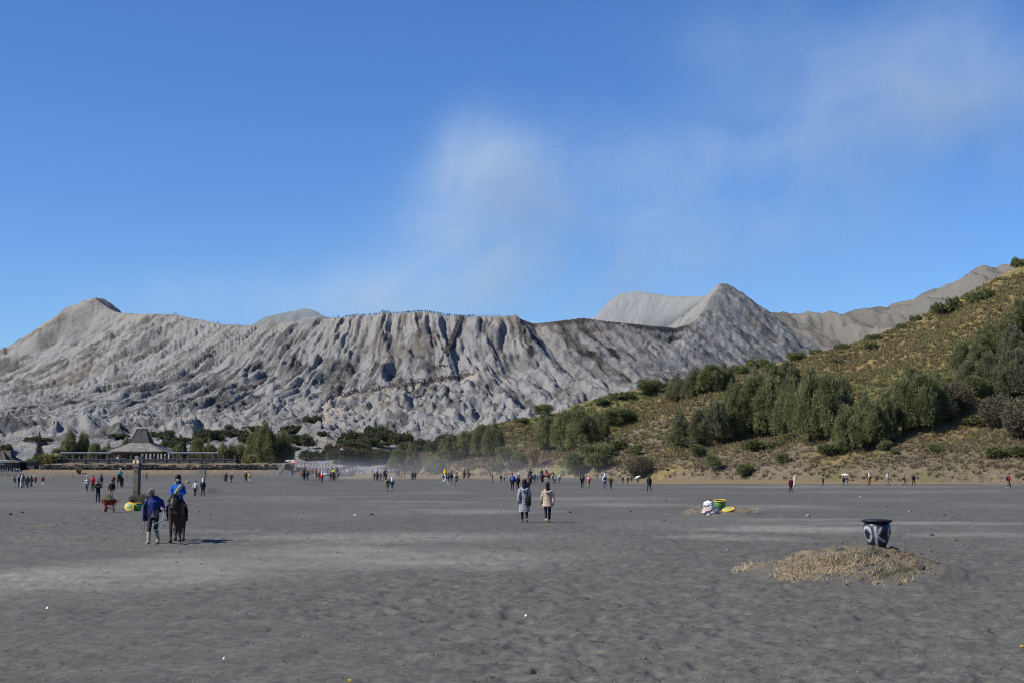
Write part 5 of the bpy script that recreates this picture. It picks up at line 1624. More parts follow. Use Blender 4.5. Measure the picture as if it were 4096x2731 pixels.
# ---- market stalls at the foot of the trail
M_TARP_B = mat('blue_tarp', (.16, .22, .30), .7, .2, 1.5); M_TARP_G = mat('grey_tarp', (.20, .20, .19), .8, .25, 1.2); M_TARP_W = mat('white_tarp', (.62, .63, .64), .7, .1, 2)
def stall(px, wpx, py_top, Y, m_, label, seed):
    r = random.Random(seed); p = at(px, 1880, Y); zb = surf(p.x, p.y)
    root = empty('market_stall', (p.x, Y, zb), r.uniform(-.2, .2), label, 'stall', 'stalls at the foot of the trail')
    w = wpx * mpp(Y); h = Pz(px, py_top, Y)[1] - zb; d = 2.4
    n = 6; m = MB(); v = []; f = []
    for i in range(n + 1):
        for j in range(4):
            sag = .12 * math.sin(i / n * math.pi * 2 + seed) + r.uniform(-.05, .05)
            v.append((-w / 2 + w * i / n, -d / 2 + d * j / 3, h - .25 * (1 - j / 3) + sag * (0 if j in (0, 3) else 1)))
    for i in range(n):
        for j in range(3): f.append((i * 4 + j, (i + 1) * 4 + j, (i + 1) * 4 + j + 1, i * 4 + j + 1))
    b = len(v); v += [(x, y, z - .03) for x, y, z in v]; f += [tuple(b + q for q in reversed(t)) for t in f]
    m.add(v, f); m.build('tarp', m_, root)
    pm2 = MB().tube([(0, 0, 0), (0, 0, h - .1)], .045, 6).mesh('pole'); pm2.materials.append(M_WOOD)
    for sx in (-1, -.33, .33, 1):
        for sy in (-1, 1): link('pole', pm2, None, root, (sx * w / 2 * .96, sy * d / 2 * .95, 0))
    MB().box((0, 0, .75), (w * .8, .9, .08)).build('counter', M_WOOD_D, root)
    MB().box((0, .2, .36), (w * .76, .7, .7)).build('counter_front', M_WOOD_D, root)
    for k in range(3): MB().box((-w * .28 + k * w * .28, 0, .88), (.4, .35, .18 + .1 * r.random())).build('goods', [mat('goods_red', (.4, .08, .07)), mat('goods_yellow', (.5, .36, .06)), M_TARP_W][k], root)
stall(1163, 34, 1838, 285, M_TARP_W, 'stall with a pale tarp at the temple corner', 1)
stall(1200, 40, 1842, 292, M_TARP_G, 'stall with a sagging grey tarp, second from the temple corner', 2)
stall(1243, 44, 1845, 296, M_TARP_G, 'wide grey stall in the middle of the stall row', 3)
stall(1290, 40, 1848, 300, M_TARP_B, 'stall with a blue grey tarp at the right end of the row', 4)
def parasol(px, py, Y, rad, m_, label, h=2.2):
    p = at(px, py, Y); root = empty('parasol', (p.x, p.y, p.z - h), 0, label, 'parasol')
    MB().tube([(0, 0, 0), (0, 0, h)], .025, 6).build('pole', M_WOOD, root)
    MB().lathe([(rad, h - .35), (rad * .7, h - .15), (rad * .35, h - .03), (.01, h + .03)], 10, cap=False).build('canopy', m_, root)
parasol(1177, 1843, 280, 1.0, mat('pink_cloth', (.62, .22, .20), .8), 'faded red parasol among the stalls')

# ---- stones lying about
M_ROCK = mat('dark_rock', (.075, .07, .066), .95, .4, 6, bump=.6, bscale=25, col2=(.13, .122, .112))
M_ROCK_L = mat('pale_rock', (.22, .205, .185), .95, .3, 6, bump=.6, bscale=25)
M_ROCK_T = mat('tan_rock', (.30, .24, .18), .95, .3, 6, bump=.5, bscale=25)
def rock_mesh(seed, sub=2):
    r = random.Random(seed); bm = bmesh.new(); bmesh.ops.create_icosphere(bm, subdivisions=sub, radius=1)
    off = [Vector((r.uniform(-1, 1), r.uniform(-1, 1), r.uniform(-1, 1))).normalized() for _ in range(7)]
    lim = [r.uniform(.62, .95) for _ in off]
    for v in bm.verts:
        c = v.co.copy()
        for o_, l_ in zip(off, lim):
            d = c.dot(o_)
            if d > l_: c -= o_ * (d - l_)
        v.co = Vector((c.x, c.y * r.uniform(.96, 1.04), c.z * .72))
    me = bpy.data.meshes.new('rock'); bm.to_mesh(me); bm.free(); return me
ROCKS = {}
for k in range(5):
    for nm, m_ in (('d', M_ROCK), ('l', M_ROCK_L), ('t', M_ROCK_T)):
        me = rock_mesh(k); me.materials.append(m_); ROCKS[nm, k] = me
_rk = [0]
def rock(px, py, wpx, kind='d', label=None, group='loose stones on the sand', sink=.35):
    p = G(px, py); s = wpx * mpp(p.y) / 2; k = _rk[0]; _rk[0] += 1
    o = link('stone', ROCKS[kind, k % 5], None, None, (p.x, p.y, p.z + s * .72 * (1 - 2 * sink) * .8)); o.scale = (s, s * .9, s); o.rotation_euler = (0, 0, k * 1.7)
    tag(o, label or {'d': 'dark lava stone lying loose on the sand', 'l': 'pale grey stone lying loose on the sand', 't': 'tan stone lying loose on the sand'}[kind], 'stone', group)
    return o
rock(750, 1930, 20, 't', 'flat tan boulder on the sand beyond the rider', None)
rock(585, 1992, 26, 'd', 'grey boulder just right of the pillar foot', None)
rock(526, 1995, 18, 'l', 'pale boulder at the left of the pillar foot', None)
rock(587, 2012, 16, 'l', 'second pale boulder right of the pillar', None)
rock(500, 2034, 12, 'd', 'dark stone left of the yellow rimmed lid', None)
rock(3682, 2268, 40, 'd', 'big dark lava stone on the right shoulder of the near mound', None, .25)
rock(3083, 2306, 24, 'l', 'grey stone at the left foot of the near mound', None)
rock(3365, 2210, 60, 'd', 'rounded dark stone half buried behind the straw of the near mound', None, .5)
rock(3231, 2066, 26, 't', 'flat tan stone on the pale streak right of the farther mound', None)
rock(2910, 2200, 16, 'l', 'grey stone on the dark sand left of the near mound', None)
rock(3728, 2140, 22, 'd', 'flat dark stone right of the black pot', None)
rock(3825, 2160, 16, 'd', 'upright dark stone far right of the black pot', None)
rock(40, 2058, 22, 'd', 'dark stone near the left edge of the picture', None)
rock(88, 2050, 16, 'd', 'second dark stone near the left edge', None)
rock(715, 2205, 16, 'l', 'pale faceted stone below the horse shadow', None)
rock(2010, 2018, 12, 'l', 'pale stone left of the woman in the long grey coat', None)
rock(1232, 2153, 14, 'l', 'grey faceted stone alone on the pale streak left of centre', None)
rock(2664, 2000, 12, 'd', 'dark stone between the centre and the farther mound', None)
for (px, py, w, k) in [(332, 2071, 10, 'd'), (255, 2090, 9, 'd'), (185, 2058, 9, 'l'), (285, 2060, 7, 'l'), (215, 2110, 8, 'd'), (530, 2138, 9, 'l'), (568, 2115, 10, 'd'), (570, 2050, 8, 'd'), (980, 2051, 9, 'd'), (840, 2060, 8, 'd'), (1165, 2082, 8, 'd'), (1210, 2050, 12, 'l'), (1485, 2058, 18, 'd'), (1330, 2055, 8, 'd'),
        (1600, 2160, 8, 'd'), (1435, 2117, 8, 'd'), (890, 2000, 9, 'l'), (1078, 1981, 8, 'd'), (795, 2046, 11, 'd'), (840, 2048, 9, 'l'), (870, 2050, 8, 'l'), (700, 2170, 7, 'd'), (45, 2168, 8, 'd'), (108, 2272, 7, 'd'), (280, 2205, 7, 'd'), (3340, 2285, 10, 'd'), (2521, 2045, 12, 'd'), (2570, 2091, 12, 'l'), (2575, 2115, 12, 'l'), (2655, 2080, 12, 'd'),
        (2735, 2036, 9, 'd'), (2480, 2038, 8, 'l'), (2280, 2048, 16, 'd'), (2750, 2016, 8, 'l'), (2440, 2005, 8, 'd'), (3495, 2026, 10, 'd'), (3545, 2026, 12, 'd'), (3640, 2046, 16, 'l'), (3720, 2049, 10, 'd'), (3775, 2059, 16, 'd'), (3838, 2061, 12, 'd'), (3885, 2078, 10, 'd'), (3795, 2073, 10, 'l'), (3850, 2179, 14, 'l'), (3596, 2175, 10, 'l'), (3443, 2122, 11, 'l'), (3423, 2141, 6, 'd'),
        (3900, 2190, 8, 'l'), (3447, 1958, 8, 'd'), (3870, 1996, 10, 'd'), (3940, 2030, 8, 'd'), (3650, 2063, 8, 'l'), (3245, 2030, 8, 'l'), (3170, 1995, 7, 'd'), (3300, 2051, 8, 'l'), (3120, 2060, 8, 'l'), (1870, 1990, 8, 'd'), (1935, 1977, 9, 'd'), (2006, 1985, 7, 'd'), (1725, 1996, 8, 'd'), (1737, 2000, 8, 'l'), (1795, 2048, 7, 'd'), (1888, 2053, 6, 'l'), (1510, 2078, 7, 'd'), (1390, 2020, 7, 'l'),
        (1395, 2020, 6, 'd'), (1240, 1990, 6, 'l'), (1590, 1985, 8, 'd'), (1640, 1992, 8, 'd'), (950, 2440, 8, 'd'), (1065, 2550, 9, 'd'), (1610, 2655, 14, 't'), (1548, 2616, 9, 't'), (2468, 2457, 8, 'd'), (560, 2600, 10, 't'), (80, 2260, 8, 'l'), (400, 2275, 6, 'd'), (310, 2235, 6, 'd'), (2180, 2250, 8, 'l'), (2360, 2130, 8, 'l'), (140, 2440, 7, 'd'), (720, 2585, 7, 'd')]:
    rock(px, py, w, k)

def paper(px, py, w, label):
    p = G(px, py); s = w * mpp(p.y)
    m = MB(); m.add([(-s / 2, -s * .3, .012), (s / 2, -s * .35, .02), (s * .45, s * .4, .05), (-s * .4, s * .35, .03), (-s / 2, -s * .3, .009), (s / 2, -s * .35, .017), (s * .45, s * .4, .047), (-s * .4, s * .35, .027)],
          [(0, 1, 2, 3), (7, 6, 5, 4), (0, 4, 5, 1), (1, 5, 6, 2), (2, 6, 7, 3), (3, 7, 4, 0)])
    tag(m.build('paper_scrap', M_WHITE, None, p), label, 'litter')
paper(187, 2437, 8, 'white paper scrap on the dark sand at lower left')
paper(2102, 2467, 8, 'white paper scrap on the dark sand below the centre')
paper(894, 2640, 6, 'white paper scrap near the bottom edge left of centre')
paper(1418, 2060, 12, 'crumpled white scrap on the sand left of the centre')
paper(3440, 1987, 9, 'white plastic scrap on the far sand right of the farther mound')
yp = G(4088, 2592); m = MB().box((0, 0, .02), (.03, .04, .02)); tag(m.build('yellow_wrapper', M_YEL, None, yp), 'tiny yellow wrapper at the right edge of the sand', 'litter')
yp = G(1398, 2729); m = MB().box((0, 0, .02), (.035, .03, .02)); tag(m.build('yellow_wrapper', M_YEL, None, yp), 'tiny yellow wrapper at the bottom edge of the sand', 'litter')

# ---- straw, clods and pebbles (uncounted)
def blades(name, seed, n, h, m_):
    r = np.random.default_rng(seed)
    P = np.concatenate([r.normal(size=(n, 2)) * .05, np.zeros((n, 1))], 1); D = np.concatenate([r.normal(size=(n, 2)) * .7, np.ones((n, 1)) * .8], 1)
    V, Q = leaf_quads(P, D, .008, h, r=r); me = mesh_np(name, V, Q); me.materials.append(m_); return me
M_STRAW2 = mat('pale_straw', (.52, .41, .25), .85, .25, 30, translucent=.25, col2=(.68, .56, .37))
M_GRASSG = mat('short_green_grass', (.11, .13, .05), .85, .3, 20, translucent=.2)
M_CLOD = mat('brown_clod', (.13, .095, .06), .95, .4, 20, bump=.5, col2=(.24, .175, .11))
def on_mound(n, seed, px0, py0, px1, py1, dens, width_px=60):
    """points scattered along a band of the picture that lies on the ground"""
    r = np.random.default_rng(seed); out = []
    for k in range(n):
        f = r.random(); px = px0 + (px1 - px0) * f + r.normal() * 14; py = py0 + (py1 - py0) * f + r.normal() * width_px * .5
        p = G(px, py)
        out.append((p.x, p.y, p.z - .01))
    return np.array(out), r
bl = [blades('dry_straw', 600 + k, 20, (.05, .075, .10)[k], M_STRAW2) for k in range(3)]
P1, r = on_mound(330, 1, 3110, 2290, 3420, 2225, None, 34); P2, _ = on_mound(120, 2, 3280, 2250, 3520, 2240, None, 44); P3, _ = on_mound(70, 3, 3130, 2310, 3300, 2295, None, 24); P4, _ = on_mound(30, 4, 2945, 2285, 3020, 2255, None, 12); P5, _ = on_mound(34, 5, 3400, 2310, 3700, 2310, None, 40)
PS = np.concatenate([P1, P2, P3, P4, P5])
scatter('dry_straw', PS, .6 + .9 * r.random(len(PS)), r.uniform(0, 6, len(PS)), bl, 'pale dry straw growing on the near mound')
P1, r = on_mound(110, 6, 2740, 2052, 2830, 2025, None, 14); P2, _ = on_mound(150, 7, 2850, 2052, 3040, 2035, None, 14)
PS = np.concatenate([P1, P2]); scatter('dry_straw', PS, .5 + .8 * r.random(len(PS)), r.uniform(0, 6, len(PS)), bl, 'dry straw on the farther mound')
gl = [blades('green_grass', 620, 14, .12, M_GRASSG)]
P1, r = on_mound(60, 8, 3290, 2250, 3500, 2215, None, 20); P2, _ = on_mound(30, 9, 3500, 2300, 3660, 2290, None, 20); PS = np.concatenate([P1, P2])
scatter('green_grass', PS, .6 + .6 * r.random(len(PS)), r.uniform(0, 6, len(PS)), gl, 'short green grass tufts on the near mound')
cm_ = []
for k in range(3):
    me = rock_mesh(30 + k, 2); me.materials.append(M_CLOD); cm_.append(me)
P1, r = on_mound(420, 10, 3330, 2240, 3740, 2245, None, 70); P2, _ = on_mound(90, 11, 3110, 2265, 3210, 2228, None, 16); P3, _ = on_mound(120, 12, 3560, 2200, 3640, 2230, None, 16); P4, _ = on_mound(70, 13, 2860, 2050, 3040, 2030, None, 16)
PS = np.concatenate([P1, P2, P3, P4]); scatter('earth_clods', PS, .016 + .065 * r.random(len(PS)) ** 2, r.uniform(0, 6, len(PS)), cm_, 'brown earth clods on the mounds')
def plain_points(n, seed, y0, y1):
    r = np.random.default_rng(seed); px = r.uniform(-150, 4250, n); py = y0 + (y1 - y0) * r.random(n) ** .8
    a = (px - CX) / F; b = np.array([ray(0, q)[1] for q in py]); Y = -CAMZ / b
    return np.stack([a * Y, Y, GROUND.z(a * Y, Y)], 1), r, Y
pm3 = []
for k in range(3):
    me = rock_mesh(40 + k, 1); me.materials.append([M_ROCK_L, M_ROCK, M_ROCK_L][k]); pm3.append(me)
PS, r, Yq = plain_points(2000, 21, 1945, 2731); scatter('pebbles', PS, (.004 + .016 * r.random(len(PS)) ** 3) * (1 + Yq / 40), r.uniform(0, 6, len(PS)), pm3, 'small pebbles strewn over the sand plain')
# dead shrub twigs round the pillar foot
tw = []
tm_ = twig_mesh(300, 260)
for (px, py, s, lb) in [(575, 2022, .075, 'dry grey bush to the right of the pillar foot'), (530, 2008, .05, 'dry grey bush to the left of the pillar foot'), (562, 2010, .06, 'dry grey bush in front of the pillar base')]:
    p = G(px, py); root = empty('dry_bush', (p.x, p.y, p.z), px, lb, 'bush', s=s)
    link('twigs', tm_, M_TWIG, root)
p = G(168, 2104); bl2 = np.array([[p.x + random.gauss(0, .35), p.y + random.gauss(0, .25), p.z] for _ in range(26)])
scatter('dry_straw', bl2, np.full(26, .8), np.arange(26.), bl, 'small patch of dry straw on the sand at left')

# ================================================================== PEOPLE AND HORSES
_cm = {}
def cloth(rgb, rough=.85):
    """cloth material from an 8 bit colour as it looks in even light"""
    key = (tuple(rgb), rough)
    if key not in _cm:
        _cm[key] = mat('cloth', tuple(max(.008, c) for c in srgb(*rgb)), rough, .18, 9, bump=.25, bscale=35, spec=.15)
    return _cm[key]
SKIN = mat('skin', (.30, .17, .11), .6, .12, 12); SKIN_D = mat('tanned_skin', (.17, .09, .055), .6, .12, 12)
HAIR = mat('black_hair', (.012, .010, .009), .5, .3, 30, spec=.4)
M_EYE = mat('eye', (.02, .015, .012), .2, .1, 5, spec=.6)

def blob(parts, voxel, iters=2, post=None):
    """one continuous skin over a set of tapered tubes; every face keeps the region of the nearest tube"""
    m = MB()
    for pts, rad, reg in parts: m.tube(pts, rad, 10)
    me = m.mesh('tmp'); o = bpy.data.objects.new('tmp', me); COL.objects.link(o)
    md = o.modifiers.new('r', 'REMESH'); md.mode = 'VOXEL'; md.voxel_size = voxel
    sm = o.modifiers.new('s', 'SMOOTH'); sm.factor = .5; sm.iterations = iters
    dg = bpy.context.evaluated_depsgraph_get(); dg.update()
    out = bpy.data.meshes.new_from_object(o.evaluated_get(dg))
    bpy.data.objects.remove(o); bpy.data.meshes.remove(me)
    n = len(out.polygons); C = np.empty(n * 3, np.float32); out.polygons.foreach_get('center', C); C = C.reshape(-1, 3)
    best = np.full(n, 1e9); reg_ = np.zeros(n, np.int32)
    for pts, rad, reg in parts:
        pts = [np.array(p, float) for p in pts]
        rr = rad if isinstance(rad, (list, tuple)) else [rad] * len(pts)
        rr = [(q[0] + q[1]) / 2 if isinstance(q, (tuple, list)) else q for q in rr]
        for i in range(len(pts) - 1):
            a, b = pts[i], pts[i + 1]; d = b - a; L2 = d @ d + 1e-9
            t = np.clip(((C - a) @ d) / L2, 0, 1); r_ = rr[i] + (rr[i + 1] - rr[i]) * t
            q = np.linalg.norm(C - a - t[:, None] * d, axis=1) / (r_ + 1e-4)
            k = q < best; best[k] = q[k]; reg_[k] = reg
    out.polygons.foreach_set('material_index', reg_)
    out.polygons.foreach_set('use_smooth', [True] * n)
    if post: post(out)
    return out

def ellip(c, rx, ry, rz, n=5):
    """tube rings that make an upright ellipsoid"""
    pts, rad = [], []
    for k in range(n + 2):
        f = -1 + 2 * k / (n + 1); f = max(-.985, min(.985, f)); q = math.sqrt(1 - f * f)
        pts.append((c[0], c[1], c[2] + f * rz)); rad.append((rx * q, ry * q))
    return pts, rad

def skeleton(pose, lean=0.0, stride=1.0):
    """joints of a 1.66 m person facing +Y; origin between the feet (or at the seat when riding)"""
    J = {}
    if pose == 'ride':
        J['pel'] = Vector((0, 0, .08)); hipz = .06
        for s, k in ((-1, 'l'), (1, 'r')):
            J['hip' + k] = Vector((s * .09, 0, hipz)); J['kne' + k] = Vector((s * .30, .27, -.16)); J['ank' + k] = Vector((s * .33, .12, -.56)); J['toe' + k] = Vector((s * .36, .30, -.60))
        base = .08
    else:
        base = .88
        J['pel'] = Vector((0, 0, .88))
        st = stride if pose.startswith('walk') else 0
        f = 1 if pose.endswith('2') else -1
        for s, k in ((-1, 'l'), (1, 'r')):
            J['hip' + k] = Vector((s * .085, 0, .87))
            if st:
                if s == f: J['kne' + k] = Vector((s * .085, .17 * st, .47)); J['ank' + k] = Vector((s * .08, .24 * st, .085)); J['toe' + k] = Vector((s * .09, .24 * st + .17, .05))
                else: J['kne' + k] = Vector((s * .085, .03 * st, .46)); J['ank' + k] = Vector((s * .085, -.27 * st, .16)); J['toe' + k] = Vector((s * .09, -.27 * st + .13, .035))
            elif pose == 'apart': J['kne' + k] = Vector((s * .14, .01, .46)); J['ank' + k] = Vector((s * .18, -.02, .085)); J['toe' + k] = Vector((s * .22, .14, .04))
            else: J['kne' + k] = Vector((s * .095, .02, .46)); J['ank' + k] = Vector((s * .10, -.02, .085)); J['toe' + k] = Vector((s * .12, .15, .04))
    ca, sa = math.cos(lean), math.sin(lean)
    up = lambda x, y, z: Vector((x, y * ca + z * sa, base + z * ca - y * sa))       # torso frame above the pelvis
    J['wai'] = up(0, 0, .16); J['che'] = up(0, .01, .38); J['nek'] = up(0, 0, .56); J['hed'] = up(0, .03, .68)
    for s, k in ((-1, 'l'), (1, 'r')):
        J['sho' + k] = up(s * .165, 0, .455)
        if pose in ('phone', 'ride'):
            J['elb' + k] = up(s * .23, .05, .22); J['wri' + k] = up(s * .09, .26, .28 if pose == 'phone' else .16); J['fin' + k] = up(s * .05, .31, .34 if pose == 'phone' else .17)
        elif pose == 'raise':
            J['elb' + k] = up(s * .22, .10, .30); J['wri' + k] = up(s * .10, .22, .50); J['fin' + k] = up(s * .08, .24, .58)
        elif pose.startswith('walk'):
            q = .14 * (1 if (s == 1) == pose.endswith('2') else -1)
            J['elb' + k] = up(s * .23, -.5 * q - .03, .22); J['wri' + k] = up(s * .24, -1.2 * q + .06, -.02); J['fin' + k] = up(s * .235, -1.4 * q + .10, -.10)
        else:
            J['elb' + k] = up(s * .22, -.04, .22); J['wri' + k] = up(s * .235, .03, -.02); J['fin' + k] = up(s * .225, .06, -.11)
    J['up'] = up
    return J

def body_parts(J, fine=False, face=False):
    P = []                                                   # regions: 0 skin, 1 trousers, 2 shoes
    for k in 'lr':
        s = -1 if k == 'l' else 1
        P.append(([J['hip' + k] + Vector((0, 0, .02)), J['kne' + k], J['ank' + k] + Vector((0, 0, .04))], [.092, .064, .050], 1))
        P.append(([J['ank' + k] + Vector((0, -.05, -.03)), J['ank' + k] * .5 + J['toe' + k] * .5 + Vector((0, 0, -.015)), J['toe' + k]], [.050, .046, .036], 2))
        P.append(([J['sho' + k], J['elb' + k], J['wri' + k]], [.056, .043, .031], 0))
        w, f = J['wri' + k], J['fin' + k]; d = (f - w)
        if not fine: P.append(([w, w + d * .7, f + d * .4], [.033, .037, .022], 0))
        else:
            d.normalize(); side = d.cross(Vector((0, 1, 0) if abs(d.y) < .8 else (1, 0, 0))); side.normalize(); nrm = side.cross(d); nrm.normalize()
            P.append(([w, w + d * .045, w + d * .085], [(.026, .022), (.036, .020), (.036, .018)], 0))
            for q, (o_, ln) in enumerate(((-.028, .065), (-.010, .078), (.009, .073), (.027, .058))):
                a = w + d * .08 + side * o_; P.append(([a, a + d * ln * .5 + nrm * .012, a + d * ln * .8 + nrm * .034], [.0115, .0105, .009], 0))
            a = w + d * .025 - side * .03 * s; P.append(([a, a + d * .03 - side * .022 * s + nrm * .014, a + d * .062 - side * .024 * s + nrm * .028], [.014, .012, .010], 0))
    P.append(([J['pel'] - Vector((0, 0, .04)), J['pel'] + (J['wai'] - J['pel']) * .5, J['wai'], J['che'], J['up'](0, 0, .50)], [(.14, .105), (.145, .105), (.125, .095), (.155, .105), (.10, .07)], 1))
    P.append(([J['up'](-.15, 0, .455), J['up'](0, 0, .50), J['up'](.15, 0, .455)], [.05, .065, .05], 1))
    P.append(([J['up'](0, 0, .47), J['nek'], J['hed']], [.055, .05, .052], 0))
    pts, rad = ellip(J['hed'] + Vector((0, 0, .035)), .074, .092, .118); P.append((pts, rad, 0))
    if face:
        h = J['hed']
        P.append(([h + Vector((0, .085, .045)), h + Vector((0, .112, .012)), h + Vector((0, .095, .0))], [.010, .016, .014], 0))
        P.append(([h + Vector((0, .06, -.065)), h + Vector((0, .082, -.072))], [.04, .026], 0))
        for s in (-1, 1): P.append(([h + Vector((s * .072, -.005, .05)), h + Vector((s * .086, -.012, .03)), h + Vector((s * .075, -.005, .0))], [.012, .014, .01], 0))
    return P

def jacket_parts(J, hem=-.06, fat=1.0, sleeves=True, flare=0.0):
    up = J['up']; f = fat
    n = 1 if hem > -.15 else 3
    T = [up(0, 0, .53), up(0, 0, .47), J['che'], up(0, 0, .18), up(0, 0, .02)]
    Rr = [(.075, .065), (.15 * f, .10 * f), (.178 * f, .125 * f), (.165 * f, .125 * f), (.172 * f, .13 * f)]
    for q in range(1, n + 1):
        z = hem * q / n; p = J['pel'] + Vector((0, 0, z)); T.append(p); Rr.append(((.175 + flare * q / n) * f, (.135 + flare * q / n) * f))
    P = [(T, Rr, 0)]
    P.append(([up(-.155, 0, .45), up(-.08, 0, .485), up(0, 0, .50), up(.08, 0, .485), up(.155, 0, .45)], [.05 * f, .07 * f, .08 * f, .07 * f, .05 * f], 0))
    if sleeves:
        for k in 'lr': P.append(([J['sho' + k], J['elb' + k], J['wri' + k]], [.070 * f, .060 * f, .047 * f], 0))
    return P

def hood_parts(J, kind):
    h = J['hed'] + Vector((0, 0, .035)); up = J['up']
    if kind in ('hijab', 'hood'):
        a = ellip(h + Vector((0, -.012, .012)), .098, .112, .138)
        P = [(a[0], a[1], 0), ([h + Vector((0, -.015, -.06)), up(0, -.01, .55), up(0, -.02, .44)], [(.09, .095), (.10, .10), (.15, .115)], 0)]
        if kind == 'hijab': P.append(([up(0, -.05, .52), up(0, -.11, .40), up(0, -.13, .28)], [(.10, .05), (.10, .035), (.05, .02)], 0))
        return P
    if kind == 'hair': a = ellip(h + Vector((0, -.018, .022)), .086, .098, .118); return [(a[0], a[1], 0)]
    if kind == 'longhair':
        a = ellip(h + Vector((0, -.02, .02)), .09, .10, .12)
        return [(a[0], a[1], 0), ([h + Vector((0, -.05, -.02)), up(0, -.08, .50), up(0, -.13, .30)], [(.085, .06), (.085, .05), (.06, .03)], 0)]
    if kind == 'cap':
        a = ellip(h + Vector((0, 0, .055)), .090, .104, .078)
        return [(a[0], a[1], 0), ([h + Vector((0, .07, .045)), h + Vector((0, .16, .03))], [(.075, .014), (.06, .010)], 0)]
    if kind == 'hat':
        a = ellip(h + Vector((0, 0, .07)), .090, .10, .07)
        return [(a[0], a[1], 0), ([h + Vector((0, 0, .035)), h + Vector((0, 0, .05))], [(.155, .165), (.15, .16)], 0)]
    if kind == 'helmet': a = ellip(h + Vector((0, -.005, .035)), .108, .125, .118); return [(a[0], a[1], 0)]
    if kind == 'beanie': a = ellip(h + Vector((0, -.012, .042)), .090, .104, .105); return [(a[0], a[1], 0)]

def pack_parts(J, s=1.0):
    up = J['up']
    return [([up(0, -.20, .08), up(0, -.235 - .02 * s, .20), up(0, -.21, .42), up(0, -.18, .46)], [(.12 * s, .07 * s), (.15 * s, .10 * s), (.13 * s, .085 * s), (.07, .05)], 0),
            ([up(-.09, -.12, .47), up(-.11, .02, .53), up(-.11, .13, .40), up(-.12, .10, .18), up(-.10, -.14, .1)], .018, 0),
            ([up(.09, -.12, .47), up(.11, .02, .53), up(.11, .13, .40), up(.12, .10, .18), up(.10, -.14, .1)], .018, 0)]

def skirt_parts(J, w=.2):
    return [([J['pel'] + Vector((0, 0, .06)), J['pel'] + Vector((0, 0, -.2)), Vector((0, 0, .45)), Vector((0, 0, .10))], [(.15, .12), (.18, .15), (w, w * .85), (w * 1.15, w)], 0)]

_pm = {}
def variant(key, fn):
    if key not in _pm: _pm[key] = fn()
    return _pm[key]

def put(name, me, m_, root):
    o = bpy.data.objects.new(name, me); COL.objects.link(o); o.parent = root
    ms = m_ if isinstance(m_, (list, tuple)) else [m_]
    while len(me.materials) < len(ms): me.materials.append(ms[0])
    for s_, q in zip(o.material_slots, ms): s_.link = 'OBJECT'; s_.material = q
    return o

BLK = (30, 30, 33); NAVY = (32, 38, 62); DGREY = (52, 52, 56); JEAN = (62, 78, 110); LJEAN = (130, 150, 175); WHT = (225, 225, 228); KHAKI = (125, 112, 88)
def person(loc, rz, h, label, top=BLK, legs=BLK, head=('hair', BLK), pose='walk1', hem=-.06, fat=1.0, pack=None, shoes=(40, 38, 36), skirt=None, lean=0.0, group=None, vox=.026, flare=0.0, skin=None, mask=None):
    root = empty('person', loc, rz, label, 'person', group, s=h / 1.66)
    J = skeleton(pose, lean)
    lk = (pose, round(lean, 2), vox)
    b = variant(('body',) + lk, lambda: blob(body_parts(J), vox * .85))
    put('body', b, [skin or SKIN, cloth(legs), cloth(shoes)], root)
    put('jacket', variant(('jk', hem, fat, flare) + lk, lambda: blob(jacket_parts(J, hem, fat, True, flare), vox)), cloth(top), root)
    if head: put({'hair': 'hair', 'longhair': 'hair', 'hijab': 'headscarf', 'hood': 'hood', 'cap': 'cap', 'hat': 'hat', 'helmet': 'helmet', 'beanie': 'beanie'}[head[0]],
                 variant(('hd', head[0]) + lk, lambda: blob(hood_parts(J, head[0]), vox * .6)), HAIR if head[0] in ('hair', 'longhair') else cloth(head[1]), root)
    if pack: put('backpack', variant(('pk',) + lk, lambda: blob(pack_parts(J), vox * .7)), cloth(pack), root)
    if skirt: put('skirt', variant(('sk',) + lk, lambda: blob(skirt_parts(J), vox)), cloth(skirt), root)
    if mask: put('face_mask', variant(('mk',) + lk, lambda: blob([([J['hed'] + Vector((0, .035, .005)), J['hed'] + Vector((0, .085, -.02))], [(.078, .05), (.055, .045)], 0)], .014)), cloth(mask), root)
    return root

AW, TO, LE, RI = 0.0, math.pi, math.pi / 2, -math.pi / 2       # walking away, towards the camera, to the left, to the right
def pp_(px, py, hpx, face, label, group=None, **k):
    """person whose feet show at a pixel, with height in photograph pixels"""
    p = G(px, py)
    return person((p.x, p.y, p.z), face, hpx * mpp(p.y), label, group=group, **k)

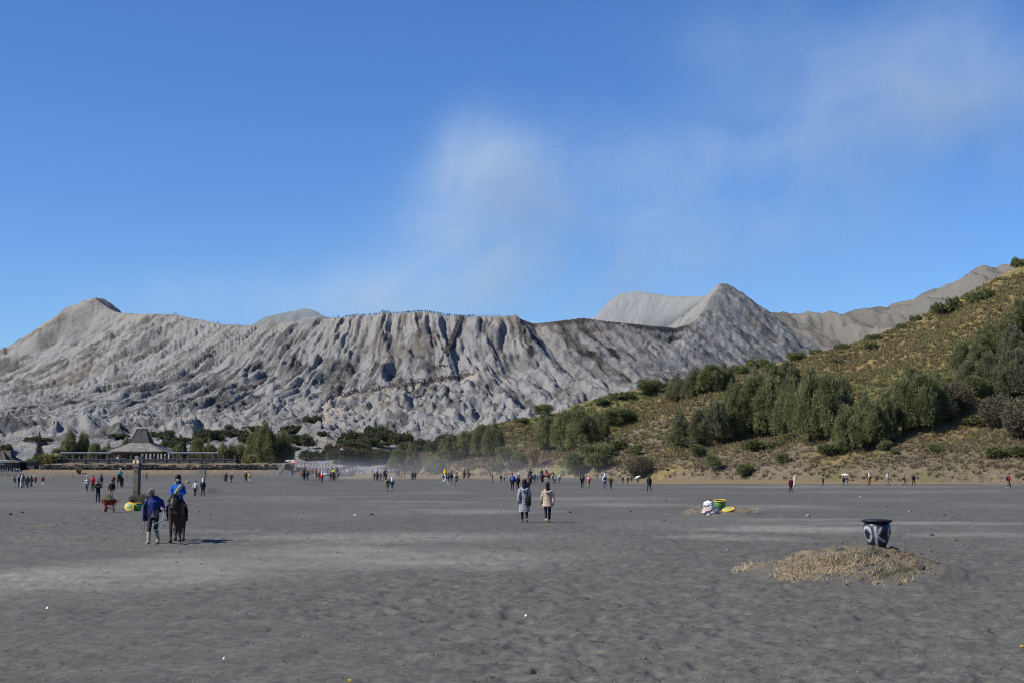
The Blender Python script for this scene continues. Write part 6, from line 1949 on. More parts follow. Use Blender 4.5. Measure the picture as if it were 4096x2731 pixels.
# ------------------------------------------------------------------ horses
def horse_parts(step=1.0, headlow=0.0):
    P = [([(0, .52, .98), (0, .30, .96), (0, -.10, .96), (0, -.42, 1.0), (0, -.66, .98)], [(.17, .20), (.215, .245), (.23, .26), (.215, .235), (.12, .15)], 0)]
    P.append(([(0, .40, 1.06), (0, .66, 1.24 - .1 * headlow), (0, .86, 1.44 - .25 * headlow)], [(.135, .20), (.10, .155), (.08, .12)], 0))
    hz = 1.48 - .28 * headlow
    P.append(([(0, .84, hz), (0, .98, hz - .06), (0, 1.10, hz - .22), (0, 1.19, hz - .36)], [(.075, .10), (.082, .105), (.06, .075), (.05, .055)], 0))
    for s in (-1, 1):
        P.append(([(s * .05, .84, hz + .06), (s * .065, .83, hz + .15), (s * .06, .85, hz + .20)], [.026, .028, .008], 0))
        o = .16 * step * s
        P.append(([(s * .12, .42, .90), (s * .13, .42 + .3 * o, .66), (s * .12, .44 + .8 * o, .42), (s * .12, .40 + o, .14), (s * .12, .43 + o, .06)], [(.10, .12), (.075, .085), .050, .036, .045], 0))
        P.append(([(s * .12, .43 + o, .06), (s * .12, .445 + o, .0)], [.05, .058], 1))
        o = -o
        P.append(([(s * .13, -.50, .92), (s * .14, -.42 + .4 * o, .70), (s * .13, -.62 + .8 * o, .46), (s * .13, -.57 + o, .15), (s * .13, -.53 + o, .06)], [(.13, .17), (.09, .11), .050, .036, .045], 0))
        P.append(([(s * .13, -.53 + o, .06), (s * .13, -.515 + o, .0)], [.05, .058], 1))
    return P
def mane_mesh(hl):
    r = np.random.default_rng(3); n = 260; f = r.random(n); hz = 1.48 - .28 * hl
    A = np.array([0, .42, 1.26]); B = np.array([0, .84, hz + .10]); P = A + (B - A) * f[:, None] + r.normal(size=(n, 3)) * .012
    D = np.stack([np.where(r.random(n) < .5, -1, 1) * .9, r.normal(size=n) * .2, -.7 - .4 * r.random(n)], 1)
    V, Q = leaf_quads(P, D, .03, .20, r=r)
    n2 = 70; P2 = np.array([0, .90, hz + .10]) + r.normal(size=(n2, 3)) * .02; D2 = np.stack([r.normal(size=n2) * .3, np.full(n2, .55), np.full(n2, -.8)], 1); V2, Q2 = leaf_quads(P2, D2, .025, .20, r=r)
    return mesh_np('mane', np.concatenate([V, V2]), np.concatenate([Q, Q2 + len(V)]))
def tail_mesh():
    r = np.random.default_rng(4); n = 150; V = []; Q = []
    for k in range(n):
        sw = np.array([r.normal() * .06 + .10, -.25 - .12 * r.random(), 0]); ln = .55 + .35 * r.random(); p0 = np.array([r.normal() * .02, -.70, 1.02])
        pts = [p0, p0 + sw * .5 + [0, 0, -ln * .35], p0 + sw * .8 + [0, 0, -ln * .75], p0 + sw * 1.25 + [0, 0, -ln]]
        b = len(V)
        for i, p in enumerate(pts): w = [.014, .016, .012, .003][i]; V += [p - [w, 0, 0], p + [w, 0, 0]]
        for i in range(3): Q.append((b + 2 * i, b + 2 * i + 1, b + 2 * i + 3, b + 2 * i + 2))
    return mesh_np('tail', np.array(V), np.array(Q))
M_LEATH = mat('dark_leather', (.035, .022, .015), .5, .3, 10, spec=.4)
def horse(loc, rz, s, label, coat=(.045, .028, .02), hair=(.012, .010, .009), group=None, step=1.0, hl=.3, saddle=(60, 40, 50), vox=.028):
    root = empty('horse', loc, rz, label, 'horse', group, s=s)
    cmat = _cm.setdefault(('coat',) + tuple(coat), mat('horse_coat', coat, .6, .25, 3, spec=.3)); hmat = _cm.setdefault(('mane',) + tuple(hair), mat('horse_hair', hair, .6, .3, 12))
    b = variant(('horse', step, hl, vox), lambda: blob(horse_parts(step, hl), vox, 3))
    put('body', b, [cmat, cloth((40, 36, 32))], root)
    put('mane', variant(('mane', hl), lambda: mane_mesh(hl)), hmat, root); put('tail', variant('tail', tail_mesh), hmat, root)
    sd = variant('saddle', lambda: blob([([(0, .20, 1.21), (0, .05, 1.20), (0, -.18, 1.22), (0, -.26, 1.28)], [(.10, .05), (.17, .05), (.18, .06), (.12, .04)], 0), ([(-.20, .0, 1.10), (-.245, .0, .92)], [(.03, .17), (.02, .15)], 0), ([(.20, .0, 1.10), (.245, .0, .92)], [(.03, .17), (.02, .15)], 0)], .022))
    put('saddle', sd, cloth(saddle), root)
    def bridle():
        hz = 1.48 - .28 * hl; m = MB()
        def loop(y, z, rx, rz_, tilt, n=14):
            m.tube([(rx * math.cos(k * 2 * math.pi / n), y + tilt * rz_ * math.sin(k * 2 * math.pi / n), z + rz_ * math.sin(k * 2 * math.pi / n)) for k in range(n + 1)], .011, 5)
        loop(1.12, hz - .24, .068, .085, .75); loop(.90, hz - .02, .088, .12, .5)
        for s_ in (-1, 1):
            m.tube([(s_ * .085, .93, hz - .03), (s_ * .066, 1.12, hz - .26)], .010, 5)
            m.tube([(s_ * .07, 1.12, hz - .26), (s_ * .16, .70, hz - .20), (s_ * .10, .30, 1.36)], .009, 5)
        return m.mesh('bridle')
    put('bridle', variant(('bridle', hl), bridle), M_LEATH, root)
    return root
def rider(hroot, label, h=1.6, **k):
    """sits in the saddle of a horse; a thing of its own"""
    s = hroot.scale.x; M = Matrix.Translation(hroot.location) @ Matrix.Rotation(hroot.rotation_euler.z, 4, 'Z')
    p = M @ Vector((0, .02 * s, 1.22 * s))
    return person(p, hroot.rotation_euler.z, h, label, pose='ride', **k)
def horse_at(px, py, hpx_withers, face, label, **k):
    p = G(px, py); return horse((p.x, p.y, p.z), face, hpx_withers * mpp(p.y) / 1.25, label, **k)

# ================================================================== the near group: man leading a horse with a rider
hp = G(700, 2166); hs = 1.12
HORSE = horse((hp.x, hp.y + .25, hp.z + .01), TO + R(6), 205 * mpp(hp.y) / 1.52, 'dark brown horse led towards the camera, carrying a rider in blue', step=.7, hl=.62, vox=.016, saddle=(70, 60, 70))
def near_rider():
    s = HORSE.scale.x
    M = Matrix.Translation(HORSE.location) @ Matrix.Rotation(HORSE.rotation_euler.z, 4, 'Z')
    p = M @ Vector((0, .02 * s, 1.17 * s))
    sc = .87
    root = empty('person', p, HORSE.rotation_euler.z, 'rider in a bright blue jacket, dark helmet, sunglasses and white mask on the near horse', 'person', s=sc)
    J = skeleton('ride', -.04)
    put('body', blob(body_parts(J, True, True), .0095), [SKIN, cloth((30, 34, 46)), cloth((74, 66, 58))], root)
    put('jacket', blob(jacket_parts(J, -.06, 1.06), .014), cloth((30, 92, 176)), root)
    put('helmet', blob(hood_parts(J, 'helmet'), .012), cloth((24, 25, 28), .5), root)
    h = J['hed']
    put('headscarf', blob([([h + Vector((0, -.03, .02)), J['nek'] + Vector((0, -.01, 0)), J['up'](0, -.02, .44)], [(.095, .09), (.095, .085), (.13, .10)], 0)], .014), cloth((40, 36, 36)), root)
    put('face_mask', blob([([h + Vector((0, .03, -.005)), h + Vector((0, .10, -.025))], [(.083, .062), (.05, .05)], 0)], .01), cloth((215, 214, 212)), root)
    m = MB()
    for s_ in (-1, 1): m.tube([(s_ * .036, .096, h.z + .048), (s_ * .036, .106, h.z + .048)], [(.030, .024), (.026, .02)], 10)
    m.tube([(-.08, .03, h.z + .055), (-.06, .095, h.z + .052), (.06, .095, h.z + .052), (.08, .03, h.z + .055)], .006, 5)
    m.build('sunglasses', M_EYE, root)
    up = J['up']
    put('scarf', blob([([up(-.16, .02, .53), up(-.08, .14, .42), up(.02, .17, .26), up(.12, .14, .08)], [(.07, .035), (.08, .04), (.075, .035), (.05, .03)], 0), ([up(-.12, .0, .55), up(.12, .0, .55)], [.05, .05], 0)], .014),
        mat('patterned_scarf', (.40, .32, .25), .85, .35, 16, col2=(.55, .46, .38)), root)
    MB().tube([up(-.14, -.02, .52), up(-.05, .17, .38), up(.10, .17, .10), up(.16, .05, 0)], .016, 6).build('strap', cloth(BLK), root)
    put('bag', blob([([up(.17, .10, .02), up(.20, .12, -.10)], [(.09, .05), (.10, .06)], 0)], .014), cloth((180, 168, 150)), root)
    return root
near_rider()
def handler():
    p = G(612, 2172); h = 1.58; rz = TO + R(-4)
    root = empty('person', p, rz, 'man in a navy shoulder cape, cap and pale rubber boots leading the horse', 'person', s=222 * mpp(p.y) / 1.66)
    J = skeleton('walk2', .20, .75)
    up = J['up']
    # local +x is the picture's left for someone who faces the camera
    J['elbr'] = up(.25, -.06, .22); J['wrir'] = up(.285, .02, -.04); J['finr'] = up(.28, .05, -.13)
    J['elbl'] = up(-.27, .08, .25); J['wril'] = up(-.40, .28, .20); J['finl'] = up(-.44, .34, .22)
    J['hed'] = up(0, .085, .645)
    put('body', blob(body_parts(J, True, True), .0095), [SKIN_D, cloth((58, 54, 60)), cloth((158, 148, 130))], root)
    put('shirt', blob(jacket_parts(J, -.08, .98, True), .014), cloth((118, 108, 122)), root)
    # shoulder cape: a draped shell, open and tied in front
    v, f = [], []; nA, nZ = 40, 14
    for j in range(nZ):
        q = j / (nZ - 1)
        for i in range(nA):
            a = R(70) + (R(400) - R(70)) * i / (nA - 1) - R(0)       # from front right round the back to front left
            long_ = .30 + .42 * (0.5 + .5 * math.cos(a - R(10))) * (1 if math.cos(a) > 0 else .4) + .22 * max(0, -math.sin(a))
            z = .56 - q * long_
            rx = (.10 + .165 * min(1, q * 2.6) + .06 * q) * (1 + .035 * math.sin(a * 9 + q * 3)); ry = (.085 + .09 * min(1, q * 2.6) + .05 * q) * (1 + .05 * math.sin(a * 7 + 1))
            c = up(rx * math.cos(a), ry * math.sin(a), z); v.append(c)
    for j in range(nZ - 1):
        for i in range(nA - 1): f.append((j * nA + i, j * nA + i + 1, (j + 1) * nA + i + 1, (j + 1) * nA + i))
    m = MB(); m.add(v, f); o = m.build('cape', cloth((34, 48, 104)), root, smooth=True)
    sd = o.modifiers.new('thick', 'SOLIDIFY'); sd.thickness = .02
    put('cape_knot', blob([([up(-.03, .16, .36), up(.03, .17, .34)], [.03, .035], 0), ([up(.02, .17, .34), up(.07, .17, .26)], [(.022, .015), (.03, .01)], 0), ([up(-.02, .17, .34), up(-.05, .17, .25)], [(.022, .015), (.03, .01)], 0)], .011), cloth((30, 42, 90)), root)
    hd = J['hed'] + Vector((0, .02, .04))
    put('cap', blob([(*ellip(hd + Vector((0, -.005, .045)), .094, .11, .085), 0), ([hd + Vector((0, .06, .03)), hd + Vector((0, .15, .0)), hd + Vector((0, .22, -.055))], [(.098, .028), (.10, .026), (.08, .022)], 0)], .011), cloth((150, 141, 136)), root)
    for k in 'lr':
        a, b = J['kne' + k], J['ank' + k]; d = (a - b)
        put('rubber_boot', blob([([b + d * .78, b + d * .4, b + Vector((0, 0, .0))], [.066, .064, .052], 0), ([b + Vector((0, -.05, -.035)), (b + J['toe' + k]) / 2 + Vector((0, 0, -.02)), J['toe' + k] + Vector((0, .02, 0))], [.056, .054, .044], 0)], .014), cloth((168, 160, 142)), root)
    return root, J
HND, HJ = handler()
def near_ropes():
    M = HND.matrix_basis; hand = M @ HJ['finl']; hand2 = M @ HJ['finr']
    Hm = Matrix.Translation(HORSE.location) @ Matrix.Rotation(HORSE.rotation_euler.z, 4, 'Z') @ Matrix.Scale(HORSE.scale.x, 4)
    mz = Hm @ Vector((.05, 1.12, 1.48 - .28 * .62 - .30))
    def curve(pts, n=24):
        out = []
        for k in range(len(pts) - 1):
            p0 = pts[max(k - 1, 0)]; p1 = pts[k]; p2 = pts[k + 1]; p3 = pts[min(k + 2, len(pts) - 1)]
            for j in range(6):
                t = j / 6; out.append(.5 * ((2 * p1) + (p2 - p0) * t + (2 * p0 - 5 * p1 + 4 * p2 - p3) * t * t + (3 * p1 - 3 * p2 + p3 - p0) * t ** 3))
        return out + [pts[-1]]
    m = MB(); V = Vector
    m.tube(curve([mz, (mz + hand) / 2 + V((0, -.05, -.10)), hand, hand + V((-.05, -.05, -.28)), hand + V((-.28, -.12, -.42)), hand + V((-.26, -.12, -.56)), hand + V((-.10, -.1, -.52)), hand + V((.02, -.06, -.25)), hand,
                  hand + V((.08, -.05, -.25)), hand + V((.03, -.06, -.46)), hand + V((-.04, -.05, -.3)), hand]), .010, 6)
    tag(m.build('lead_rope', mat('pale_rope', (.30, .36, .38), .9, .2, 20), None, smooth=True), 'pale lead rope looped from the horse to the hand of the man in the cape', 'rope')
    m = MB().tube(curve([hand2, hand2 + V((.02, -.03, -.12)), hand2 + V((.01, -.05, -.30)), hand2 + V((-.06, -.08, -.46))]), [.007] * 18 + [.004], 5) if False else MB().tube(curve([hand2 + V((0, 0, .05)), hand2 + V((.03, -.03, -.12)), hand2 + V((.02, -.05, -.30)), hand2 + V((-.05, -.08, -.46))]), .007, 5)
    tag(m.build('riding_whip', cloth((90, 84, 78)), None, smooth=True), 'thin whip hanging from the hand of the man in the cape', 'whip')
near_ropes()

# ================================================================== the two women in the middle
def quilt(step, amp):
    def post(me):
        n = len(me.vertices); co = np.empty(n * 3, np.float32); me.vertices.foreach_get('co', co); co = co.reshape(-1, 3)
        no = np.empty(n * 3, np.float32); me.vertices.foreach_get('normal', no); no = no.reshape(-1, 3)
        k = np.abs(np.sin(np.pi * co[:, 2] / step)) ** .5 - .6
        k = k + .25 * np.sin(co[:, 0] * 40) * np.sin(co[:, 2] * 33)
        co = co + no * (amp * k)[:, None]
        me.vertices.foreach_set('co', co.ravel())
    return post
def near_woman(px, py, hpx, label, coat, hem, fat, flare, pose, head_c, shoes, stepq, legs=(40, 41, 46), hoodc=None):
    p = G(px, py); root = empty('person', p, AW + R(3), label, 'person', s=hpx * mpp(p.y) / 1.68)
    J = skeleton(pose, .03, .55)
    put('body', blob(body_parts(J, True, False), .0095), [SKIN, cloth(legs), cloth(shoes)], root)
    put('coat', blob(jacket_parts(J, hem, fat, True, flare), .013, 2, quilt(stepq, .008)), cloth(coat), root)
    put('headscarf', blob(hood_parts(J, 'hijab'), .013), cloth(head_c), root)
    up = J['up']
    put('hood', blob([([up(-.12, -.10, .46), up(-.05, -.17, .40), up(.05, -.17, .40), up(.12, -.10, .46)], [.055, .065, .065, .055], 0), ([up(0, -.16, .44), up(0, -.17, .30)], [(.12, .05), (.05, .03)], 0)], .013), cloth(hoodc or coat), root)
    return root, J
W1, J1 = near_woman(2098, 2088, 166, 'woman in a long light grey quilted coat and black headscarf walking away', (150, 149, 155), -.46, 1.12, .035, 'walk1', BLK, (105, 104, 108), .115)
put('shoulder_bag', blob([([J1['up'](.10, -.20, .14), J1['up'](.13, -.23, -.02), J1['up'](.14, -.21, -.22)], [(.10, .06), (.125, .085), (.11, .07)], 0), ([J1['up'](.10, -.17, .15), J1['up'](.15, -.12, .48), J1['up'](.12, .1, .4)], .018, 0)], .014), cloth((34, 34, 38)), W1)
W2, J2 = near_woman(2191, 2088, 155, 'woman in a short beige quilted coat and black headscarf walking away', (186, 168, 146), -.20, 1.16, .045, 'walk2', BLK, (206, 192, 140), .10)

# ================================================================== people on the plain, left to right
GL = 'people standing in the group at the far left'
pp_(57, 1946, 43, AW, 'person with long dark hair and pale jeans at the left of the far left group', GL, top=(96, 92, 80), legs=LJEAN, head=('longhair', BLK), pose='stand')
pp_(74, 1946, 45, RI, 'person in a burgundy jacket, white cap and blue jeans in the far left group', GL, top=(98, 36, 58), legs=(60, 78, 130), head=('cap', WHT), pose='stand')
pp_(85, 1950, 47, RI, 'person in a white headscarf and pink skirt in the far left group', GL, top=(196, 198, 202), legs=WHT, head=('hijab', WHT), pose='stand', skirt=(196, 170, 168))
pp_(92, 1940, 45, TO, 'person in dark purple behind the white headscarf in the far left group', GL, top=(70, 40, 66), legs=BLK, head=('beanie', BLK), pose='stand')
pp_(79, 1939, 44, AW, 'person in a dark hood at the back of the far left group', GL, top=DGREY, legs=BLK, head=('hood', DGREY), pose='stand')
pp_(102, 1949, 45, RI, 'stooping person in an olive jacket with a bag in the far left group', GL, top=(66, 66, 54), legs=BLK, head=('hair', BLK), pose='walk1', lean=.3, pack=(92, 92, 80))
pp_(113, 1945, 42, AW, 'person in black with a black cap near the middle of the far left group', GL, top=(38, 44, 42), legs=BLK, head=('cap', BLK), pose='stand')
pp_(124, 1945, 44, AW, 'person with long dark hair and a grey skirt in the far left group', GL, top=(64, 58, 56), legs=DGREY, head=('longhair', BLK), pose='stand', skirt=(88, 92, 106))
pp_(139, 1944, 44, TO, 'person in a brown coat and white hat at the right of the far left group', GL, top=(122, 92, 70), legs=(225, 222, 224), head=('hat', WHT), pose='stand', hem=-.3, fat=1.1)
pp_(170, 1941, 38, AW, 'walker in white trousers with a red backpack right of the far left group', top=(54, 48, 52), legs=(214, 216, 222), head=('longhair', BLK), pose='walk1', pack=(190, 52, 48))
GM = 'people left of the stone pillar'
sw = pp_(348, 1966, 61, TO, 'person in a black and white striped sweater and jeans left of the pillar', GM, top=WHT, legs=(48, 70, 108), head=('cap', WHT), pose='walk1', mask=(60, 58, 58))
def stripes():
    m = bpy.data.materials.new('striped_knit'); m.use_nodes = True; N, L = m.node_tree.nodes, m.node_tree.links; b = N['Principled BSDF']; b.inputs['Roughness'].default_value = .9
    tc = N.new('ShaderNodeTexCoord'); sx = N.new('ShaderNodeSeparateXYZ'); L.new(tc.outputs['Object'], sx.inputs[0])
    a = N.new('ShaderNodeMath'); a.operation = 'MULTIPLY'; a.inputs[1].default_value = 34; L.new(sx.outputs[2], a.inputs[0]); s_ = N.new('ShaderNodeMath'); s_.operation = 'SINE'; L.new(a.outputs[0], s_.inputs[0])
    g = N.new('ShaderNodeMath'); g.operation = 'GREATER_THAN'; g.inputs[1].default_value = .1; L.new(s_.outputs[0], g.inputs[0])
    mx = N.new('ShaderNodeMix'); mx.data_type = 'RGBA'; mx.inputs[6].default_value = (.62, .61, .6, 1); mx.inputs[7].default_value = (.03, .03, .035, 1); L.new(g.outputs[0], mx.inputs[0]); L.new(mx.outputs[2], b.inputs['Base Color']); return m
for c in sw.children:
    if c.name.startswith('jacket'): c.material_slots[0].material = stripes()
pp_(371, 1965, 64, TO, 'person in a red jacket and black trousers beside the striped sweater', GM, top=(190, 34, 46), legs=BLK, head=('hair', BLK), pose='phone')
pp_(405, 1944, 48, AW, 'person in a dark hooded jacket behind the red jacket', GM, top=(56, 62, 74), legs=(48, 54, 70), head=('hood', (48, 52, 62)), pose='walk2', pack=(60, 64, 74))
pp_(391, 2008, 88, TO + R(30), 'man in black with jeans looking at the phone in his hands left of the wheelbarrow', GM, top=(28, 30, 34), legs=(40, 46, 66), head=('hair', BLK), pose='phone', mask=(54, 54, 58), vox=.02)
pp_(446, 1999, 78, TO, 'man in a black sweatshirt, khaki trousers and white mask behind the wheelbarrow', GM, top=(28, 30, 34), legs=(150, 132, 96), head=('cap', BLK), pose='walk1', mask=(228, 226, 224), vox=.02, fat=1.05)
pp_(455, 1942, 42, TO, 'man in a maroon jacket and grey cap leading the dark horse', GM, top=(84, 38, 48), legs=DGREY, head=('cap', (110, 102, 96)), pose='walk2')
h2 = horse_at(481, 1950, 46, TO, 'dark horse with a rider in teal left of the pillar', group='horses on the plain')
rider(h2, 'rider in a teal jacket and white helmet on the dark horse left of the pillar', top=(44, 120, 130), legs=(36, 42, 56), head=('helmet', (214, 216, 220)))
pp_(586, 1919, 29, RI, 'person in navy striding across right of the pillar', top=NAVY, legs=(46, 54, 78), head=('cap', (44, 48, 66)), pose='walk1')
pp_(557, 1919, 27, LE, 'person half hidden behind the stone pillar', top=DGREY, legs=BLK, head=('hood', DGREY), pose='walk2', shoes=(200, 200, 200))
pp_(780, 1983, 63, AW, 'stooping person in a pale grey hoodie and black trousers near the pole', top=(186, 182, 174), legs=(36, 38, 42), head=('hair', BLK), pose='walk1', lean=.42, vox=.02)
pp_(811, 1983, 69, AW, 'person in a black jacket with a backpack and white headscarf near the pole', top=(40, 42, 48), legs=(30, 32, 36), head=('hijab', WHT), pose='walk2', pack=(48, 50, 54), vox=.02)
pp_(899, 1928, 36, AW, 'person in a long dark grey dress with white shoes on the far sand', top=(72, 76, 76), legs=DGREY, head=('beanie', (120, 114, 106)), pose='stand', hem=-.55, fat=1.15, flare=.04, shoes=WHT)
pp_(905, 1926, 38, AW, 'person in a red hood close behind the long grey dress', top=(140, 60, 62), legs=DGREY, head=('hood', (176, 60, 62)), pose='walk1')
pp_(925, 1929, 37, AW, 'person in a dark brown coat and white cap on the far sand', top=(84, 76, 74), legs=(72, 66, 64), head=('cap', WHT), pose='walk1', hem=-.25, fat=1.1)
pp_(983, 1927, 43, AW, 'person in dark clothes with a white cap and a shoulder bag by the fence', top=(70, 66, 64), legs=(56, 54, 56), head=('cap', WHT), pose='walk2', hem=-.3, fat=1.15, pack=(80, 74, 68))
pp_(997, 1926, 38, AW, 'person in a pale yellow jacket and white trousers by the fence', top=(214, 192, 96), legs=(205, 200, 192), head=('hair', BLK), pose='walk1')
GT = 'crowd of people and horses at the foot of the trail'
pp_(1169, 1906, 29, TO, 'person in dark clothes standing by the stake fence at the temple corner', GT, top=(44, 46, 50), legs=(38, 40, 44), head=('cap', WHT), pose='stand')
pp_(1202, 1905, 23, TO, 'child in a red jacket among the trail crowd', GT, top=(190, 52, 56), legs=DGREY, head=('cap', WHT), pose='stand')
h3 = horse_at(1216, 1920, 30, TO, 'dark horse at the left of the trail crowd', group=GT); rider(h3, 'rider in dark clothes on the left horse of the trail crowd', top=DGREY, legs=BLK, head=('cap', (90, 84, 80)), group=GT)
pp_(1230, 1921, 39, TO, 'person in navy beside the left horse of the trail crowd', GT, top=(50, 56, 78), legs=(44, 50, 70), head=('hood', (60, 62, 76)), pose='walk1')
h4 = horse_at(1261, 1920, 29, AW, 'pale tan horse seen from behind in the trail crowd', coat=(.36, .27, .18), hair=(.30, .22, .14), group=GT); rider(h4, 'rider in an orange jacket on the pale tan horse', top=(200, 98, 60), legs=DGREY, head=('helmet', BLK), group=GT)
pp_(1277, 1920, 36, AW, 'person in dark blue right of the pale tan horse', GT, top=(58, 58, 74), legs=(52, 54, 66), head=('hair', BLK), pose='walk2')
pp_(1287, 1930, 43, AW, 'person in a bright red jacket and white headscarf in front of the trail crowd', top=(206, 44, 58), legs=(42, 48, 72), head=('hijab', WHT), pose='stand', fat=1.08)
h5 = horse_at(1308, 1915, 27, RI, 'white horse walking right in the trail crowd', coat=(.62, .60, .56), hair=(.5, .48, .44), group=GT); rider(h5, 'rider in grey on the white horse of the trail crowd', top=(110, 106, 118), legs=DGREY, head=('hijab', (60, 58, 66)), group=GT)
pp_(1322, 1923, 36, TO, 'man in dark clothes leading the horse with the yellow rider', GT, top=(58, 52, 52), legs=(50, 48, 50), head=('cap', (90, 80, 70)), pose='walk1')
h6 = horse_at(1334, 1923, 32, TO, 'dark brown horse of the yellow rider', coat=(.08, .05, .035), group=GT); rider(h6, 'rider in a bright yellow jacket in the trail crowd', top=(228, 206, 48), legs=DGREY, head=('helmet', BLK), group=GT)
h7 = horse_at(1348, 1920, 31, TO + .2, 'tan horse at the right end of the trail crowd', coat=(.30, .22, .14), group=GT); rider(h7, 'rider in dark clothes on the tan horse at the right of the trail crowd', top=(62, 54, 60), legs=BLK, head=('hood', (58, 50, 56)), group=GT)
r_ = random.Random(77)
pal = [((70, 66, 70), 'grey'), ((52, 56, 76), 'navy'), ((150, 66, 62), 'red'), ((196, 194, 196), 'white'), ((110, 96, 76), 'tan'), ((60, 62, 58), 'dark green'), ((44, 44, 48), 'black'), ((140, 136, 142), 'pale grey')]
heads = ['hair', 'hijab', 'cap', 'hood', 'longhair', 'beanie', 'hat']
hw = {'hair': 'bare head', 'hijab': 'headscarf', 'cap': 'cap', 'hood': 'hood up', 'longhair': 'long hair', 'beanie': 'beanie', 'hat': 'hat'}
k_ = 0
back = []
for px, py in [(1212, 1898), (1222, 1895), (1236, 1897), (1247, 1894), (1256, 1896), (1268, 1893), (1280, 1896), (1293, 1893), (1303, 1897), (1314, 1893), (1241, 1889), (1262, 1888), (1288, 1888), (1310, 1888), (1196, 1893), (1180, 1894), (1226, 1888)]:
    c, cn = pal[k_ % 8]; hk = heads[(k_ * 3 + k_ // 7) % 7]; k_ += 1
    pp_(px, py, r_.uniform(26, 30), r_.choice([AW, TO, RI, LE]), f'person in {cn} with {hw[hk]} at the back of the trail crowd', GT, top=c, legs=r_.choice([BLK, DGREY, JEAN]), head=(hk, r_.choice([WHT, BLK, (120, 110, 100)])), pose=r_.choice(['walk1', 'walk2', 'stand']), vox=.04)
GD = 'people walking in the dust left of centre'
for px, py, hh, c, cn, hk in [(1393, 1899, 24, (168, 164, 164), 'pale grey', 'cap'), (1403, 1898, 22, (84, 80, 80), 'dark grey', 'hood'), (1419, 1900, 25, (66, 66, 72), 'black', 'hair'), (1427, 1897, 24, (120, 116, 118), 'grey', 'hijab'), (1439, 1899, 27, (96, 98, 106), 'blue grey', 'hat'), (1452, 1898, 24, (74, 70, 70), 'brown', 'cap'), (1461, 1899, 25, (178, 172, 170), 'white', 'longhair')]:
    pp_(px, py, hh, r_.choice([AW, TO]), f'person in {cn} with {hw[hk]} in the dust left of centre', GD, top=c, legs=r_.choice([DGREY, JEAN, BLK]), head=(hk, (150, 146, 142)), pose=r_.choice(['walk1', 'walk2']), vox=.04)
GR = 'riders and walkers behind the pair with the white scarf'
pp_(1489, 1898, 23, TO, 'person in dark grey at the left of the riders behind the white scarf pair', GR, top=(74, 72, 74), legs=DGREY, head=('hood', DGREY), pose='walk1')
pp_(1497, 1923, 37, TO, 'man in an olive jacket leading the horse behind the white scarf pair', GR, top=(88, 84, 70), legs=(90, 86, 78), head=('cap', (190, 184, 178)), pose='walk2')
h8 = horse_at(1509, 1921, 30, TO, 'brown horse behind the white scarf pair', coat=(.10, .055, .035), group=GR); rider(h8, 'rider in pale blue with a pale hat behind the white scarf pair', top=(140, 156, 176), legs=DGREY, head=('hat', (190, 180, 168)), group=GR)
pp_(1522, 1923, 36, TO, 'man in grey with jeans walking between the two horses', GR, top=(104, 106, 106), legs=(66, 78, 98), head=('hood', (80, 80, 82)), pose='walk1')
h9 = horse_at(1540, 1927, 33, TO - .2, 'tan horse right behind the white scarf pair', coat=(.26, .19, .12), group=GR); rider(h9, 'rider in dark blue on the tan horse behind the white scarf pair', top=(66, 70, 92), legs=BLK, head=('beanie', BLK), group=GR)
h10 = horse_at(1560, 1902, 24, RI, 'white horse with a rider in red farther behind', coat=(.60, .57, .52), hair=(.5, .47, .43), group=GR); rider(h10, 'rider in a red brown jacket on the far white horse', top=(140, 84, 80), legs=DGREY, head=('hair', BLK), group=GR)
h11 = horse_at(1549, 1903, 24, TO, 'grey brown horse beside the far white horse', coat=(.14, .11, .09), group=GR); rider(h11, 'rider in grey beside the far white horse', top=(118, 108, 106), legs=DGREY, head=('cap', BLK), group=GR)
pp_(1550, 1967, 58, AW, 'person in a tan jacket and shorts with a black bag walking away', top=(164, 140, 104), legs=(120, 112, 100), head=('cap', (214, 212, 212)), pose='walk1', pack=(36, 36, 40))
pp_(1568, 1966, 58, AW, 'person under a white scarf in a navy top and jeans walking away', top=(48, 56, 88), legs=(104, 124, 156), head=('hijab', (226, 230, 240)), pose='walk2', fat=1.05)
GA = 'small group right of the riders in the dust'
for px, c, cn, hk in [(1587, (56, 56, 60), 'black', 'hijab'), (1596, (70, 64, 62), 'dark brown', 'longhair'), (1605, (196, 144, 84), 'orange', 'hat'), (1618, (120, 114, 108), 'beige grey', 'cap')]:
    pp_(px, 1908, 27, AW, f'person in {cn} with {hw[hk]} in the small group right of the riders', GA, top=c, legs=DGREY, head=(hk, (60, 58, 58) if hk != 'hat' else (220, 200, 170)), pose='walk1', hem=-.2)
for px, c, cn in [(1648, (150, 130, 110), 'tan'), (1654, (84, 84, 88), 'grey'), (1661, (66, 66, 72), 'dark grey')]:
    pp_(px, 1919, 35, AW, f'person in {cn} of the three walking close together left of centre', 'three people walking close together', top=c, legs=DGREY, head=('hood', c), pose='walk2', pack=(60, 60, 64))
for px, c, cn in [(1712, (150, 150, 152), 'pale grey'), (1723, (66, 68, 74), 'dark blue')]:
    pp_(px, 1904, 20, AW, f'small far person in {cn} between the groups', 'two small far walkers', top=c, legs=JEAN, head=('hair', BLK), pose='walk1', vox=.04)
GY = 'people round the yellow rider'
h12 = horse_at(1780, 1928, 33, AW, 'white horse of the rider in the yellow hood', coat=(.62, .60, .57), hair=(.5, .48, .45), group=GY); rider(h12, 'rider in a bright yellow hooded jacket on the white horse left of centre', top=(240, 206, 20), legs=LJEAN, head=('hood', (240, 206, 20)), group=GY, fat=1.1)
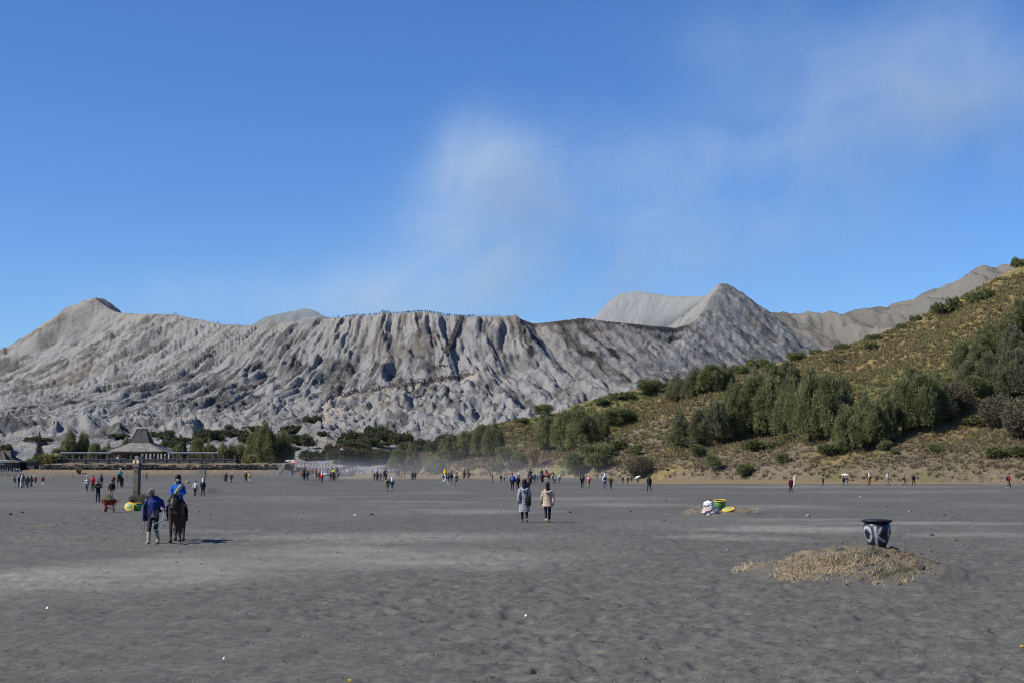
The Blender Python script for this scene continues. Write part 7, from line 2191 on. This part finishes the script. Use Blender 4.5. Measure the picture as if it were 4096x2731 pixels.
pp_(1773, 1929, 36, AW, 'person in white trousers with a dark red bag beside the white horse', GY, top=(176, 170, 178), legs=(206, 206, 214), head=('hair', BLK), pose='walk1', pack=(104, 50, 66))
pp_(1792, 1938, 48, AW, 'person in black with light jeans and a round bag beside the yellow rider', GY, top=(46, 46, 50), legs=(150, 168, 190), head=('hair', BLK), pose='walk2', pack=(84, 96, 106), shoes=WHT)
pp_(1806, 1928, 39, AW, 'person in a dark hooded coat and jeans right of the yellow rider', GY, top=(50, 52, 60), legs=(72, 84, 108), head=('hood', (44, 46, 52)), pose='stand', hem=-.2)
pp_(1825, 1944, 55, AW, 'person in a beige jacket and khaki trousers with a dark backpack', top=(186, 176, 150), legs=(134, 122, 100), head=('hair', BLK), pose='walk1', pack=(70, 68, 70))
GH = 'two riders side by side in the distance'
h13 = horse_at(1857, 1914, 26, TO, 'dark horse, left one of the two side by side', coat=(.05, .04, .035), group=GH); rider(h13, 'rider in grey with a white helmet, left of the two side by side', top=(92, 92, 96), legs=DGREY, head=('helmet', WHT), group=GH)
h14 = horse_at(1874, 1913, 25, TO, 'brown horse, right one of the two side by side', coat=(.10, .06, .045), group=GH); rider(h14, 'rider in dark brown, right of the two side by side', top=(78, 68, 68), legs=DGREY, head=('beanie', BLK), group=GH)
pp_(1970, 1928, 33, RI, 'person in dark blue standing alone at the foot of the hill', top=(58, 66, 84), legs=(56, 58, 66), head=('longhair', BLK), pose='phone')
pp_(2004, 1927, 31, AW, 'person in dark clothes with a pink hat in the centre distance', top=(64, 58, 60), legs=DGREY, head=('hat', (214, 176, 166)), pose='walk1')
pp_(2017, 1925, 29, AW, 'person with a white bag next to the pink hat in the centre distance', top=(74, 70, 72), legs=(60, 58, 62), head=('hair', BLK), pose='walk2', pack=(206, 206, 206))
pp_(2027, 1914, 26, RI, 'person in a red brown jacket farther back in the centre', top=(140, 80, 66), legs=BLK, head=('hair', BLK), pose='walk1')
pp_(2050, 1960, 66, AW, 'person in a navy jacket with a bright blue backpack left of the grey coat', top=(46, 62, 116), legs=(34, 36, 42), head=('beanie', (66, 62, 50)), pose='walk1', pack=(92, 104, 196), fat=1.12, vox=.02)
pp_(2071, 1958, 58, AW, 'person in a black and maroon jacket next to the blue backpack', top=(70, 40, 48), legs=(34, 34, 38), head=('beanie', BLK), pose='walk2', fat=1.08, pack=(40, 36, 40))
pp_(2113, 1974, 75, AW, 'person in navy with an orange bag half hidden behind the grey coat', top=(48, 58, 92), legs=(52, 62, 84), head=('beanie', BLK), pose='walk1', pack=(130, 84, 70), vox=.02)
pp_(2074, 1930, 40, AW, 'person in a pale headscarf behind the maroon jacket', top=(190, 188, 186), legs=DGREY, head=('hijab', (206, 206, 208)), pose='walk1')
GC2 = 'riders in the centre distance'
h15 = horse_at(2121, 1935, 36, AW, 'brown horse seen from behind above the grey coat', coat=(.16, .09, .05), group=GC2); rider(h15, 'rider in black on the brown horse above the grey coat', top=(48, 46, 48), legs=BLK, head=('beanie', BLK), group=GC2)
pp_(2138, 1934, 45, AW, 'person in a blue jacket and tan cap beside the riders', GC2, top=(84, 106, 152), legs=(62, 66, 80), head=('cap', (196, 150, 96)), pose='walk1', fat=1.1)
pp_(2150, 1929, 33, AW, 'person in grey between the two groups of riders', GC2, top=(112, 114, 118), legs=(84, 86, 92), head=('hood', (112, 114, 118)), pose='walk2')
h16 = horse_at(2167, 1929, 34, AW, 'dark horse seen from behind in the centre distance', coat=(.06, .045, .04), group=GC2); rider(h16, 'rider in dark blue on the dark horse in the centre distance', top=(60, 68, 82), legs=(84, 88, 100), head=('cap', BLK), group=GC2)
h17 = horse_at(2186, 1927, 35, RI, 'chestnut horse walking right with a pink cloth', coat=(.20, .10, .055), hair=(.55, .25, .25), group=GC2, saddle=(226, 120, 128)); rider(h17, 'rider with a white helmet on the chestnut horse', top=(52, 54, 58), legs=DGREY, head=('helmet', WHT), group=GC2)
pp_(2214, 1932, 38, AW, 'person in dark brown leading at the right of the riders', top=(84, 76, 74), legs=(72, 72, 76), head=('hair', BLK), pose='walk1')
pp_(2221, 1933, 34, AW, 'person in pale grey close beside the dark brown leader', top=(150, 146, 146), legs=(96, 94, 96), head=('cap', (90, 84, 80)), pose='walk2')
pp_(2238, 1932, 35, AW, 'person in a white headscarf with a blue backpack right of the riders', top=(170, 176, 190), legs=(66, 68, 76), head=('hijab', WHT), pose='walk1', pack=(86, 98, 150))
pp_(2329, 1949, 59, AW, 'person in black with a wide black hat and grey backpack', top=(44, 44, 46), legs=(36, 36, 38), head=('hat', BLK), pose='walk1', pack=(96, 98, 98), fat=1.05)
pp_(2355, 1948, 53, AW, 'person in a pink jacket, white cap and khaki trousers', top=(220, 92, 118), legs=(160, 140, 108), head=('cap', WHT), pose='walk2', pack=(190, 186, 190))
pp_(2388, 1918, 27, AW, 'small person in mauve farther back right of the pink jacket', top=(136, 92, 110), legs=(120, 110, 116), head=('cap', (150, 152, 168)), pose='stand', hem=-.3)
pp_(2420, 1953, 59, AW, 'person in a white hooded jacket with a dark backpack and jeans', top=(214, 220, 228), legs=(78, 90, 112), head=('hood', (220, 226, 234)), pose='walk1', pack=(46, 50, 62))
pp_(2444, 1953, 53, AW, 'person in a mustard jacket with a dark backpack', top=(156, 136, 50), legs=(74, 80, 92), head=('hair', BLK), pose='walk2', pack=(84, 76, 50))
pp_(2491, 1933, 31, AW, 'person in dark grey with a white cap right of the mustard jacket', top=(74, 74, 74), legs=(74, 74, 76), head=('cap', WHT), pose='stand')
pp_(2512, 1934, 31, AW, 'person in dark blue, left of the close pair near the umbrella', top=(66, 68, 78), legs=(84, 84, 90), head=('cap', (190, 190, 196)), pose='walk1')
pp_(2526, 1934, 31, AW, 'person in dark brown with beige trousers, right of the close pair near the umbrella', top=(74, 66, 64), legs=(170, 154, 140), head=('hood', (80, 72, 68)), pose='walk2')
pp_(2551, 1934, 32, AW, 'person in dark clothes and jeans under the low white umbrella', top=(72, 74, 82), legs=(72, 86, 116), head=('hair', BLK), pose='walk1', pack=(214, 214, 214))
pp_(2597, 1963, 63, TO, 'person in a long black jacket standing with legs apart right of centre', top=(40, 40, 44), legs=(26, 26, 28), head=('hood', (60, 64, 82)), pose='apart', hem=-.22, vox=.02)
pp_(3164, 1969, 60, AW, 'person in a maroon jacket and black trousers on the right', top=(116, 34, 50), legs=(28, 28, 30), head=('hair', BLK), pose='walk1', fat=1.12, vox=.02)
pp_(3178, 1942, 40, RI, 'person in a white headscarf and pale pink dress behind the maroon jacket', top=(226, 212, 220), legs=(220, 190, 200), head=('hijab', WHT), pose='phone', skirt=(222, 190, 200))
pp_(3293, 1941, 36, TO, 'person in black with white sleeves at the hill foot', top=(50, 52, 60), legs=(54, 60, 72), head=('hair', BLK), pose='phone')
pp_(3375, 1941, 38, AW, 'person in black, left one under the white umbrella at right', top=(48, 50, 56), legs=(60, 68, 84), head=('hair', BLK), pose='walk1')
pp_(3388, 1941, 36, AW, 'person in pale grey, right one under the white umbrella at right', top=(150, 150, 156), legs=(150, 150, 154), head=('hijab', (90, 88, 94)), pose='walk2')
pp_(3477, 1942, 50, AW, 'person in a long brown coat with a red bag and white headscarf', top=(134, 98, 58), legs=(70, 60, 52), head=('hijab', (224, 206, 200)), pose='stand', hem=-.5, fat=1.05, flare=.03)
pp_(3550, 1942, 48, RI, 'person in grey with a white headscarf walking right', top=(130, 126, 130), legs=(124, 120, 122), head=('hijab', WHT), pose='walk1')
pp_(3619, 1941, 41, RI, 'person in dark maroon with a bag at the right hill foot', top=(84, 54, 68), legs=(96, 88, 84), head=('beanie', (70, 66, 72)), pose='walk2', pack=(54, 50, 58))
pp_(3655, 1941, 48, AW, 'person in black with a large backpack at the right hill foot', top=(40, 42, 42), legs=(44, 44, 46), head=('cap', BLK), pose='apart', pack=(46, 48, 48), fat=1.1)
pp_(4036, 1952, 59, RI, 'person in a red and black jacket striding right near the right edge', top=(120, 44, 42), legs=(36, 36, 38), head=('cap', (60, 44, 42)), pose='walk1', pack=(52, 66, 104), shoes=(206, 204, 204))
pp_(4087, 1931, 31, AW, 'person in dark clothes at the right edge of the sand', top=(56, 56, 62), legs=(66, 68, 76), head=('hair', BLK), pose='walk2')
def umbrella(px, py, Yof, rad, label, tilt=0.0, pole=.75):
    Y = G(*Yof).y - .05; p = at(px, py, Y)
    root = empty('umbrella', (p.x, p.y, p.z), 0, label, 'umbrella'); root.rotation_euler = (0, tilt, 0)
    MB().lathe([(rad, -.16), (rad * .8, -.08), (rad * .45, -.015), (.02, .02), (.001, .03)], 10, cap=False).build('canopy', M_WHITE, root)
    MB().tube([(0, 0, .06), (0, 0, -pole)], .012, 5).build('shaft', cloth(BLK), root)
umbrella(3381, 1893, (3381, 1941), .52, 'white umbrella held over two people at right')
umbrella(2549, 1903, (2551, 1934), .42, 'white umbrella held low by the person near the close pair', R(-24))
rb = G(3472, 1936); m = MB().box((0, 0, .28), (.34, .12, .42), top=.85); tag(m.build('shopping_bag', cloth((220, 44, 60)), None, (rb.x - .02, rb.y - .3, rb.z + .12)), 'bright red bag carried by the person in the long brown coat', 'bag')

# ================================================================== THE MOUNTAIN'S VISITORS, STAIRS, SMOKE, DUST
def crest_pt(px):
    a, _ = ray(px, 1300); k = vY < 1420
    z = VOLC.z(a * vY[k], vY[k]); e = (z - CAMZ) / vY[k]; j = int(np.argmax(e))
    return Vector((a * vY[k][j], vY[k][j], z[j]))

def small_person(seed, top, legs, head):
    r = random.Random(seed); m = MB()
    for s in (-1, 1): m.tube([(s * .09, r.uniform(-.14, .14), 0), (s * .09, 0, .82)], [.06, .09], 6, 1)
    m.tube([(0, 0, .72), (0, 0, 1.05), (0, 0, 1.32), (0, 0, 1.45)], [(.17, .13), (.17, .13), (.20, .13), (.08, .08)], 7, 0)
    for s in (-1, 1): m.tube([(s * .22, 0, 1.34), (s * .27, .03, 1.05), (s * .25, .1, .82)], [.065, .055, .04], 5, 0)
    m.tube([(0, .02, 1.43), (0, .02, 1.52), (0, .02, 1.62), (0, .02, 1.68)], [.06, .10, .095, .04], 7, 2)
    me = m.mesh('person', True)
    for q in (cloth(top), cloth(legs), cloth(head)): me.materials.append(q)
    return me
SP = [small_person(k, t, l, h) for k, (t, l, h) in enumerate([((46, 48, 58), BLK, BLK), ((60, 66, 96), DGREY, (60, 50, 44)), ((120, 60, 60), BLK, BLK), ((176, 174, 178), JEAN, WHT), ((84, 78, 72), DGREY, BLK), ((150, 128, 96), DGREY, (70, 60, 50)), ((66, 84, 76), BLK, WHT)])]
def tiny(p, k, rz, label, group, s=1.0):
    o = link('person', SP[k % len(SP)], None, None, p); o.rotation_euler = (0, 0, rz); o.scale = (s, s, s)
    return tag(o, label, 'person', group)
rr_ = random.Random(91)
for i, (px, lb) in enumerate([(383, 'lone figure standing on the tip of the left peak'), (694, 'left one of three figures on the left part of the crater rim'), (702, 'middle one of three figures on the left part of the crater rim'), (709, 'right one of three figures on the left part of the crater rim'),
                              (811, 'lone figure where the left rim begins to sink'), (855, 'small figure in pale clothes on the sinking left rim'), (869, 'left figure of the close trio on the sinking rim'), (872, 'middle figure of the close trio on the sinking rim'), (876, 'right figure of the close trio on the sinking rim'),
                              (897, 'single figure right of the close trio on the rim'), (943, 'left one of two figures in the dip of the rim'), (954, 'right one of two figures in the dip of the rim')]):
    tiny(crest_pt(px), i, rr_.uniform(0, 6), lb, None, 1.1)
n = 0
for px in np.concatenate([np.array(sorted(rr_.uniform(1290, 1900) for _ in range(150)))]):
    d = sstep(1300, 1420, px) * .7 + .3 * sstep(1600, 1700, px)
    if rr_.random() > .35 + .65 * d: continue
    p = crest_pt(px); tiny(p + Vector((0, rr_.uniform(-1.2, 1.5), -.1)), rr_.choice([0, 0, 1, 1, 2, 4, 4, 3, 6]), rr_.uniform(0, 6), 'small dark figure in the dense row of visitors along the crater rim', 'visitors along the crater rim', rr_.uniform(1.0, 1.15)); n += 1

# railing along the rim
pts = [crest_pt(px) for px in np.arange(1375, 2010, 9.0)]
rl_root = empty('railing', pts[0], label='thin railing along the crater rim', cat='railing')
m = MB()
for hz in (.55, 1.05): m.tube([p - pts[0] + Vector((0, -.8, hz)) for p in pts], .05, 4)
m.build('rail', M_WOOD_D, rl_root)
rpm = MB().tube([(0, 0, -.4), (0, 0, 1.12)], .06, 4).mesh('post'); rpm.materials.append(M_WOOD_D)
for p in pts: link('post', rpm, None, rl_root, p - pts[0] + Vector((0, -.8, 0)))

# stairs up the cone
st_px = [(1763 + (1846 - 1763) * f, 1457 + (1263 - 1457) * f) for f in np.linspace(0, 1, 60)]
sp_ = []
for q in st_px:
    p = VOLC.hit(*q)
    if p is not None: sp_.append(p)
A, B = sp_[0], crest_pt(1846)
st_root = empty('staircase', A, label='long steep staircase full of people up the ash cone', cat='staircase')
M_STEP = mat('stair_concrete', (.20, .175, .15), .95, .25, 1.0); M_RAILB = mat('brown_rail', (.10, .055, .04), .8, .3, 2)
def on_slope(f):
    i = f * (len(sp_) - 1); k = min(int(i), len(sp_) - 2); p = sp_[k].lerp(sp_[k + 1], i - k); q = A.lerp(B, f)
    return Vector((q.x, p.y * .5 + q.y * .5, max(p.z, p.z * .5 + q.z * .5) + .5))
fl = [on_slope(f) for f in np.linspace(0, 1, 121)]
ax = (B - A); ax.z = 0; ax.normalize(); sd_ = Vector((ax.y, -ax.x, 0))
tread = MB().box((0, 0, 0), (3.3, 1.7, .5)).mesh('step'); tread.materials.append(M_STEP)
rzs = math.atan2(-ax.x, ax.y)
for p in fl: o = link('step', tread, None, st_root, p - A - Vector((0, 0, .25))); o.rotation_euler = (0, 0, rzs)
for s, nm in ((-1.7, 'handrail'), (0, 'handrail'), (1.7, 'handrail')):
    m = MB(); m.tube([p - A + sd_ * s + Vector((0, 0, 1.0)) for p in fl], .09, 4)
    for p in fl[::4]: m.tube([p - A + sd_ * s, p - A + sd_ * s + Vector((0, 0, 1.0))], .06, 4)
    m.build(nm, M_RAILB, st_root)
cp_, cs_ = [], []
rng2 = np.random.default_rng(8)
for k in range(230):
    f = rng2.random() ** .9; i = int(f * 120); p = fl[i] + sd_ * rng2.uniform(-1.5, 1.5); cp_.append(p)
for k in range(60):          # waiting at the foot of the stairs
    q = VOLC.hit(1755 + rng2.normal() * 28, 1462 + abs(rng2.normal()) * 12)
    if q is not None: cp_.append(q)
for k in range(150):         # on the ledge with the horses
    f = rng2.random() ** .8; q = VOLC.hit(1330 + 570 * f + rng2.normal() * 4, 1590 - 92 * f + (1 - f) * -6 + rng2.normal() * 5)
    if q is not None: cp_.append(q)
for k in range(110):
    f = rng2.random(); q = VOLC.hit(1640 + 250 * f + rng2.normal() * 5, 1537 - 42 * f + rng2.normal() * 8)
    if q is not None: cp_.append(q)
for k in range(60):          # waiting by the bushes at the trail mouth
    px = rng2.uniform(1325, 1415); Y = rng2.uniform(300, 318); p = at(px, 1860, Y); p.z = surf(p.x, p.y) ; cp_.append(p)
cp_ = np.array([tuple(p) for p in cp_])
scatter('crowd', cp_, .95 + .2 * rng2.random(len(cp_)), rng2.uniform(0, 6, len(cp_)), SP, 'far crowd of visitors on the stairs, the ledge and the trail mouth')
def small_horse(seed, c):
    m = MB(); m.tube([(0, -.7, 1.0), (0, -.2, .98), (0, .5, 1.0)], [(.18, .2), (.24, .26), (.18, .22)], 7); m.tube([(0, .45, 1.1), (0, .85, 1.45), (0, 1.15, 1.2)], [.16, .10, .06], 6)
    for x in (-.13, .13):
        for y in (-.55, .42): m.tube([(x, y, 0), (x, y, .95)], [.045, .09], 5)
    m.tube([(0, -.72, 1.05), (0, -.85, .5)], [.05, .04], 5); m.tube([(0, 0, 1.2), (0, 0, 1.75), (0, 0, 2.05)], [.19, .2, .1], 6, 1)
    me = m.mesh('horse', True); me.materials.append(mat('coat', c, .7)); me.materials.append(cloth((70, 66, 70))); return me
SH = [small_horse(1, (.05, .035, .025)), small_horse(2, (.45, .42, .38)), small_horse(3, (.14, .08, .045)), small_horse(4, (.08, .06, .05))]
hp_ = []
for k in range(120):
    f = rng2.random() ** .7; q = VOLC.hit(1340 + 545 * f, 1588 - 88 * f + rng2.normal() * 4)
    if q is not None: hp_.append(tuple(q))
for k in range(16):
    px = rng2.uniform(1325, 1415); Y = rng2.uniform(300, 318); p = at(px, 1860, Y); hp_.append((p.x, p.y, surf(p.x, p.y)))
scatter('horse_herd', np.array(hp_), np.full(len(hp_), 1.05), rng2.uniform(0, 6, len(hp_)), SH, 'far line of horses waiting along the ledge below the stairs')
GP = 'walkers on the trail up the ash slope'
for i, (px, py) in enumerate([(1372, 1745), (1378, 1738), (1384, 1716), (1386, 1702), (1380, 1690), (1376, 1678), (1388, 1680), (1382, 1668), (1392, 1655), (1396, 1640), (1362, 1728), (1366, 1722), (1395, 1725), (1402, 1722), (1316, 1745), (1312, 1756), (1328, 1722), (1334, 1718), (1270, 1668), (1265, 1652), (1330, 1628), (1340, 1626), (1350, 1628), (1358, 1630), (1368, 1632), (1378, 1634), (1310, 1612), (1304, 1608), (1390, 1618), (1268, 1775), (1265, 1786), (1172, 1826), (1176, 1826)]):
    q = hit(px, py)
    if q is not None: tiny(q, i * 3 + i // 5, rr_.uniform(0, 6), 'small figure walking on the pale trail up the ash slope', GP, 1.1)

# ------------------------------------------------------------------ smoke from the crater and dust over the plain
def volume_box(name, c, size, blobs, dens, nscale, thr, col, label, detail=5, warp=0.35):
    """box of air whose density is a sum of soft blobs broken up by noise; blobs = (centre, radii, weight) in metres"""
    m = bpy.data.materials.new(name); m.use_nodes = True
    N, L = m.node_tree.nodes, m.node_tree.links; N.clear()
    out = N.new('ShaderNodeOutputMaterial'); pv = N.new('ShaderNodeVolumePrincipled'); L.new(pv.outputs[0], out.inputs['Volume'])
    pv.inputs['Color'].default_value = (*col, 1); pv.inputs['Anisotropy'].default_value = 0.2
    g = N.new('ShaderNodeNewGeometry')
    def math_(op, a, b=None, c_=None):
        n = N.new('ShaderNodeMath'); n.operation = op
        for i, v in enumerate((a, b, c_)):
            if v is None: continue
            if isinstance(v, (int, float)): n.inputs[i].default_value = v
            else: L.new(v, n.inputs[i])
        return n.outputs[0]
    nz = N.new('ShaderNodeTexNoise'); nz.inputs['Scale'].default_value = nscale; nz.inputs['Detail'].default_value = detail; nz.inputs['Roughness'].default_value = .55; nz.inputs['Distortion'].default_value = warp
    L.new(g.outputs['Position'], nz.inputs['Vector'])
    total = None
    for (bc, br, w) in blobs:
        sub = N.new('ShaderNodeVectorMath'); sub.operation = 'SUBTRACT'; sub.inputs[1].default_value = bc; L.new(g.outputs['Position'], sub.inputs[0])
        dv = N.new('ShaderNodeVectorMath'); dv.operation = 'DIVIDE'; dv.inputs[1].default_value = br; L.new(sub.outputs[0], dv.inputs[0])
        ln = N.new('ShaderNodeVectorMath'); ln.operation = 'DOT_PRODUCT'; L.new(dv.outputs[0], ln.inputs[0]); L.new(dv.outputs[0], ln.inputs[1])
        e = math_('POWER', 2.718, math_('MULTIPLY', ln.outputs['Value'], -1.0)); e = math_('MULTIPLY', e, w)
        total = e if total is None else math_('ADD', total, e)
    mr = N.new('ShaderNodeMapRange'); mr.inputs[1].default_value = thr[0]; mr.inputs[2].default_value = thr[1]; L.new(nz.outputs['Fac'], mr.inputs[0])
    d = math_('MULTIPLY', math_('MULTIPLY', total, mr.outputs[0]), dens)
    L.new(d, pv.inputs['Density'])
    o = MB().box(c, size).build(name, m)
    m.cycles.volume_step_rate = 1.0
    return tag(o, label, None, None, 'stuff')

YS = 1560.0
def sb(px, py, rx, rz_, w, ry=38): p = at(px, py, YS); return (tuple(p), (rx * mpp(YS), ry, rz_ * mpp(YS)), w)
blobs = [sb(1920, 640, 150, 170, 1.2), sb(1900, 900, 270, 200, .95), sb(1780, 1150, 380, 190, .9), sb(2150, 800, 190, 260, .55), sb(2350, 1080, 420, 220, .5),
         sb(2700, 800, 420, 260, .38), sb(3150, 620, 420, 260, .42), sb(3600, 430, 380, 230, .55), sb(3950, 420, 320, 250, .5), sb(3100, 160, 420, 180, .26), sb(3850, 120, 420, 220, .28), sb(2450, 640, 300, 150, .25),
         sb(900, 1200, 500, 120, .28), sb(1400, 1200, 300, 100, .30), sb(3000, 1000, 600, 260, .20)]
c0, c1 = at(100, 1330, YS), at(4700, -350, YS)
volume_box('smoke', ((c0.x + c1.x) / 2, YS, (c0.z + c1.z) / 2), (c1.x - c0.x, 150, c1.z - c0.z), blobs, 0.021, 0.0105, (.30, .78), (.84, .97, 1.0), 'thin white smoke rising from the crater and drifting right')
YD = 262.0
def db(px, py, rx, rz_, w, ry=30): p = at(px, py, YD); return (tuple(p), (rx * mpp(YD), ry, rz_ * mpp(YD)), w)
volume_box('dust', (at(1800, 0, YD).x, YD, 6.0), (75, 80, 13), [db(1400, 1890, 170, 30, 1.0), db(1700, 1870, 260, 42, .75), db(2200, 1895, 260, 34, .8), db(1950, 1840, 300, 70, .35), db(1300, 1870, 120, 40, .5)], 0.012, .07, (.28, .75), (.86, .84, .82), 'fine dust blown over the sand in the middle distance', 3)
